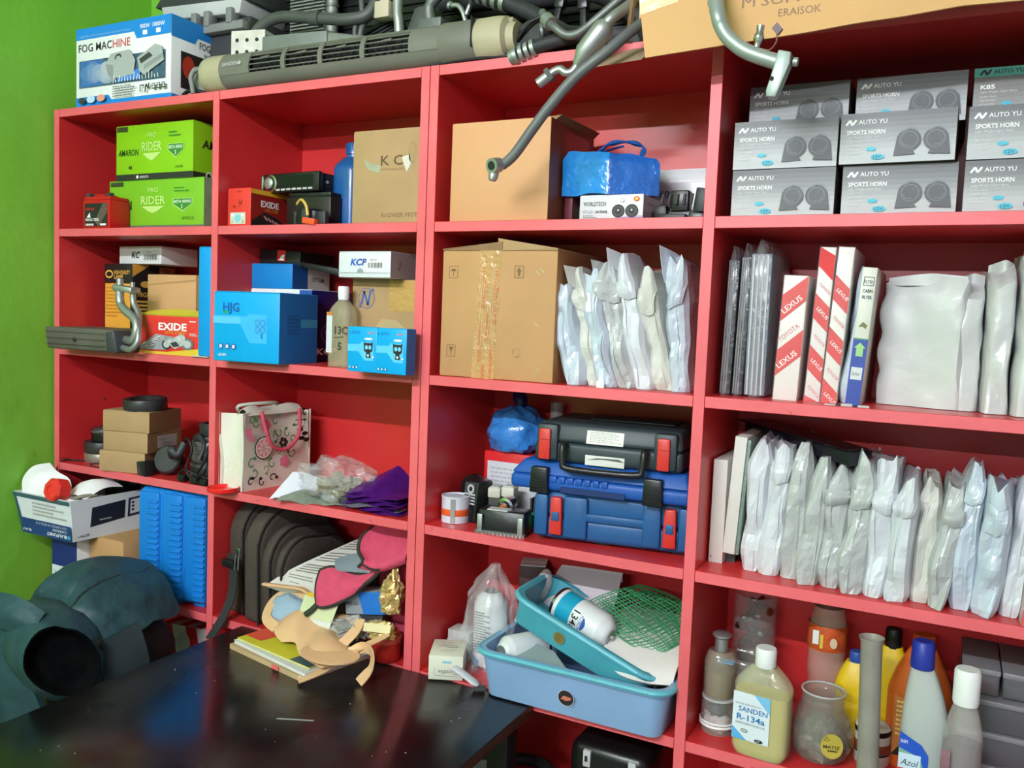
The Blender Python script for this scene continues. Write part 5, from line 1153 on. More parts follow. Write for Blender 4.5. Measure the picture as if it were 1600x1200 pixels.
MB().hexa(rel(B_, [(.93, .07, F4), (1.03, .07, F4), (1.03, .2, F4), (.93, .2, F4)]), rel(B_, [(.94, .06, -.62), (1.03, .06, -.61), (1.03, .2, -.61), (.94, .2, -.62)]), PNK).build('folded_pile', t, bevel=.01)
# blue and white box tipped in the clutter
t = T('blue_white_carton', 'small tipped carton with blue end and grey lettered half in the clutter', 'carton', (.905, .000, F4 + .078), 12, ry=-6)
W, D, H = .088, .04, .046
MB().box(0, 0, 0, W, D, H, mat((150, 156, 162), r=.5, nz=.05)).build('carton_body', t, bevel=.001)
f = front(t, W, H); f.poly([(W * .45, 0), (W, 0), (W, H), (W * .33, H)], mat((30, 112, 200), nz=.03)).text('M75 LED', W * .03, H * .42, H * .16, INK, w=W * .33, bold=.012).done()
MB().box(.01, .006, -.075, W - .01, D - .004, 0, DGREY).build('prop_box', t)
GLD = mat((226, 196, 130), r=.25, m=.55, nz=.3, ns=50, bump=.6)
for i, (loc, lab) in enumerate([((1.005, .020, F4 + .095), 'crumpled gold foil packet hanging beside the upright, upper one'), ((.995, -.005, F4 + .05), 'crumpled gold foil packet lying above the red jar, lower one')]):
    t = T('gold_foil_packet', lab, 'packet', loc, 0, 'gold foil packets')
    b = MB(); b.grid(crumple(21 + i, .026 if i == 0 else .035, .022, .048 if i == 0 else .018, .45, 22, 16), 22, 16, GLD, wrap=True); b.build('foil_body', t)
    if i: b = MB(); b.sheet(lambda u, w: (-.03 + .07 * u, -.02 - .004 * w, .030 + .008 * u - .016 * w), 6, 3, .0008, mat((226, 214, 170), nz=.1)); b.build('label_strip', t)
t = T('clear_wrapper', 'crumpled clear plastic wrapper in front of the tipped blue carton', 'plastic bag', (.925, -.012, F4 + .04), 0)
b = MB(); b.grid(crumple(31, .045, .03, .022, .6, 28, 18), 28, 18, mat((214, 214, 208), r=.14, nz=0, alpha=.45, bump=.8, bs=80, coat=.6), wrap=True); b.build('film', t)
MB().box(-.03, -.02, -.04, .03, .02, .004, DGREY).build('box_inside', t)
RJ = mat((196, 44, 36), r=.35, nz=.06)
for i, (x, y, lab) in enumerate([(1.000, .012, 'red plastic jar with lid beside the upright, behind the beige brace'), (.955, .035, 'second red plastic jar, half hidden behind the beige brace')]):
    t = T('red_jar', lab, 'jar', (x, y, F4), 0, 'red plastic jars')
    MB().lathe([(.024, 0), (.027, .004), (.0285, .040)], RJ, n=24).build('jar_body', t, smooth=True)
    MB().lathe([(.0305, .040), (.0305, .049), (.026, .052), (.024, .060), (.018, .063)], mat((206, 84, 66), r=.4, nz=.05), n=24).build('lid', t, smooth=True)

# ================================================================== on the table: notebooks and beige brace
TZ = -0.8515
books = [((.700, -.112), .238, .165, .0105, (196, 168, 128), 'brown edged bottom notebook of the stack on the table'), ((.704, -.106), .236, .160, .0065, (206, 208, 210), 'thick notebook with white page edges in the middle of the stack'), ((.709, -.102), .225, .155, .0040, (200, 200, 60), 'yellow and red topped notebook at the top of the stack')]
z = TZ
for i, (xy, W, D, H, c, lab) in enumerate(books):
    t = T('notebook', lab, 'notebook', (xy[0], xy[1], z), [-11.5, -12.5, -10][i], 'notebooks on the table')
    MB().box(.001, .001, .001, W - .001, D - .001, H - .001, mat((222, 220, 212), r=.7, nz=.12, ns=60)).build('pages', t)
    cc_ = mat(c, r=.5, nz=.08)
    MB().box(0, 0, 0, W, D, .001, cc_).build('back_cover', t)
    MB().box(0, 0, H - .001, W, D, H, mat((206, 196, 50), r=.5, nz=.08) if i == 2 else cc_).build('front_cover', t)
    if i == 0: MB().box(-.0005, -.0005, 0, W * .93, .001, H, cc_).build('spine', t)
    if i == 2:
        f = topf(t, H); f.poly([(0, .02), (.05, .02), (.07, D), (0, D)], mat((226, 84, 60), r=.5, nz=.05)).poly([(W * .74, 0), (W, 0), (W, D), (W * .8, D)], mat((70, 90, 96), nz=.1)).done()
    z += H + .0004
t = T('pink_tab', 'small pink sticker on the edge of the bottom notebook', 'sticker', (.84, -.1435, TZ + .002), -11.5)
MB().box(0, -.0006, 0, .022, .0, .008, mat((236, 110, 110), r=.5, nz=0)).build('sticker_sheet', t)
PEA = mat((222, 180, 136), r=.5, nz=.06, ns=10, bump=.04, sss=.0)
t = T('beige_brace', 'peach coloured moulded plastic brace with curling straps on the notebooks', 'brace', (.86, -.05, z), 0)
B_ = Vector((.86, -.05, z))
b = MB(); b.sheet(patch([[(-.075, .045, .05), (-.03, .055, .045), (.02, .04, .03), (.07, .01, .02), (.13, -.02, .012)], [(-.095, .015, .026), (-.05, .025, .052), (.0, .01, .03), (.06, -.02, .034), (.135, -.045, .016)], [(-.08, -.02, .016), (-.04, -.01, .034), (.01, -.03, .016), (.06, -.055, .028), (.125, -.075, .012)], [(-.05, -.03, .004), (-.01, -.035, .012), (.02, -.06, .004), (.06, -.085, .010), (.10, -.09, .004)]], 1, 1), 32, 20, .003, PEA); b.build('moulded_shell', t, smooth=True)
b = MB(); b.sheet(lambda u, w: (.095 + .062 * math.cos(2 * PI * u) * (w * .999 + .001), -.06 + .045 * math.sin(2 * PI * u) * (w * .999 + .001), .020 + .004 * (1 - w)), 28, 5, .003, PEA); b.build('round_pad', t, smooth=True)
def strap(pts, wd, up=(0, 0, 1), nm='strap'):
    P = cr(rel((0, 0, 0), pts), 8); n = len(P) - 1; upv = Vector(up)
    def fn(u, w):
        i = min(int(u * n + .5), n); tg = (P[min(i + 1, n)] - P[max(i - 1, 0)]).normalized(); sd = tg.cross(upv)
        sd = sd.normalized() if sd.length > .05 else Vector((1, 0, 0))
        return P[i] + sd * wd * (w - .5)
    b = MB(); b.sheet(fn, n, 2, .0022, PEA); b.build(nm, t, smooth=True)
strap([(.127, -.03, .016), (.112, -.055, .010), (.092, -.085, -.006), (.066, -.115, -.0185)], .024)
strap([(.12, -.03, .018), (.14, -.02, .030), (.168, -.03, .030), (.178, -.045, .008), (.165, -.062, -.0175)], .022, (.5, 1, .2))
strap([(.12, -.03, .02), (.15, .0, .036), (.175, .02, .052)], .022)
strap([(.09, -.02, .024), (.10, .01, .045), (.098, .03, .062)], .022, (0, -1, .3))
strap([(.0, .02, .03), (.03, .05, .05), (.075, .045, .04), (.09, .02, .02)], .014)
strap([(-.085, -.01, .02), (-.125, .005, .03), (-.135, .04, .055), (-.105, .07, .075), (-.06, .06, .07)], .022, (0, -.8, .6))
b = MB(); b.tube(cr([(-.155, .02, .092), (-.12, .035, .090), (-.075, .055, .085), (-.05, .055, .072)], 6), [.003] + [.0075] * 17 + [.004], PEA, n=8, flat=.5); b.build('strap_end', t, smooth=True)
for k in range(3): MB().lathe([(.004, 0), (.004, .006), (.002, .008)], STEEL, n=10, X=Matrix.Translation((-.075 + .012 * k, .058, .052 + .003 * k)) @ Matrix.Rotation(PI / 2, 4, 'X')).build('rivet', t)
# ================================================================== bay B1, row 1
ORK = mat((212, 160, 114), r=.65, nz=.05, ns=5)
W, D, H = .203, .20, .181
t = carton('plain_carton', 'large plain orange brown carton in the top shelf behind the hanging hose', 'carton', (1.110, .018, F1), W, D, H, ORK)
MB().hexa([(W * .55, .02, H + .001), (W, .02, H + .001), (W, D, H + .001), (W * .55, D, H + .001)], [(W * .55, .02, H + .002), (W + .012, .02, H + .008), (W + .012, D, H + .012), (W * .55, D, H + .002)], KIN).build('raised_flap', t)
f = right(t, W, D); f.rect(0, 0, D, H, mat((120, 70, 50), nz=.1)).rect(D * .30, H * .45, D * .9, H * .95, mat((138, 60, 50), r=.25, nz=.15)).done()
t = carton('maroon_box', 'thin maroon and white box leaning against the orange brown carton', 'box', (1.320, .075, F1), .016, .15, .120, mat((96, 36, 50), r=.4, nz=.08))
f = front(t, .016, .12); f.rect(0, .092, .016, .12, WHITE).text('BLE', .002, .1, .008, INK, rot=0, w=.012).done()
t = T('green_ball', 'round green plastic thing behind the speaker box', 'ball', (1.352, .125, F1), 0)
MB().lathe([(.004, 0), (.018, .004), (.026, .018), (.026, .030), (.018, .044), (.004, .048)], mat((20, 120, 84), r=.4, nz=.06), n=24).build('shell', t, smooth=True)
MB().lathe([(.005, .046), (.005, .052), (.003, .053)], mat((16, 90, 64), r=.4), n=12).build('stopper', t, smooth=True)
W, D, H = .119, .10, .0475
t = carton('speaker_box', 'white speaker box with two round speakers under the blue wrapped box', 'box', (1.357, .060, F1), W, D, H, mat((216, 218, 222), r=.45, nz=.04), bevel=.001)
f = front(t, W, H); f.poly([(W * .4, 0), (W, 0), (W, H * .25), (W * .6, H * .2)], mat((170, 150, 190), nz=.05)).text('WORLDTECH', W * .06, H * .62, H * .16, INK, w=W * .36, bold=.01).text('WT-S-23', W * .05, H * .34, H * .13, INKG, w=W * .16).text('CAR SPEAKER', W * .25, H * .36, H * .09, INK, w=W * .2, bold=.02).lines(W * .06, H * .08, W * .22, H * .2, 3, INKG, 2)
for cx in (.62, .83):
    f.ell(W * cx, H * .42, W * .10, H * .24, INK).ell(W * cx, H * .42, W * .082, H * .195, DGREY).ell(W * cx, H * .42, W * .045, H * .11, INK).ell(W * cx, H * .45, W * .015, H * .04, LGREY)
f.ell(W * .9, H * .85, W * .045, H * .09, INKR).ell(W * .9, H * .85, W * .03, H * .05, mat((240, 200, 60), nz=0)).ell(W * .68, H * .8, W * .03, H * .07, INKG).ell(W * .68, H * .8, W * .025, H * .055, WHITE).done()
f = right(t, W, D); f.rect(0, 0, D, H, mat((168, 160, 170), nz=.05)).text('WORLDTECH', D * .2, H * .7, .004, INK).ell(D * .55, H * .35, D * .12, H * .18, INK).rect(0, 0, D, H * .12, mat((120, 70, 160), nz=0)).done()
# blue plastic wrapped box
BPL = mat((40, 138, 218), r=.18, nz=.12, ns=20, bump=.5, bs=45, coat=.5); BPD = mat((36, 100, 186), r=.2, nz=.2, bump=.6, bs=50, coat=.5)
t = T('blue_wrapped_box', 'box wrapped in shiny blue plastic with a knotted top', 'parcel', (1.318, .055, F1 + .0500), 0)
b = MB()
def wr(u, w):
    W, D, H = .172, .13, .080
    a = u * 4; k = int(a) % 4; q = a - int(a)
    c = [(0, 0), (.092, -.012), (W, .03), (W - .01, D), (.01, D - .02)]
    c = [(0, .01), (.092, 0), (W, .045), (W * .6, D)]
    p0, p1 = c[k], c[(k + 1) % 4]
    x, y = p0[0] + (p1[0] - p0[0]) * q, p0[1] + (p1[1] - p0[1]) * q
    tp = 1 - .10 * max(0, w - .8) / .2
    cx, cy = .085, .06
    n_ = .003 * N3((x * 30, y * 30, w * 4), 1, 2)
    return (cx + (x - cx) * tp * (1 + n_ * 4) , cy + (y - cy) * tp * (1 + n_ * 4), H * w * (1 - .16 * (x / W) * w) + n_)
b.grid(wr, 48, 14, BPL, wrap=True); b.add([wr(i / 48, 1) for i in range(48)], [tuple(range(48))], BPD); b.add([wr(i / 48, 0) for i in range(48)], [tuple(range(48))[::-1]], BPL)
for i_, f_ in enumerate(b.f):
    if len(f_) == 4 and sum(b.v[k].x for k in f_) / 4 > .094: b.m[i_] = b.mi(BPD)
b.build('wrapping', t, smooth=True)
b = MB(); b.tube(cr([(.05, .05, .078), (.075, .04, .094), (.11, .05, .098), (.135, .06, .088), (.125, .07, .074)], 6), [.005 + .002 * math.sin(i) for i in range(25)], BPD, n=8, flat=.6); b.build('knot_loop', t, smooth=True)
b = MB(); b.tube(cr([(.03, .06, .076), (.07, .06, .088), (.10, .045, .090)], 5), .004, BPD, n=8, flat=.5); b.build('knot_loop', t, smooth=True)
f = Face(t, (.094, -.001, 0), (.078, .045, 0), (0, 0, 1), 'side_print'); f.o += f.n * .003
f.done() if False else None
W, D, H = .15, .055, .113
t = carton('white_box', 'white glossy box at the back right of the top middle bay', 'box', (1.446, .205, F1), W, D, H, mat((214, 218, 220), r=.25, nz=.04))
f = front(t, W, H); f.text('60', .012, .062, .014, INKB, bold=.01).rect(.03, .09, W * .95, .094, INKW).text('L', W * .93, .06, .02, INKR, bold=.02).done()
t = T('connector_heap', 'black plastic fuse block with clips beside the upright', 'car part', (1.535, .10, F1), 0)
MB().box(-.042, -.02, 0, .045, .04, .022, BLACKP).build('base_block', t, bevel=.003)
for k, (x, y, z, w_, h_) in enumerate([(-.04, -.03, .01, .022, .022), (-.014, -.026, .02, .03, .035), (.02, -.02, .015, .024, .048), (-.02, .0, .03, .016, .03), (-.035, -.035, .0, .05, .014), (.018, -.034, .0, .026, .02)]):
    MB().box(x, y, z, x + w_, y + .026, z + h_, BLACKP if k % 2 else BLACK, X=Matrix.Rotation(.12 * (k % 3 - 1), 4, 'Y')).build('clip_block', t, bevel=.002)
for k in range(5): MB().tube([(-.03 + .013 * k, -.03, .03), (-.028 + .013 * k, -.028, .048)], .0025, DGREY).build('pin', t)

# ================================================================== bay B2, row 1: horn boxes
def copy_tree(o, parent=None):
    c = o.copy(); COL.objects.link(c); c.parent = parent
    for ch in list(o.children): copy_tree(ch, c)
    return c
W, D, H = .157, .155, .0735
def horn_box(teal=False):
    t = T('horn_box', 'x', 'box', (0, 0, 0), 0, 'grey horn boxes')
    MB().box(0, 0, 0, W, D, H, mat((74, 70, 66), r=.45, nz=.05)).build('carton_body', t, bevel=.0012)
    f = front(t, W, H)
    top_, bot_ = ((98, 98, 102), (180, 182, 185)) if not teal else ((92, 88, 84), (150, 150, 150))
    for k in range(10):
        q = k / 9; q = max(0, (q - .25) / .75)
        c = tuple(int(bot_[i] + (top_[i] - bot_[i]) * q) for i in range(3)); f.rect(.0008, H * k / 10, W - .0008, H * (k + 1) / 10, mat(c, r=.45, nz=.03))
    if teal: f.rect(0, H * .82, W, H, mat((70, 160, 150), nz=.05))
    TI = INK if teal else INKW
    y = H * .86 if teal else H * .77
    f.line([(W * .05, y), (W * .085, y + H * .10)], .003, TI).line([(W * .085, y + H * .10), (W * .105, y), (W * .14, y + H * .10)], .003, TI)
    f.text('AUTO YU', W * .16, y + .001, H * .085, TI, w=W * .25, bold=.01)
    f.text('K85' if teal else 'SPORTS HORN', W * .06, H * .58, H * .085, INKW, w=W * (.12 if teal else .34), bold=.025)
    f.text('Light Weight Super Horn', W * .06, H * .50, H * .045, mat((225, 225, 225), nz=0), w=W * .30)
    for k, s_ in enumerate(['Fanfare Horn', 'High Decibel', 'Long Life', 'Waterproof']): f.text(s_, W * .06, H * (.41 - .075 * k), H * .04, mat((222, 222, 222), nz=0), w=W * (.14 - .01 * k))
    CYN = mat((70, 180, 205), nz=0)
    f.ell(W * .285, H * .28, W * .045, H * .04, CYN).ell(W * .345, H * .12, W * .06, H * .055, CYN).text('12V', W * .308, H * .09, H * .06, mat((20, 90, 120), nz=0), w=W * .075, bold=.02)
    HC, HC2 = mat((86, 88, 92), nz=.03), mat((120, 122, 126), nz=0)
    for cx, s_ in ((.605, -1), (.83, 1)):
        f.poly([(W * cx, H * .62), (W * (cx + s_ * .10), H * .50), (W * (cx + s_ * .125), H * .12), (W * (cx - s_ * .06), H * .14), (W * (cx - s_ * .03), H * .25)], HC)
        f.ell(W * cx, H * .42, W * .105, H * .22, HC).ell(W * cx, H * .42, W * .08, H * .17, HC2).ell(W * cx, H * .42, W * .072, H * .155, HC)
        f.line([(W * (cx - s_ * .02), H * .30), (W * (cx + s_ * .04), H * .32), (W * (cx + s_ * .06), H * .40)], .0012, HC2).ell(W * (cx + .02), H * .50, W * .005, H * .009, HC2)
        f.line([(W * (cx - .06), H * .58), (W * cx, H * .65), (W * (cx + .05), H * .62)], .002, HC2)
    f.done()
    return t
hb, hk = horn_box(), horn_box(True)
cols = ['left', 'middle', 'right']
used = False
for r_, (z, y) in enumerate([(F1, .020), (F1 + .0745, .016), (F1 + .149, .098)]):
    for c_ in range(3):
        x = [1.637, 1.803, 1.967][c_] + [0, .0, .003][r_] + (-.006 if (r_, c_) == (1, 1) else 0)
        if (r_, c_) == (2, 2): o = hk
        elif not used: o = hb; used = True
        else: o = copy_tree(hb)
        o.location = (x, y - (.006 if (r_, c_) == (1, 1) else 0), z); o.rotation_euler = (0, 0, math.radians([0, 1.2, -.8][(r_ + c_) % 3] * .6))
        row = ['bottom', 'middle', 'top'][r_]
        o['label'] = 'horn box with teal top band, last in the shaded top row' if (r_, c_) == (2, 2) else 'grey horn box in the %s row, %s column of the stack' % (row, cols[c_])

# ================================================================== bay B1, row 2: taped carton and white envelopes
W, D, H = .238, .215, .236
t = T('taped_carton', 'big brown carton with printed orange tape and flaps ajar', 'carton', (1.102, .012, F2), 0)
MB().box(0, 0, 0, W, D, H, KRAFT).build('carton_body', t, bevel=.003)
MB().hexa([(0, .0, H), (W * .54, .0, H), (W * .54, D, H), (0, D, H)], [(0, -.002, H + .003), (W * .54, -.004, H + .016), (W * .54, D, H + .016), (0, D, H + .003)], KIN).build('top_flap', t)
MB().hexa([(W * .50, .0, H), (W, .0, H), (W, D, H), (W * .5, D, H)], [(W * .5, -.003, H + .022), (W, -.002, H + .004), (W, D, H + .004), (W * .5, D, H + .022)], KRAFT2).build('top_flap', t)
f = front(t, W, H); PRN = mat((120, 90, 58), nz=0); OR = mat((206, 96, 50), nz=.2)
def sq(x, z, s):
    f.line([(x, z), (x + s, z), (x + s, z + s * 1.2), (x, z + s * 1.2), (x, z)], .0008, PRN)
sq(.016, .185, .018); f.ell(.025, .198, .006, .004, PRN, t0=0, t1=PI).line([(.025, .188), (.025, .198)], .001, PRN)
sq(.016, .038, .018); f.poly([(.020, .056), (.030, .056), (.026, .048), (.024, .048)], PRN).line([(.025, .041), (.025, .049)], .001, PRN)
sq(.154, .187, .018); f.poly([(.158, .198), (.168, .198), (.163, .206)], PRN).rect(.161, .19, .165, .198, PRN)
for k in range(3): a = k * 2.09; f.line([(.164 + .008 * math.cos(a + q * .5), .052 + .008 * math.sin(a + q * .5)) for q in range(4)], .001, mat((160, 124, 84), nz=0))
f.done()
TAPE = mat((196, 150, 104), r=.1, nz=.1, coat=.8, bump=.7, bs=50)
f = front(t, W, H); f.name = 'printed_tape'
f.poly([(.070, 0), (.118, 0), (.126, H), (.082, H)], TAPE)
for (x, z, l) in [(.088, .13, .075), (.114, .10, .10), (.084, .03, .07), (.108, .0, .06), (.098, .07, .05), (.092, .0, .025)]: f.text('mahindra', x, z + l, .0085, OR, w=l, rot=-90, bold=.005)
for k in range(14): x = .078 + .0033 * k; f.line([(x, .02 + (k * 37 % 50) / 300), (x + .004, .10 + (k * 53 % 60) / 500)], .0007, mat((226, 196, 160), r=.1, nz=0))
f.done()
f = front(t, W, H); f.name = 'staples'
for (x, z) in [(.197, .20), (.205, .205), (.198, .108), (.197, .018), (.205, .026)]: f.line([(x, z), (x + .008, z - .008)], .0016, mat((196, 190, 150), r=.3, m=.6, nz=0))
f.done()
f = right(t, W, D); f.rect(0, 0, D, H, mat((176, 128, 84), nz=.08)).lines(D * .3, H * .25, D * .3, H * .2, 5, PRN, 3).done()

EW = mat((208, 212, 218), r=.42, nz=.05, ns=12, bump=.22, bs=22); EWC = mat((184, 188, 188), r=.3, nz=.08, ns=14, bump=.5, bs=34, coat=.25); EWB = mat((192, 203, 216), r=.3, nz=.06, ns=12, bump=.4, bs=30, coat=.3); EWM = mat((204, 204, 197), r=.45, nz=.06, bump=.25, bs=24)
def envelope(label, x, y, z, th, d, h, lean, seed, m, group, tip=.0, fold=False, rz=0, slope=0.0, name='white_envelope', cat='envelope', crumpled=1.0):
    R = random.Random(seed)
    t = T(name, label, cat, (x, y, z), rz, group)
    full = R.uniform(.76, .88); ph = R.uniform(0, 6); skew = R.uniform(-.25, .25); tw = R.uniform(.3, .8)
    def fn(u, w):
        a = 2 * PI * u; ca, sa = math.cos(a), math.sin(a)
        k = min(1, .80 + w * 3)
        if w > full: k *= 1 - (1 - tw) * ((w - full) / (1 - full)) ** 1.3
        e = 5.0; q = (abs(ca) ** e + abs(sa) ** e) ** (-1 / e)
        xx = ca * q * th / 2 * k; yy = d / 2 + sa * q * d / 2 * (1 - .10 * max(0, w - full) / (1 - full))
        top = max(0, (w - full) / (1 - full))
        zz = h * w + slope * (d / 2 - yy) * w + top * (tip * (1 - yy / d) + skew * (xx / th) * .05 + .022 * N3((ca * 1.6 + seed, sa * 1.2, 0), 1.0, seed))
        n_ = N3((xx * 10 + seed, yy * 5, zz * 6), 1.0, seed); n2 = .45 - 2.2 * abs(N3((xx * 24, yy * 9 + seed, zz * 12), 1.0, seed + 2)); n3 = abs(N3((xx * 60, yy * 24, zz * 34), 1.0, seed + 5))
        xx += (.005 * n_ + .0050 * n2) * crumpled + lean * w
        yy += (.008 * n_ + .010 * n2 - .006 * n3) * crumpled
        return (xx, yy, max(zz, 0.0006))
    b = MB(); b.grid(fn, 24, 18, m, wrap=True); b.add([fn(i / 24, 0) for i in range(24)], [tuple(range(24))[::-1]], m); b.add([fn(i / 24, 1) for i in range(24)], [tuple(range(24))], m)
    b.build('envelope_body', t)
    def fw(u, w):
        p = Vector(fn(.625 + .25 * u, w)); return p
    if R.random() < .6 or fold:      # top flap folded down over the front edge
        w0 = R.uniform(.80, .92); dl = R.uniform(.12, .22); sk = R.uniform(-.3, .3)
        b = MB(); b.sheet(lambda u, w: fw(u * (1 - .25 * w) + .12 * w + sk * .2 * w, w0 - dl * w * (1 - .35 * abs(u - .5 - sk))) + Vector((0, -.0035 - .004 * math.sin(PI * w), 0)), 8, 6, .0008, m); b.build('folded_flap', t)
    us = R.uniform(.25, .75)          # glued side seam
    b = MB(); b.sheet(lambda u, w: fw(us + (u - .5) * .10, .02 + w * full * .95) + Vector((0, -.0020 - .0015 * math.sin(9 * w + seed), 0)), 2, 16, .0006, m); b.build('seam_edge', t)
    return t
ordn = ['first', 'second', 'third', 'fourth', 'fifth', 'sixth', 'seventh', 'eighth', 'ninth', 'tenth', 'eleventh', 'twelfth', 'thirteenth', 'fourteenth', 'fifteenth', 'sixteenth']
specs = [(1.374, .022, .044, .178, -.030, EWB, 0), (1.405, .032, .036, .200, -.034, EWM, .01), (1.436, .024, .048, .196, -.044, EWB, .0), (1.468, .040, .044, .205, -.048, EWC, .02), (1.500, .040, .044, .214, -.052, EW, .02), (1.532, .048, .044, .208, -.038, EWM, .0), (1.564, .046, .042, .214, -.022, EWB, .02)]
for i, (x, y, th, h, ln, m, tip) in enumerate(specs):
    t = envelope('white plastic envelope, %s to the right of the taped carton' % ordn[i], x, y, F2, th, .17, h, ln, 3 + i, m, 'white envelopes beside the taped carton', tip=tip)
    if i in (1, 3, 4, 6):   # empty top of the sleeve standing up like a sail
        k = {1: .012, 3: .018, 4: .030, 6: .034}[i]
        b = MB(); b.sheet(patch([[(ln - .016, .004, h * .86), (ln + .004, .05, h * .88), (ln + .016, .12, h * .86)], [(ln - .022, .002, h * .96), (ln + .0, .05, h * .95), (ln + .014, .12, h * .92)], [(ln - .028, .0, h + k), (ln - .004, .05, h + k * .55), (ln + .012, .12, h * .96)]], 1, 1), 8, 6, .0010, m); b.build('open_sleeve_top', t)
t = T('white_tag', 'small white paper tag on the shelf edge before the envelopes', 'tag', (1.426, .006, F2), 0)
MB().box(0, 0, 0, .014, .002, .012, WHITE).build('tag_card', t); MB().box(.001, .002, 0, .013, .012, .0006, WHITE).build('tag_foot', t)

# ================================================================== bay B1, row 3: tool cases
CB = mat((30, 84, 140), r=.45, nz=.08, ns=12); CBM = mat((24, 82, 166), r=.45, nz=.10, ns=12); CG = mat((46, 58, 62), r=.45, nz=.1, ns=12); LR = mat((206, 52, 44), r=.4, nz=.05)
def latch(t, x, z, w, h, c, inner=None, y=-.006):
    b = MB(); b.hexa([(x, y, z), (x + w, y, z), (x + w, .008, z), (x, .008, z)], [(x + .002, y - .001, z + h), (x + w - .002, y - .001, z + h), (x + w - .002, .008, z + h), (x + .002, .008, z + h)], c)
    o = b.build('latch', t, bevel=.003)
    if inner: MB().box(x + w * .22, y - .003, z + h * .38, x + w * .78, y + .001, z + h * .62, inner).build('latch_button', o, bevel=.001)
    else:
        for k in range(3): MB().box(x + w * .2, y - .0018, z + h * (.25 + .1 * k), x + w * .8, y, z + h * (.29 + .1 * k), c).build('grip_ridge', o)
    return o
# lower blue case
t = T('blue_power_tool_case', 'lowest of three stacked tool cases, dull blue with orange red latches', 'tool case', (1.308, .030, F3 + .004), 8)
W, D, H = .288, .19, .088
b = MB(); b.box(0, 0, 0, W, D, H * .48, CB); b.build('lower_shell', t, bevel=.010, seg=3)
b = MB(); b.box(.002, .002, H * .48, W - .002, D, H, CB); b.build('upper_shell', t, bevel=.010, seg=3)
for (x0, x1) in ((.0, .026), (.056, .100), (.20, .232), (.262, W)): MB().box(x0, -.008, .006, x1, .02, H - .006, CB).build('front_boss', t, bevel=.005)
MB().box(.095, -.006, H * .44, .205, .008, H * .62, CB).build('handle', t, bevel=.004)
MB().box(.10, .006, H * .10, .20, .0075, H * .42, mat((16, 40, 74), r=.6)).build('handle_recess', t)
for x in (.030, .236): latch(t, x, .010, .024, H * .78, LR, CB, y=-.010)
for x in (.03, .11, .25): MB().box(x, .012, -.004, x + .03, .08, .004, BLACK).build('foot', t, bevel=.002)
# middle blue case
t = T('blue_power_tool_case', 'middle of three stacked tool cases, brighter blue with black latches', 'tool case', (1.258, .022, F3 + .0925), 4)
W, D, H = .334, .21, .054
b = MB(); b.box(0, 0, 0, W, D, H * .5, CBM); b.build('lower_shell', t, bevel=.008, seg=3)
b = MB(); b.hexa([(0, 0, H * .5), (W, 0, H * .5), (W, D, H * .5), (0, D, H * .5)], [(.022, .014, H), (W - .01, .014, H), (W - .01, D, H), (.022, D, H)], CBM); b.build('upper_shell', t, bevel=.006, seg=3)
for x0, x1 in ((.078, .092), (.096, .108), (.112, .124), (.128, .140), (.144, .156), (.16, .172), (.176, .188)): MB().box(x0, -.003, H * .30, x1, .01, H * .52, CBM).build('handle_rib', t, bevel=.002)
MB().box(.10, -.002, 0, .22, .01, H * .2, mat((12, 44, 100), r=.6)).build('handle_recess', t)
for x in (.042, .252): latch(t, x, -.004, .036, H * .88, BLACKP, None, y=-.010)
# top dark case
t = T('dark_power_tool_case', 'topmost of three stacked tool cases, dark green grey with red latches', 'tool case', (1.302, .028, F3 + .147), 5)
W, D, H = .272, .19, .072
b = MB(); b.box(0, 0, 0, W, D, H * .5, CG); b.build('lower_shell', t, bevel=.008, seg=3)
b = MB(); b.hexa([(0, 0, H * .5), (W, 0, H * .5), (W, D, H * .5), (0, D, H * .5)], [(.006, .010, H), (W - .006, .010, H), (W - .006, D - .006, H), (.006, D - .006, H)], CG); b.build('upper_shell', t, bevel=.008, seg=3)
for x0, x1 in ((.006, .046), (.222, .262)): MB().box(x0, -.006, .004, x1, .02, H - .004, CG).build('latch_boss', t, bevel=.005)
for x in (.012, .229): 
    o = MB().box(x, -.012, .004, x + .022, -.004, H - .012, LR).build('latch', t, bevel=.003)
    MB().box(x + .003, -.0128, H * .55, x + .019, -.0118, H * .57, mat((160, 36, 30))).build('latch_crease', o)
MB().tube(cr([(.060, -.004, .034), (.060, -.016, .032), (.062, -.020, .004), (.070, -.021, -.006), (.13, -.022, -.008), (.198, -.021, -.006), (.206, -.020, .004), (.208, -.016, .032), (.208, -.004, .034)], 5), .0062, BLACKP, n=10).build('carry_handle', t, smooth=True)
f = Face(t, (.10, -.0006, 0), (1, 0, 0), (0, 0, 1), 'paper_label'); f.rect(-.002, .0, .070, .018, mat((220, 220, 212), nz=.1)).poly([(.0, .009), (.03, .012), (.07, .010), (.06, .015), (.02, .014)], mat((90, 92, 90), nz=.2)).done()
f = Face(t, (.10, .0004, H * .5), (1, 0, 0), (0, .25, 1), 'paper_label'); f.rect(-.002, .002, .066, .026, mat((224, 224, 216), nz=.05)).lines(.004, .004, .055, .02, 6, mat((170, 170, 160), nz=0), 5).done()
MB().box(.08, .08, H, .24, .16, H + .003, mat((38, 48, 50), r=.5, nz=.2)).build('lid_panel', t, bevel=.001)
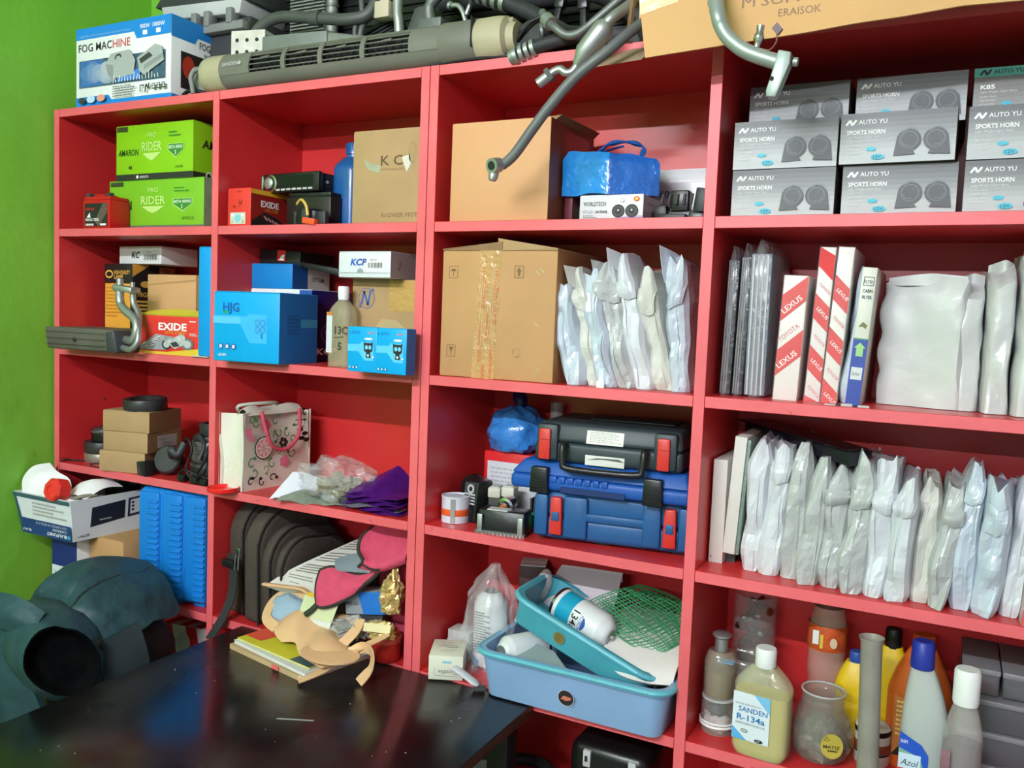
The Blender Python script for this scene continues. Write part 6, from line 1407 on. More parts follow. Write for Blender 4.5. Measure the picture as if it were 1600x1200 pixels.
# tin can
t = T('solder_tin', 'white tin reel with orange band at the shelf edge', 'tin', (1.122, .058, F3), 0)
MB().lathe([(.026, 0), (.0275, .001), (.0275, .049), (.026, .050)], mat((206, 208, 220), r=.35, nz=.04), n=32).build('tin_body', t, smooth=True)
MB().lathe([(.0279, .015), (.0281, .0155), (.0281, .0275), (.0279, .028)], mat((222, 92, 40), r=.35, nz=.15, ns=60), n=32, cap=False).build('orange_band', t, smooth=True)
MB().lathe([(.0280, .049), (.0285, .050), (.0285, .0525), (.0250, .0525), (.0245, .046), (.010, .046)], mat((214, 218, 226), r=.3, nz=.04), n=32).build('rim', t, smooth=True)
MB().box(-.005, -.0286, .001, .004, -.026, .049, ALU, X=Matrix.Rotation(.35, 4, 'Z')).build('metal_strip', t)
# switches and relays
t = T('ignition_switch', 'black and white car switch panel standing behind the tin', 'car part', (1.150, .085, F3), -15)
MB().hexa([(-.02, -.02, 0), (.02, -.02, 0), (.02, .03, 0), (-.02, .03, 0)], [(-.016, -.012, .085), (.02, -.012, .08), (.02, .03, .08), (-.016, .03, .085)], BLACKP).build('switch_body', t, bevel=.004)
f = Face(t, (-.018, -.0205, 0), (1, 0, 0), (0, .09, 1), 'printed_marks'); f.rect(.004, .05, .032, .078, mat((70, 72, 74), nz=.2)).ell(.02, .066, .009, .009, LGREY).ell(.02, .066, .005, .005, INK)
for k in range(4): f.rect(.004, .036 + .006 * k, .034, .039 + .006 * k, LGREY)
f.rect(.004, .006, .03, .03, mat((30, 36, 48), r=.2, nz=0)).done()
MB().lathe([(.030, 0), (.034, .008), (.032, .02)], BLACK, n=24, X=Matrix.Translation((-.02, .03, .055)) @ Matrix.Rotation(PI / 2, 4, 'X')).build('dial', t, smooth=True)
t = T('relay', 'cream plug in relay block on a dark bracket beside the switch panel', 'car part', (1.200, .100, F3), 10)
MB().box(-.022, -.015, 0, .03, .03, .052, DGREY).build('bracket', t, bevel=.003)
for k, (x, z, c) in enumerate([(-.022, .052, (200, 196, 184)), (.006, .056, (206, 202, 190))]):
    MB().box(x, -.02, z, x + .026, .012, z + .020, mat(c, r=.45)).build('relay_cap', t, bevel=.003); MB().box(x + .004, -.016, z + .02, x + .022, .008, z + .022, LGREY).build('cap_rim', t)
t = T('headlamp_bulb', 'small chrome lamp holder with amber bulb among the switches', 'bulb', (1.232, .062, F3), 0)
MB().box(-.012, -.0, 0, .014, .03, .034, DGREY).build('holder_base', t, bevel=.002)
X = Matrix.Translation((.0, -.0, .046)) @ Matrix.Rotation(math.radians(100), 4, 'X')
MB().lathe([(.013, -.02), (.016, 0), (.016, .004), (.011, .006), (.010, .012)], STEEL, n=20, X=X).build('reflector_ring', t, smooth=True)
MB().lathe([(.006, .008), (.007, .016), (.004, .022)], mat((190, 110, 70), r=.2), n=14, X=X).build('bulb_glass', t, smooth=True)
t = T('control_unit', 'black control unit with silver clips at the shelf edge', 'car part', (1.196, .008, F3), 8)
W, D, H = .098, .05, .044
b = MB(); b.hexa([(0, 0, .004), (W, 0, .004), (W, D, .004), (0, D, .004)], [(.004, .006, H), (W - .004, .006, H), (W - .004, D, H), (.004, D, H)], BLACKP); b.build('housing', t, bevel=.003)
for x in (.004, W - .014): MB().box(x, -.004, .002, x + .010, .002, H - .008, ALU).build('spring_clip', t, bevel=.001)
MB().box(.0, -.003, 0, W, .01, .006, ALUD).build('base_plate', t)
for k in range(12): MB().box(.006 + .0075 * k, -.005, 0, .010 + .0075 * k, 0, .003, STEEL).build('pin', t)
MB().box(.02, .006, H - .001, .06, .03, H + .001, LGREY).build('label_plate', t)
t = T('circuit_board', 'green circuit board with grey heat sink beside the blue tool cases', 'circuit board', (1.255, .10, F3), 0)
MB().box(-.0, 0, .0, .05, .06, .028, mat((30, 120, 84), r=.4, nz=.1)).build('board', t, bevel=.001)
for k in range(5): MB().box(.004 + .008 * k, .01, .028, .008 + .008 * k, .05, .055, DGREY).build('heat_sink_fin', t)
t = carton('red_box', 'red box with white printed sheet under the blue knotted bag', 'box', (1.132, .150, F3), .125, .07, .130, mat((214, 34, 40), r=.4, nz=.05))
f = front(t, .125, .13); f.rect(.008, .0, .125, .112, mat((208, 208, 214), nz=.05)).lines(.016, .04, .08, .06, 7, mat((176, 176, 182), nz=0), 5).done()
t = T('knotted_blue_bag', 'round light blue plastic bag tied with a dark twisted neck', 'plastic bag', (1.187, .185, F3 + .1325), 0)
b = MB(); b.grid(crumple(41, .062, .055, .055, .16, 34, 24), 34, 24, mat((60, 134, 214), r=.2, nz=.25, ns=16, bump=.5, bs=40, coat=.4), wrap=True); b.build('bag_body', t, smooth=True)
b = MB(); b.tube(cr([(.0, .0, .085), (.004, .004, .10), (-.002, .006, .115), (.0, .01, .1338)], 5), [.016, .012, .011, .012, .013, .014, .015, .015, .015, .014, .013, .013, .012, .012, .011, .010], mat((24, 34, 84), r=.35, nz=.3, ns=30, bump=.5), n=10); b.build('twisted_neck', t, smooth=True)
t = T('clear_tube', 'short clear plastic tube standing behind the tool cases', 'tube', (1.247, .245, F3), 0)
MB().lathe([(.014, 0), (.014, .232), (.013, .232), (.013, .002)], mat((220, 214, 210), r=.1, nz=0, alpha=.35, coat=.5), n=20, cap=False).build('tube_wall', t, smooth=True)
MB().lathe([(.0145, 0), (.0145, .004)], LGREY, n=20).build('tube_base', t)
# ================================================================== bay B1, row 4: trays, cans and net
def tray(name, label, loc, W, D, H, c, cr_, rz=0, rx=0, ry=0, th=.004, flare=.012, badge=None):
    t = T(name, label, 'tray', loc, rz, None, rx, ry)
    def ringp(x0, y0, x1, y1, z, r, n=6):
        P = []
        for cx, cy, a0 in ((x1 - r, y0 + r, -90), (x1 - r, y1 - r, 0), (x0 + r, y1 - r, 90), (x0 + r, y0 + r, 180)):
            for k in range(n + 1):
                a = math.radians(a0 + 90 * k / n); P.append((cx + r * math.cos(a), cy + r * math.sin(a), z))
        return P
    fl = flare
    loops = [ringp(fl, fl, W - fl, D - fl, 0, .022), ringp(fl - .001, fl - .001, W - fl + .001, D - fl + .001, .004, .024), ringp(0, 0, W, D, H - .012, .03), ringp(-.006, -.006, W + .006, D + .006, H - .011, .034), ringp(-.007, -.007, W + .007, D + .007, H, .034), ringp(th, th, W - th, D - th, H, .028), ringp(fl + th, fl + th, W - fl - th, D - fl - th, th, .02)]
    b = MB(); n = len(loops[0]); vs = [p for l in loops for p in l]; fs = []
    for i in range(len(loops) - 1):
        for k in range(n): fs.append((i * n + k, i * n + (k + 1) % n, (i + 1) * n + (k + 1) % n, (i + 1) * n + k))
    fs.append(tuple(range(n))[::-1]); fs.append(tuple(range((len(loops) - 1) * n, len(loops) * n)))
    b.add(vs, fs, c); o = b.build('tray_shell', t, smooth=True)
    b = MB(); b.tube([Vector(p) for p in ringp(-.006, -.006, W + .006, D + .006, H - .004, .034)] + [Vector(ringp(-.006, -.006, W + .006, D + .006, H - .004, .034)[0])], .005, cr_, n=8); b.build('rim', t, smooth=True)
    return t
LBT = mat((134, 168, 208), r=.4, nz=.08, ns=10); TUR = mat((74, 160, 176), r=.42, nz=.15, ns=14); TURR = mat((96, 178, 196), r=.42, nz=.12)
t = tray('plastic_tray', 'light blue plastic tray with round black badge overhanging the shelf', (1.234, -.034, F4 + .0005), .356, .235, .088, LBT, TURR)
f = Face(t, (.178, .004, .036), (1, 0, 0), (0, -.14, 1), 'round_badge'); f.o += f.n * .002
f.ell(0, 0, .0155, .0155, INKW).ell(0, 0, .0148, .0148, INK).ell(0, 0, .0125, .0125, mat((70, 50, 44), nz=0)).ell(0, 0, .0118, .0118, INK).poly([(-.010, -.003), (-.004, .004), (.010, .003), (.009, -.002), (.0, -.005)], mat((206, 120, 90), nz=.2)).done()
t = tray('plastic_tray', 'turquoise plastic tray tilted inside the light blue tray', (1.290, .030, F4 + .155), .285, .150, .055, TUR, TURR, ry=20.5, rz=0, flare=.008)
t.location = (1.272, .002, F4 + .140)
f = Face(t, (.105, .003, .024), (1, 0, 0), (0, -.15, 1), 'round_badge'); f.o += f.n * .002; f.ell(0, 0, .0115, .0115, mat((132, 118, 62), nz=.3)).ell(0, 0, .009, .009, mat((112, 100, 50), nz=.3)).done()
def can(label, loc, rot, L, r, band=True, cap=True, name='aerosol_can'):
    t = T(name, label, 'can', loc); t.rotation_euler = [math.radians(a) for a in rot]
    CN = mat((224, 228, 230), r=.28, nz=.04, coat=.3)
    MB().lathe([(r * .9, 0), (r, .003), (r, L * .80), (r * .93, L * .84), (r * .80, L * .875), (r * .79, L * .885), (r * .66, L * .92), (r * .64, L * .93), (r * .42, L * .955)], CN, n=32).build('can_body', t, smooth=True)
    MB().lathe([(r * 1.01, -.001), (r * 1.03, .001), (r * 1.03, .004), (r * 1.0, .005)], STEEL, n=32).build('base_rim', t, smooth=True)
    MB().lathe([(r * .44, L * .95), (r * .46, L * .965), (r * .38, L * .97), (r * .34, L * .955), (r * .16, L * .955), (r * .15, L * 1.0), (r * .07, L * 1.0)], ALU, n=24).build('valve', t, smooth=True)
    if band:
        CYB = mat((30, 160, 196), r=.3, nz=.1)
        b = MB(); b.grid(lambda u, w: (r * 1.006 * math.cos(math.radians(170 + 150 * u)), r * 1.006 * math.sin(math.radians(170 + 150 * u)), L * (.10 + .26 * w)), 16, 2, CYB); b.build('printed_band', t, smooth=True)
        vs, fs, Lx = text_geo('134a', .015)
        b = MB(); b.add([(r * 1.012 * math.cos(math.radians(228 + (x / Lx) * 62)), r * 1.012 * math.sin(math.radians(228 + (x / Lx) * 62)), L * .39 + (y / .73) * .015) for x, y in vs], fs, INK); b.build('lettering', t)
        vs, fs, Lx = text_geo('FLORON', .01)
        b = MB(); b.add([(r * 1.012 * math.cos(math.radians(232 + (x / Lx) * 50)), r * 1.012 * math.sin(math.radians(232 + (x / Lx) * 50)), L * .53 + (y / .73) * .006) for x, y in vs], fs, INKB); b.build('lettering', t)
        b = MB(); b.grid(lambda u, w: (r * 1.008 * math.cos(math.radians(236 + 40 * u)), r * 1.008 * math.sin(math.radians(236 + 40 * u)), L * (.58 + .07 * w * math.sin(PI * (.1 + .8 * u)))), 10, 2, INKB); b.build('printed_wave', t, smooth=True)
    return t
can('white refrigerant can with blue band lying in the tilted tray', (1.345, .085, F4 + .158), (0, 104, -16), .128, .034)
can('small white refrigerant can lying at the left end of the trays', (1.302, .10, -.783), (87, 0, -24), .105, .028, band=False)
t = can('white can standing inside the knotted clear bag', (1.185, .105, F4), (0, 0, 0), .155, .034, band=False)
f = Face(t, (-.020, -.0352, .03), (1, 0, 0), (0, 0, 1), 'printed_text'); f.lines(.0, .0, .038, .085, 16, INKG, 9).done()
b = MB(); b.grid(lambda u, w: (.0344 * math.cos(math.radians(170 + 90 * u)), .0344 * math.sin(math.radians(170 + 90 * u)), .002 + .035 * w * (1 - .6 * u)), 10, 2, mat((50, 150, 220), nz=.05)); b.build('printed_band', t, smooth=True)
t = T('clear_carrier_bag', 'clear plastic carrier bag standing around the white can', 'plastic bag', (1.182, .10, F4), 0)
b = MB()
def cbag(u, w):
    a = 2 * PI * u; k = (1 - .25 * w) if w < .72 else max(.14, .82 - (w - .72) * 2.6)
    n_ = N3((math.cos(a) * 2, math.sin(a) * 2, w * 5), 1.0, 6) * .35 + N3((math.cos(a) * 4, math.sin(a) * 4, w * 9), 1.0, 2) * .18
    return (math.cos(a) * .058 * k * (1 + n_) + .012 * w, math.sin(a) * .055 * k * (1 + n_), .002 + .205 * w)
b.grid(cbag, 36, 24, CLEARC, wrap=True); b.build('bag_film', t)
MB().tube(cr([(.06, .0, .10), (.085, .02, .16), (.10, .03, .195), (.112, .03, .198), (.115, .03, .175), (.10, .02, .14)], 6), .008, mat((224, 214, 214), r=.2, nz=0, alpha=.45, bump=.6, bs=50), n=8, flat=.35).build('bag_handle', t, smooth=True)
t = carton('dark_box', 'dark brown and white box behind the clear carrier bag', 'box', (1.205, .185, F4), .055, .06, .185, mat((70, 40, 38), r=.5, nz=.1), rz=20, top=WHITE)
t = carton('paper_pack', 'small stack of folded leaflets behind the cream pill box', 'leaflets', (1.098, .085, F4), .05, .04, .06, mat((190, 190, 186), r=.7, nz=.2, ns=80), seam=False)
for k in range(6): MB().box(-.001, -.001, .005 + .0066 * k, .051, .041, .0066 + .0066 * k, mat((214, 214, 212), r=.7)).build('leaflet', t)
W, D, H = .066, .085, .047
CRM = mat((222, 222, 204), r=.55, nz=.06)
t = carton('cream_box', 'small cream box with handwriting standing at the table corner', 'box', (1.124, -.026, F4 + .0008), W, D, H, CRM, rz=25, seam=False)
f = front(t, W, H); f.text('Comfile', W * .86, H * .42, .008, INKG, w=W * .58, rot=180).line([(W * .18, H * .2), (W * .18, H * .5)], .0006, INKG).line([(W * .2, H * .18), (W * .86, H * .18)], .0006, INKG).rect(W * .4, H * .70, W * .66, H * .80, mat((150, 200, 215), nz=.1)).done()
f = topf(t, H); f.line([(W * .2, D * .6), (W * .5, D * .65), (W * .8, D * .55), (W * .5, D * .5), (W * .35, D * .6)], .0015, INKG).line([(W * .3, D * .3), (W * .7, D * .34)], .001, INKG).line([(W * .25, D * .75), (W * .6, D * .8)], .001, INKG).done()
t = T('plastic_spoon', 'frosted plastic clip with dark end lying before the light blue tray', 'clip', (1.205, -.010, F4), 35)
MB().tube(cr([(-.03, .02, .03), (-.012, .008, .022), (.006, -.004, .012), (.016, -.012, .006)], 6), [.004] + [.011] * 12 + [.012, .011, .009, .008, .006, .005], mat((206, 208, 214), r=.3, nz=.05), n=10, flat=.35).build('clip_body', t, smooth=True)
MB().box(.008, -.024, 0, .03, -.008, .006, DGREY).build('dark_end', t, bevel=.001)
# papers in tray
LAV = mat((206, 196, 208), r=.65, nz=.05)
t = T('lavender_card', 'pale lavender card leaning at the back of the tilted tray', 'card', (1.35, .15, F4 + .10), 0)
B_ = Vector((1.35, .15, F4 + .10))
b = MB(); b.sheet(patch([rel(B_, [(1.262, .10, -.745), (1.34, .10, -.758), (1.425, .10, -.765)]), rel(B_, [(1.28, .14, -.70), (1.355, .14, -.70), (1.43, .14, -.70)]), rel(B_, [(1.298, .19, -.648), (1.365, .19, -.645), (1.428, .19, -.643)])], 1, 1), 10, 10, .0012, LAV); b.build('card_sheet', t)
b = MB(); b.sheet(patch([rel(B_, [(1.298, .188, -.650), (1.428, .188, -.645)]), rel(B_, [(1.302, .184, -.660), (1.43, .184, -.660)])], 1, 1), 6, 2, .0006, mat((226, 222, 230), r=.6)); b.build('folded_edge', t)
t = T('white_cloth', 'folded white cloth and papers under the green net', 'cloth', (1.52, .06, F4 + .06), 0)
B_ = Vector((1.52, .06, F4 + .06))
b = MB(); b.sheet(patch([rel(B_, [(1.455, .02, -.752), (1.50, .0, -.764), (1.55, .0, -.766), (1.588, .01, -.765)]), rel(B_, [(1.45, .05, -.73), (1.50, .03, -.738), (1.555, .03, -.742), (1.59, .03, -.738)]), rel(B_, [(1.445, .12, -.705), (1.50, .11, -.705), (1.55, .11, -.71), (1.592, .11, -.712)]), rel(B_, [(1.45, .18, -.70), (1.50, .18, -.70), (1.55, .18, -.70), (1.592, .18, -.70)])], 1, 1), 20, 16, .006, mat((222, 216, 214), r=.8, nz=.06, bump=.3, bs=18)); b.build('cloth_fold', t, smooth=True)
MB().box(-.06, -.02, -.055, .06, .12, .018, DGREY).build('filler', t, bevel=.004)
# green net
GN = mat((36, 136, 84), r=.45, nz=.1)
t = T('green_wire_net', 'roll of green plastic coated wire net lying over the tray', 'wire net', (1.48, .10, F4 + .155), 0)
B_ = Vector((1.48, .10, F4 + .155))
PN = patch([rel(B_, [(1.388, .085, -.684), (1.42, .10, -.664), (1.455, .12, -.650), (1.48, .14, -.644)]), rel(B_, [(1.42, .07, -.700), (1.455, .09, -.680), (1.49, .12, -.664), (1.52, .15, -.652)]), rel(B_, [(1.455, .06, -.713), (1.495, .08, -.70), (1.535, .12, -.682), (1.565, .15, -.667)]), rel(B_, [(1.50, .05, -.728), (1.535, .07, -.718), (1.565, .10, -.70), (1.586, .12, -.688)]), rel(B_, [(1.54, .045, -.740), (1.56, .06, -.728), (1.578, .08, -.716), (1.59, .09, -.708)])], 1, 1)
for off, sh in ((0, 0), (-.012, .02)):
    for k in range(22): MB().tube([PN(i / 10, k / 21) + Vector((sh * .3, .006 if off else 0, off)) for i in range(11)], .0010, GN, n=5).build('wire_strand', t)
    for k in range(18): MB().tube([PN(k / 17, i / 10) + Vector((sh * .3, .006 if off else 0, off)) for i in range(11)], .0010, GN, n=5).build('wire_strand', t)
t = T('tray_oddments', 'dark switch parts and blue cap lying in the light blue tray', 'car part', (1.53, .0, F4 + .006), 0)
MB().box(-.06, .05, 0, .045, .15, .06, BLACKP).build('black_module', t, bevel=.004)
MB().lathe([(.016, 0), (.017, .014), (.013, .017)], mat((50, 70, 130), r=.4), n=18, X=Matrix.Translation((.0, .012, .03))).build('blue_cap', t, smooth=True)
MB().box(-.02, .0, 0, .02, .03, .03, DGREY).build('cap_base', t, bevel=.003)
MB().box(.028, -.0, .0, .034, .05, .075, BLACK).build('black_strip', t)
for k in range(5): MB().box(-.055 + .02 * k, .035, .058, -.043 + .02 * k, .048, .068, DGREY).build('terminal', t, bevel=.001)
t = T('grey_card', 'grey green card lying in the left part of the light blue tray', 'card', (1.29, .02, F4 + .065), 0)
MB().prism([(-.02, .05, .02), (.0, -.03, .0), (.13, -.03, -.008), (.06, .03, .012)], (0, .0, .002), mat((150, 166, 166), r=.6, nz=.1)).build('card_sheet', t)
MB().box(.0, -.0, -.055, .05, .03, -.009, DGREY).build('support', t)

# ================================================================== bay B1, row 5: dark things below
t = T('black_device', 'black device with two white plugs in the dark shelf under the trays', 'device', (1.43, .02, F5), 0)
MB().box(-.03, 0, 0, .12, .12, .225, mat((18, 18, 20), r=.3, nz=.1)).build('housing', t, bevel=.02, seg=3)
for x in (.0, .085): 
    o = MB().box(x, -.004, .185, x + .014, .008, .215, LGREY).build('white_plug', t, bevel=.001); MB().box(x + .004, -.005, .195, x + .009, -.003, .205, INK).build('plug_slot', o)
t = T('cleat_box', 'grey lettered box end lying in the dark under the table corner', 'box', (1.19, .0, F5), 18)
MB().box(0, 0, 0, .09, .06, .15, DGREY).build('carton_body', t, bevel=.002)
f = front(t, .09, .15); f.rect(0, .118, .09, .142, mat((150, 150, 152), nz=.1)).text('SCH', .05, .122, .014, INK, w=.035, bold=.015).done()
t = T('black_hose_coil', 'coiled black rubber hose in the dark shelf under the table corner', 'hose', (1.29, .06, F5), 0)
for k in range(3): MB().lathe([(.055 + .012 * math.cos(a), .022 * (k * 2 + 1) + .012 * math.sin(a)) for a in [2 * PI * i / 8 for i in range(9)]], RUBBER, n=28, cap=False).build('hose_turn', t, smooth=True)

# ================================================================== bay B2, row 2: filters
FG = mat((74, 78, 82), r=.25, nz=.35, ns=30, bump=.6, bs=70, coat=.5); FGL = mat((128, 134, 146), r=.25, nz=.15, ns=30, bump=.35, bs=80, coat=.5); FILM = mat((220, 224, 228), r=.1, nz=0, alpha=.22, bump=.9, bs=60, coat=.8)
for i, (x, w_, h_, ln, c) in enumerate([(1.626, .019, .245, .006, FG), (1.647, .018, .250, .006, FG), (1.667, .034, .255, 0, FGL)]):
    t = T('air_filter', ['dark grey wrapped filter nearest the upright', 'dark grey wrapped filter, second from the upright', 'pale grey wrapped filter with pleated edge, third from the upright'][i], 'filter', (x, .055, F2), 0, 'grey film wrapped filters', ry=ln * 200)
    MB().box(0, 0, .002, w_, .17, h_ - .02, c).build('filter_block', t, bevel=.003)
    for k in range(3 if i < 2 else 4): MB().box(w_ * (.12 + .22 * k), -.0015, .004, w_ * (.2 + .22 * k), .002, h_ - .024, LGREY if i == 2 else GREY).build('pleat_edge', t)
    b = MB(); b.grid(lambda u, w: (lambda a: (w_ / 2 + math.cos(a) * (w_ / 2 + .004) * (1 if w < .93 else 1 - (w - .93) * 9) * (1 + .15 * N3((math.cos(a), math.sin(a), w * 20), 2, i)), .085 + math.sin(a) * .096 * (1 + .02 * N3((math.cos(a) * 3, w * 14, 0), 2, i)), h_ * w + .001))(2 * PI * u), 20, 24, FILM, wrap=True); b.build('wrapping_film', t)
LXW = SWHT
def lexus(label, x, y, W, D, H, ry, seed, rz=0, up=1):
    t = T('striped_filter_carton', label, 'carton', (x, y, F2), rz, 'red and white striped filter cartons', ry=ry)
    MB().box(0, 0, 0, W, D, H, mat((232, 226, 222), r=.4, nz=.04)).build('carton_body', t, bevel=.001)
    f = front(t, W, H); p = .082 if W < .03 else .088; z = -.05 + seed * .02
    rise = W * .95 * up
    while z < H:
        pts = [(0, z), (W, z + rise), (W, z + rise + p * .48), (0, z + p * .48)]
        pts = [(a, min(max(q, 0), H)) for a, q in pts]
        if pts[3][1] > 0 and pts[0][1] < H: f.poly(pts, INKR if True else 0)
        an = math.degrees(math.atan2(rise, W))
        zz = z + p * .14
        if 0.005 < zz < H - .06: f.text('LEXUS', W * .14, zz + (0 if up > 0 else W * .1), W * .24, INKW, w=W * 1.0, rot=an, bold=.01)
        zz = z + p * .62
        if 0.005 < zz < H - .06: f.text('TOYOTA', W * .10, zz + (0 if up > 0 else W * .1), W * .22, mat((206, 90, 110), nz=0), w=W * 1.05, rot=an, bold=.005)
        z += p
    f.done()
    f = Face(t, (0, D, 0), (0, -1, 0), (0, 0, 1), 'printed_side'); f.rect(0, 0, D, H, mat((214, 190, 190), nz=.2, ns=30)).done()
    b = MB(); b.box(-.0012, -.0012, 0, W + .0012, D, H + .001, mat((240, 236, 236), r=.08, nz=0, alpha=.10, coat=.8, bump=.5, bs=60)); b.build('shrink_film', t)
    return t
lexus('short wide red and white striped carton leaning in front', 1.716, .046, .037, .16, .200, 2.0, 0)
lexus('tall red and white striped carton, left one of the tall pair', 1.762, .062, .0235, .17, .246, 2.6, 1, up=-1)
lexus('tall red and white striped carton, right one of the tall pair', 1.788, .058, .0235, .17, .246, 3.0, 2.5, up=-1)
envelope('white plastic envelope between the striped cartons and the blue filter box', 1.824, .072, F2, .030, .16, .20, .022, 71, EWB, 'white filter pouches on the second shelf', name='filter_pouch', cat='pouch', slope=.1)
t = T('cabin_filter_box', 'thin white and blue filter box standing among white pouches', 'box', (1.826, .046, F2), 0, ry=3.4)
W, D, H = .0215, .18, .214
MB().box(0, 0, 0, W, D, H, mat((206, 208, 196), r=.4, nz=.05)).build('carton_body', t, bevel=.001)
f = front(t, W, H); f.rect(0, 0, W, H * .485, mat((52, 76, 160), nz=.05)).rect(0, H * .48, W, H * .49, mat((70, 140, 90), nz=0)).line([(W * .2, H * .87), (W * .85, H * .87), (W * .85, H * .93), (W * .2, H * .93), (W * .2, H * .87)], .0008, DGREY).text('FILTER', W * .24, H * .885, .005, DGREY, w=W * .55)
f.text('CABIN', W * .2, H * .82, .005, DGREY, w=W * .65, bold=.02).text('FILTER', W * .2, H * .775, .005, DGREY, w=W * .65, bold=.02).poly([(W * .2, H * .57), (W * .5, H * .61), (W * .8, H * .585), (W * .7, H * .56), (W * .5, H * .575)], mat((120, 120, 70), nz=.3))
f.poly([(W * .12, H * .42), (W * .5, H * .46), (W * .9, H * .42), (W * .75, H * .42), (W * .75, H * .36), (W * .28, H * .36), (W * .28, H * .42)], mat((150, 200, 130), nz=0)).rect(W * .12, H * .19, W * .88, H * .28, mat((206, 212, 214), nz=0)).text('Syfer', W * .2, H * .22, .006, DGREY, w=W * .55).done()
# large white pouches
PCH = mat((200, 204, 203), r=.35, nz=.05, bump=.28, bs=20, coat=.2); PCT = mat((198, 201, 201), r=.25, nz=.06, bump=.45, bs=28, coat=.35)
def slabpouch(label, x, y, W, D, H, rz, m, seed, round_=.012):
    t = T('filter_pouch', label, 'pouch', (x, y, F2), rz, 'white filter pouches on the second shelf')
    def fn(u, w):
        a = 2 * PI * u; ca, sa = math.cos(a), math.sin(a); e = 7; q = (abs(ca) ** e + abs(sa) ** e) ** (-1 / e)
        k = 1 - .05 * w if w < .88 else (.956 - .9 * (w - .88) / .12 * (.25 + .5 * abs(sa)))
        n2 = .4 - 1.8 * abs(N3((ca * q * W * 9, sa * q * 1.3, w * 3.2), 1.0, seed))
        return (W / 2 + ca * q * W / 2 * (1 - .02 * w) + .004 * n2, D / 2 + sa * q * D / 2 * k + .006 * n2 * (1 if sa < 0 else .2), .001 + H * w + .012 * w * N3((u * 4, 0, 0), 1, seed))
    b = MB(); b.grid(fn, 48, 22, m, wrap=True); b.add([fn(i / 48, 0) for i in range(48)], [tuple(range(48))[::-1]], m); b.add([fn(i / 48, 1) for i in range(48)], [tuple(range(48))], m); b.build('pouch_body', t, smooth=True)
    b = MB(); b.sheet(lambda u, w: (W * .04 + W * .92 * u, D * .3 + .01 * math.sin(5 * u + seed), H * (.97 + .10 * w * (1 - .6 * abs(u - .6)))), 14, 4, .0008, m); b.build('gathered_top', t, smooth=True)
    return t
slabpouch('wide white pouch facing front, right of the thin blue filter box', 1.862, .115, .125, .045, .195, -18, PCH, 3)
t_ = slabpouch('white filter pouch with rounded edge, second right of the filter box', 1.975, .085, .035, .15, .198, 4, PCT, 5)
slabpouch('tall translucent white pouch, third right of the filter box', 2.014, .065, .036, .16, .215, 6, PCT, 8)
slabpouch('tall white pouch at the right edge of the second shelf', 2.054, .050, .045, .17, .235, 4, PCH, 11)
t = T('shelf_crumbs', 'torn dark wrapper scraps on the second shelf below the filter box', 'scraps', (1.80, .012, F2), 0)
for k in range(5): MB().prism([(.012 * k, .004 * (k % 2), 0), (.012 * k + .016, .002, 0), (.012 * k + .010, .010, 0)], (0, 0, .002 + .001 * (k % 3)), BLACK if k % 2 else LGREY).build('scrap', t)

# ================================================================== bay B2, row 3: white envelopes
WBX = mat((214, 212, 204), r=.6, nz=.06)
t = carton('white_filter_box', 'white flat box standing nearest the upright, left of the envelopes', 'box', (1.622, .068, F3), .024, .16, .178, WBX, seam=False, rz=0)
f = front(t, .024, .178); f.rect(.003, .008, .005, .012, INKG).done()
t = T('white_filter_box', 'taller white box raised behind the first white box', 'box', (1.646, .060, F3), 0, ry=3)
MB().box(.0, .03, 0, .016, .17, .03, DGREY).build('prop', t); MB().box(0, 0, .022, .020, .17, .222, WBX).build('carton_body', t, bevel=.001); MB().box(.0205, .002, .022, .0265, .17, .218, mat((120, 140, 132), r=.3, nz=.2, bump=.4)).build('green_sleeve', t, bevel=.001)
sp = [(1.695, .050, .040, .218, .008, EW, 0), (1.727, .042, .040, .214, .008, EW, 0), (1.759, .040, .042, .216, .010, EWC, 0), (1.791, .028, .042, .206, .010, EWC, 0), (1.823, .030, .042, .196, .008, EWC, 0), (1.855, .018, .044, .200, .010, EWC, .02), (1.888, .022, .042, .190, .008, EW, .02), (1.919, .014, .040, .180, .010, EW, .01), (1.949, .026, .036, .184, .006, EWM, 0), (1.977, .016, .038, .182, .010, EWC, 0), (2.006, .028, .036, .200, .008, EWB, .02), (2.036, .016, .042, .182, .012, EWB, .01), (2.068, .030, .036, .184, .012, EW, .02)]
for i, (x, y, th, h, ln, m, tip) in enumerate(sp):
    envelope('white filter envelope on the third shelf, %s from the upright' % ordn[i], x, y, F3, th, .18, h, ln, 40 + i, m, 'white envelopes on the third shelf', tip=tip, fold=(i in (6, 7, 11)))
t = T('black_flat_box', 'flat black box lying across the tops of the white envelopes', 'box', (1.660, .0, 0), 0)
B_ = Vector((1.66, .05, -.33)); t.location = B_
bx_ = [(1.640, .215, -.3275), (1.842, .020, -.3400), (1.870, .060, -.3395), (1.690, .245, -.3270)]
dn = Vector((0, -.004, -.022))
MB().hexa(rel(B_, [Vector(p) + dn for p in bx_]), rel(B_, bx_), mat((24, 26, 34), r=.3, nz=.1)).build('box_body', t, bevel=.002)
MB().hexa(rel(B_, [Vector(p) + Vector((-.012 if i in (0, 3) else -.006, 0, .0005)) for i, p in enumerate(bx_)]), rel(B_, [Vector(p) + Vector((-.012 if i in (0, 3) else -.006, 0, .003)) for i, p in enumerate(bx_)]), mat((16, 16, 20), r=.2, nz=.05)).build('lid', t)
lx = lexus('red and white striped carton at the right end of the third shelf', 2.082, .006, .037, .16, .175, 4, 1.5); lx.location.z = F3; lx['group'] = 'red and white striped filter cartons'

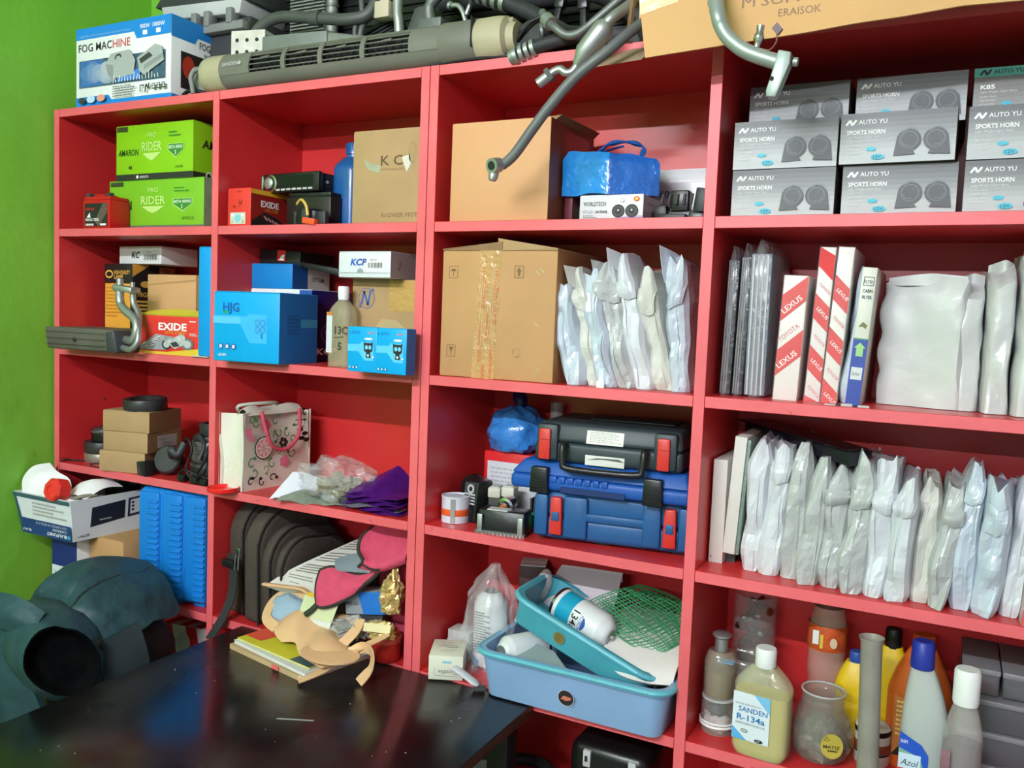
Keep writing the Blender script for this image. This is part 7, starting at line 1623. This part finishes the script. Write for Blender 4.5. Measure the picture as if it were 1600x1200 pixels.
# ================================================================== bay B2, row 4: bottles and jars
GLA = mat((186, 184, 176), r=.06, nz=0, alpha=.30, coat=1.0)
def jar(name, label, loc, prof, n=32, m=GLA, sx=1, sy=1, cat='jar', inner=None):
    t = T(name, label, cat, loc)
    MB().lathe(prof, m, n=n, cap=False, sx=sx, sy=sy).build('glass_wall', t, smooth=True)
    MB().lathe([(prof[0][0] * .98, prof[0][1]), (prof[0][0] * .98, prof[0][1] + .002)], m, n=n, sx=sx, sy=sy).build('glass_base', t)
    return t
t = jar('bolt_jar', 'clear jar of sockets and bolts at the back left of the bottom shelf', (1.682, .20, F4), [(.036, 0), (.038, .01), (.038, .205), (.036, .21)])
R_ = random.Random(12)
for k in range(26):
    x, y, z = R_.uniform(-.022, .022), R_.uniform(-.024, .02), .02 + .19 * k / 26
    a = Matrix.Translation((x, y, z)) @ Euler((R_.uniform(0, 3), R_.uniform(0, 3), R_.uniform(0, 3))).to_matrix().to_4x4()
    if k % 3: MB().lathe([(.0045, -.014), (.0045, .012), (.008, .012), (.008, .018)], STEEL if k % 2 else DGREY, n=8, X=a).build('bolt', t)
    else: MB().lathe([(.006, -.004), (.010, -.004), (.010, .004), (.006, .004), (.006, -.004)], STEEL, n=14, X=a, cap=False).build('socket_ring', t, smooth=True)
t = jar('oil_jar', 'brown glass jar with metal spout cap stacked on another jar', (1.653, .070, F4 + .062), [(.024, 0), (.027, .004), (.027, .06), (.022, .075), (.018, .08)], m=mat((196, 190, 170), r=.08, nz=0, alpha=.35, coat=.9))
MB().lathe([(.0255, .003), (.0255, .045)], mat((120, 108, 78), r=.3, nz=.1), n=28).build('liquid', t, smooth=True)
MB().lathe([(.011, .078), (.011, .10), (.016, .104), (.016, .107), (.012, .110)], ALU, n=24).build('spout_cap', t, smooth=True)
MB().box(.0, -.024, .066, .026, -.006, .0672, mat((130, 180, 215), r=.4)).build('blue_label', t)
t = jar('scrap_jar', 'low clear tub with white tissue under the brown glass jar', (1.654, .070, F4), [(.027, 0), (.029, .006), (.029, .052), (.027, .058)])
b = MB(); b.grid(crumple(51, .024, .024, .020, .4, 20, 14), 20, 14, mat((226, 216, 214), r=.7, nz=.1, bump=.4), wrap=True); b.build('tissue', t, smooth=True)
b = MB(); b.grid(crumple(53, .016, .018, .014, .4, 16, 12), 16, 12, mat((60, 66, 84), r=.6, nz=.3), wrap=True, X=Matrix.Translation((.0, -.004, .028))); b.build('dark_rag', t, smooth=True)
MB().lathe([(.0295, .012), (.0315, .014), (.0295, .017)], WHITE, n=28, cap=False).build('cord_turn', t, smooth=True); MB().lathe([(.0295, .018), (.0315, .020), (.0295, .022)], WHITE, n=28, cap=False).build('cord_turn', t, smooth=True)
MB().lathe([(.0285, .0585), (.0285, .0615)], LGREY, n=28).build('lid', t)
t = jar('open_jar', 'empty open clear jar between the brown jar and the yellow oil bottle', (1.690, .115, F4), [(.036, 0), (.038, .01), (.038, .10), (.034, .115), (.035, .125)])
MB().lathe([(.0352, .117), (.0362, .119), (.0352, .121)], GLA, n=28, cap=False).build('thread', t, smooth=True)
# yellow compressor oil bottle
t = T('compressor_oil_bottle', 'clear bottle of yellow oil with white cap and blue white label', 'bottle', (1.736, .022, F4), -6)
def sq_(u, w, a=.045, b_=.024, H=.150, sh=.115):
    z = H * w; k = 1 if z < sh else max(.42, 1 - ((z - sh) / (H - sh)) ** 1.5 * .58); e = 4.2; an = 2 * PI * u; ca, sa = math.cos(an), math.sin(an); q = (abs(ca) ** e + abs(sa) ** e) ** (-1 / e)
    bt = min(1, .86 + z * 14)
    return (ca * q * a * k * bt, sa * q * b_ * (k if k > .5 else .5) * bt, z)
b = MB(); b.grid(sq_, 40, 26, mat((226, 224, 190), r=.05, nz=0, alpha=.30, coat=.9), wrap=True); b.build('bottle_wall', t, smooth=True)
OIL = mat((206, 192, 96), r=.08, nz=.05, alpha=.82, coat=.5)
b = MB(); b.grid(lambda u, w: tuple(Vector(sq_(u, w * .72)) * .965 + Vector((0, 0, .0015))), 40, 16, OIL, wrap=True); b.add([tuple(Vector(sq_(i / 40, 0)) * .965 + Vector((0, 0, .0015))) for i in range(40)], [tuple(range(40))[::-1]], OIL); b.add([tuple(Vector(sq_(i / 40, .72)) * .965 + Vector((0, 0, .0015))) for i in range(40)], [tuple(range(40))], OIL); b.build('oil', t, smooth=True)
MB().lathe([(.0155, .148), (.0165, .152), (.0165, .176), (.0150, .179)], WHITE, n=28).build('cap', t, smooth=True)
f = Face(t, (-.041, -.0252, .028), (1, 0, 0), (0, 0, 1), 'label_print'); W, H = .060, .078
f.rect(0, 0, W, H, mat((218, 228, 236), nz=.03)).poly([(W * .55, H), (W, H * .66), (W, H)], mat((120, 186, 226), nz=0)).poly([(0, 0), (W * .42, 0), (0, H * .26)], mat((90, 170, 220), nz=0))
f.text('GENUINE REFRIGERATION', W * .06, H * .74, .0032, INKG, w=W * .7).text('SANDEN', W * .16, H * .60, .0085, mat((30, 110, 170), nz=0), w=W * .78, bold=.015).text('R-134a', W * .12, H * .42, .010, mat((30, 110, 170), nz=0), w=W * .76, bold=.02).text('REFRIGERATION OIL', W * .1, H * .33, .004, INKG, w=W * .8).ell(W * .34, H * .2, .006, .003, INK).ell(W * .34, H * .2, .005, .0022, LGREY).ell(W * .74, H * .055, .007, .003, INK).text('1LT', W * .68, H * .04, .003, INKW).done()
# tall jar with orange label
t = jar('sauce_jar', 'clear ribbed jar with orange label band standing behind the globe jar', (1.812, .165, F4), [(.034, 0), (.036, .01), (.030, .03), (.034, .045), (.029, .06), (.033, .075), (.028, .09), (.030, .105), (.031, .12), (.030, .135), (.032, .15), (.031, .19), (.026, .212), (.024, .222)], m=mat((216, 190, 176), r=.08, nz=0, alpha=.34, coat=.9))
MB().lathe([(.0322, .150), (.0326, .151), (.0326, .192), (.0322, .193)], mat((206, 88, 40), r=.35, nz=.35, ns=70), n=32, cap=False).build('label_band', t, smooth=True)
f = Face(t, (-.02, -.0328, .15), (1, 0, 0), (0, 0, 1), 'label_print'); f.rect(.0, .012, .010, .036, WHITE).rect(.012, .006, .017, .03, mat((220, 190, 60), nz=0)).ell(.034, .018, .006, .009, mat((214, 190, 160), nz=.2)).done()
MB().lathe([(.025, .222), (.027, .224), (.027, .236), (.024, .238)], mat((90, 50, 44), r=.4), n=24).build('lid', t, smooth=True)
# globe jar
t = jar('globe_jar', 'round clear glass jar with metal pieces and yellow sticker', (1.822, .072, F4), [(.034, 0), (.044, .008), (.0485, .030), (.047, .050), (.040, .074), (.033, .090), (.034, .095), (.032, .100), (.034, .105), (.0325, .110)], n=40, m=mat((150, 146, 136), r=.05, nz=0, alpha=.46, coat=1.0))
MB().tube([(.0335 * math.cos(2 * PI * i / 36), .0335 * math.sin(2 * PI * i / 36), .1095) for i in range(37)], .0016, LGREY, n=6).build('glass_lip', t, smooth=True)
b = MB(); b.grid(crumple(61, .038, .038, .038, .3, 24, 16), 24, 16, mat((150, 146, 136), r=.35, m=.3, nz=.5, ns=60, bump=.8, bs=60), wrap=True); b.build('contents', t, smooth=True)
f = Face(t, (.004, -.0465, .018), (1, .25, 0), (0, -.05, 1), 'sticker'); f.o += f.n * .002; f.ell(.018, .022, .017, .021, mat((190, 170, 70), nz=.15)).text('Zs', .004, .03, .007, INK, shear=.3).text('MATIZ', .005, .018, .0055, INK, w=.025, bold=.02).lines(.012, .010, .02, .006, 1, INK, 2).done()
# measuring cylinder
t = T('measuring_cylinder', 'tall frosted plastic measuring cylinder standing at the shelf front', 'cylinder', (1.900, .000, F4), 0, ry=-2)
FR = mat((164, 160, 150), r=.35, nz=.2, ns=20, alpha=.78)
MB().lathe([(.0155, .006), (.0155, .228), (.0185, .236), (.0175, .236), (.0145, .228), (.0145, .008)], FR, n=28, cap=False).build('cylinder_wall', t, smooth=True)
MB().lathe([(.030, 0), (.030, .004), (.018, .008), (.0155, .012)], FR, n=6).build('foot', t)
# yellow bottles, orange bottle, tin
YB = mat((226, 190, 30), r=.35, nz=.06)
def bottle(name, label, loc, a, b_, H, sh, neck, c, capc, capr, caph, ribs=0, e=3.0, rz=0, grp=None):
    t = T(name, label, 'bottle', loc, rz, grp)
    def fn(u, w):
        z = H * w; k = 1 if z < sh else max(neck, 1 - ((z - sh) / (H - sh)) ** 1.4 * (1 - neck)); an = 2 * PI * u; ca, sa = math.cos(an), math.sin(an); q = (abs(ca) ** e + abs(sa) ** e) ** (-1 / e)
        if ribs and z < sh * .85: k *= 1 + .035 * math.sin(z / sh * ribs * 2 * PI)
        return (ca * q * a * k, sa * q * b_ * max(k, neck), z)
    b = MB(); b.grid(fn, 32, 40, c, wrap=True); b.add([fn(i / 32, 0) for i in range(32)], [tuple(range(32))[::-1]], c); b.add([fn(i / 32, 1) for i in range(32)], [tuple(range(32))], c); b.build('bottle_body', t, smooth=True)
    MB().lathe([(capr * .95, H - .002), (capr, H + .002), (capr, H + caph * .9), (capr * .88, H + caph)], capc, n=24).build('cap', t, smooth=True)
    return t
bottle('yellow_bottle', 'short yellow ribbed bottle with blue cap behind the measuring cylinder', (1.862, .150, F4), .031, .022, .140, .10, .5, YB, mat((40, 80, 160), r=.4), .011, .018, ribs=5, grp='yellow ribbed bottles')
bottle('yellow_bottle', 'taller yellow ribbed bottle with black cap right of the measuring cylinder', (1.916, .160, F4), .030, .022, .175, .125, .5, YB, BLACK, .013, .03, ribs=7, grp='yellow ribbed bottles')
t = T('wire_spool', 'white tin with black rim and brown band behind the measuring cylinder', 'tin', (1.898, .098, F4), 0)
MB().lathe([(.026, 0), (.027, .002), (.027, .058), (.0265, .06)], mat((220, 218, 214), r=.4), n=28).build('tin_body', t, smooth=True)
for z0, z1, c in ((.050, .058, BLACK), (.022, .036, mat((150, 70, 60), r=.4)), (.018, .021, BLACK)): MB().lathe([(.0273, z0), (.0276, z0 + .0005), (.0276, z1), (.0273, z1 + .0005)], c, n=28, cap=False).build('band', t, smooth=True)
MB().tube(cr([(-.02, -.012, .06), (-.01, -.022, .07), (.012, -.018, .072), (.02, .0, .062)], 5), .0045, WHITE).build('cable_turn', t, smooth=True)
t = bottle('orange_bottle', 'large orange oil bottle behind the bottle with the blue cap', (1.962, .128, F4), .048, .032, .190, .115, .42, mat((206, 96, 34), r=.35, nz=.08), mat((210, 92, 36), r=.35), .0165, .024, e=3)
f = Face(t, (-.036, -.031, .02), (1, 0, 0), (0, 0, 1), 'label_print'); f.poly([(0, 0), (.06, 0), (.04, .085), (.0, .10)], mat((196, 120, 60), nz=.3, ns=50)).lines(.004, .03, .04, .06, 8, mat((230, 200, 120), nz=0), 3).poly([(0, .0), (.05, .0), (.02, .03)], INK).done()
# glass cleaner bottle
CL = mat((196, 206, 204), r=.2, nz=.04, alpha=.72, coat=.5)
t = T('cleaner_bottle', 'translucent cleaner bottle with dark blue cap and green liquid', 'bottle', (1.972, .020, F4), 0)
def az(u, w):
    z = .205 * w; sh = .10; k = 1 if z < sh else max(.42, 1 - ((z - sh) / .105) ** 1.7 * .58); an = 2 * PI * u; ca, sa = math.cos(an), math.sin(an); e = 2.6; q = (abs(ca) ** e + abs(sa) ** e) ** (-1 / e)
    return (ca * q * .033 * k - .016 * (1 - k) * 1.0, sa * q * .023 * k, z)
b = MB(); b.grid(az, 36, 34, CL, wrap=True); b.build('bottle_wall', t, smooth=True)
GLQ = mat((40, 110, 104), r=.15, nz=.05)
b = MB(); b.grid(lambda u, w: tuple(Vector(az(u, w * .28)) * .96 + Vector((0, 0, .001))), 36, 8, GLQ, wrap=True); b.add([tuple(Vector(az(i / 36, .28)) * .96) for i in range(36)], [tuple(range(36))], GLQ); b.build('liquid', t, smooth=True)
MB().lathe([(.0165, .198), (.017, .202), (.0155, .236), (.013, .239)], mat((34, 50, 150), r=.4), n=24, X=Matrix.Translation((-.0095, 0, 0))).build('cap', t, smooth=True)
f = Face(t, (-.032, -.0236, .004), (1, 0, 0), (0, 0, 1), 'label_print')
f.poly([(0, 0), (.042, 0), (.040, .06), (.02, .085), (.0, .095)], mat((126, 170, 150), nz=.1)).poly([(0, .075), (.0, .10), (.03, .085), (.040, .07), (.040, .048), (.034, .05), (.028, .066)], mat((30, 80, 190), nz=0)).rect(.0, .045, .030, .068, mat((200, 218, 236), nz=0)).text('Azol', .003, .05, .010, INK, w=.022, shear=.3).line([(.0, .044), (.030, .044)], .002, INKR).ell(.008, .018, .006, .009, mat((220, 232, 226), nz=0)).ell(.02, .012, .006, .008, mat((220, 232, 226), nz=0)).text('INM', .002, .083, .006, INKW, w=.009).done()
# clear bottle with white cap
t = T('clear_bottle', 'clear bottle with tall white cap at the right of the bottom shelf', 'bottle', (2.022, .000, F4), 0)
def cw_(u, w):
    z = .170 * w; k = 1 if z < .11 else max(.5, 1 - ((z - .11) / .06) ** 1.6 * .5); an = 2 * PI * u; return (math.cos(an) * .026 * k, math.sin(an) * .022 * k, z)
b = MB(); b.grid(cw_, 32, 26, mat((206, 200, 198), r=.06, nz=0, alpha=.38, coat=.9), wrap=True); b.build('bottle_wall', t, smooth=True)
b = MB(); b.grid(lambda u, w: tuple(Vector(cw_(u, w * .66)) * .95 + Vector((0, 0, .001))), 32, 10, mat((92, 66, 84), r=.2, nz=.2, alpha=.75), wrap=True); b.add([tuple(Vector(cw_(i / 32, .66)) * .95) for i in range(32)], [tuple(range(32))], mat((92, 66, 84), r=.2, nz=.2, alpha=.75)); b.build('liquid', t, smooth=True)
MB().lathe([(.0165, .164), (.0175, .168), (.0175, .212), (.0155, .216)], WHITE, n=24).build('cap', t, smooth=True)
f = Face(t, (-.027, -.021, .01), (.8, -.2, 0), (0, 0, 1), 'label_print'); f.rect(0, 0, .013, .09, mat((150, 110, 120), nz=.4, ns=60)).text('S', .002, .02, .014, INK, shear=.3).done()
# usb cable
t = T('usb_cable', 'white usb cable lying along the front of the bottom shelf', 'cable', (1.86, -.0, F4), 0)
MB().tube(cr([(.005, .018, .006), (.03, .03, .006), (.06, .05, .004), (.09, .06, .010), (.105, .04, .03), (.12, .02, .006), (.11, .006, .004), (.06, .002, .003)], 6), .0022, WHITE).build('cord', t, smooth=True)
MB().box(-.012, .010, .0, .006, .022, .008, WHITE).build('usb_plug', t, bevel=.001); MB().box(-.024, .0115, .001, -.012, .0205, .006, STEEL).build('metal_shell', t)
# plastic drawers
PD = mat((112, 113, 118), r=.3, nz=.15, alpha=.66); PDR = mat((132, 133, 137), r=.35, nz=.08)
t = T('drawer_organiser', 'stack of grey translucent plastic storage boxes at the right edge', 'organiser', (2.018, .075, F4), 0)
for k in range(3):
    z = .05 * k
    o = MB().box(0, 0, z, .105, .18, z + .046, PD).build('drawer', t, bevel=.004)
    MB().box(-.002, -.003, z + .040, .107, .183, z + .0485, PDR).build('drawer_rim', o, bevel=.002)
    MB().box(.02, .02, z + .004, .09, .16, z + .026, DGREY).build('drawer_contents', o)
for k, x in enumerate((.0, .054)):
    o = MB().box(x, .01, .152, x + .050, .15, .185, PD).build('small_box', t, bevel=.003)
    MB().box(x - .001, .008, .183, x + .051, .152, .192, PDR).build('lid', o, bevel=.002)
    MB().box(x + .005, .014, .155, x + .045, .14, .170, mat((170, 90, 96), r=.5) if k == 0 else GREY).build('box_contents', o)
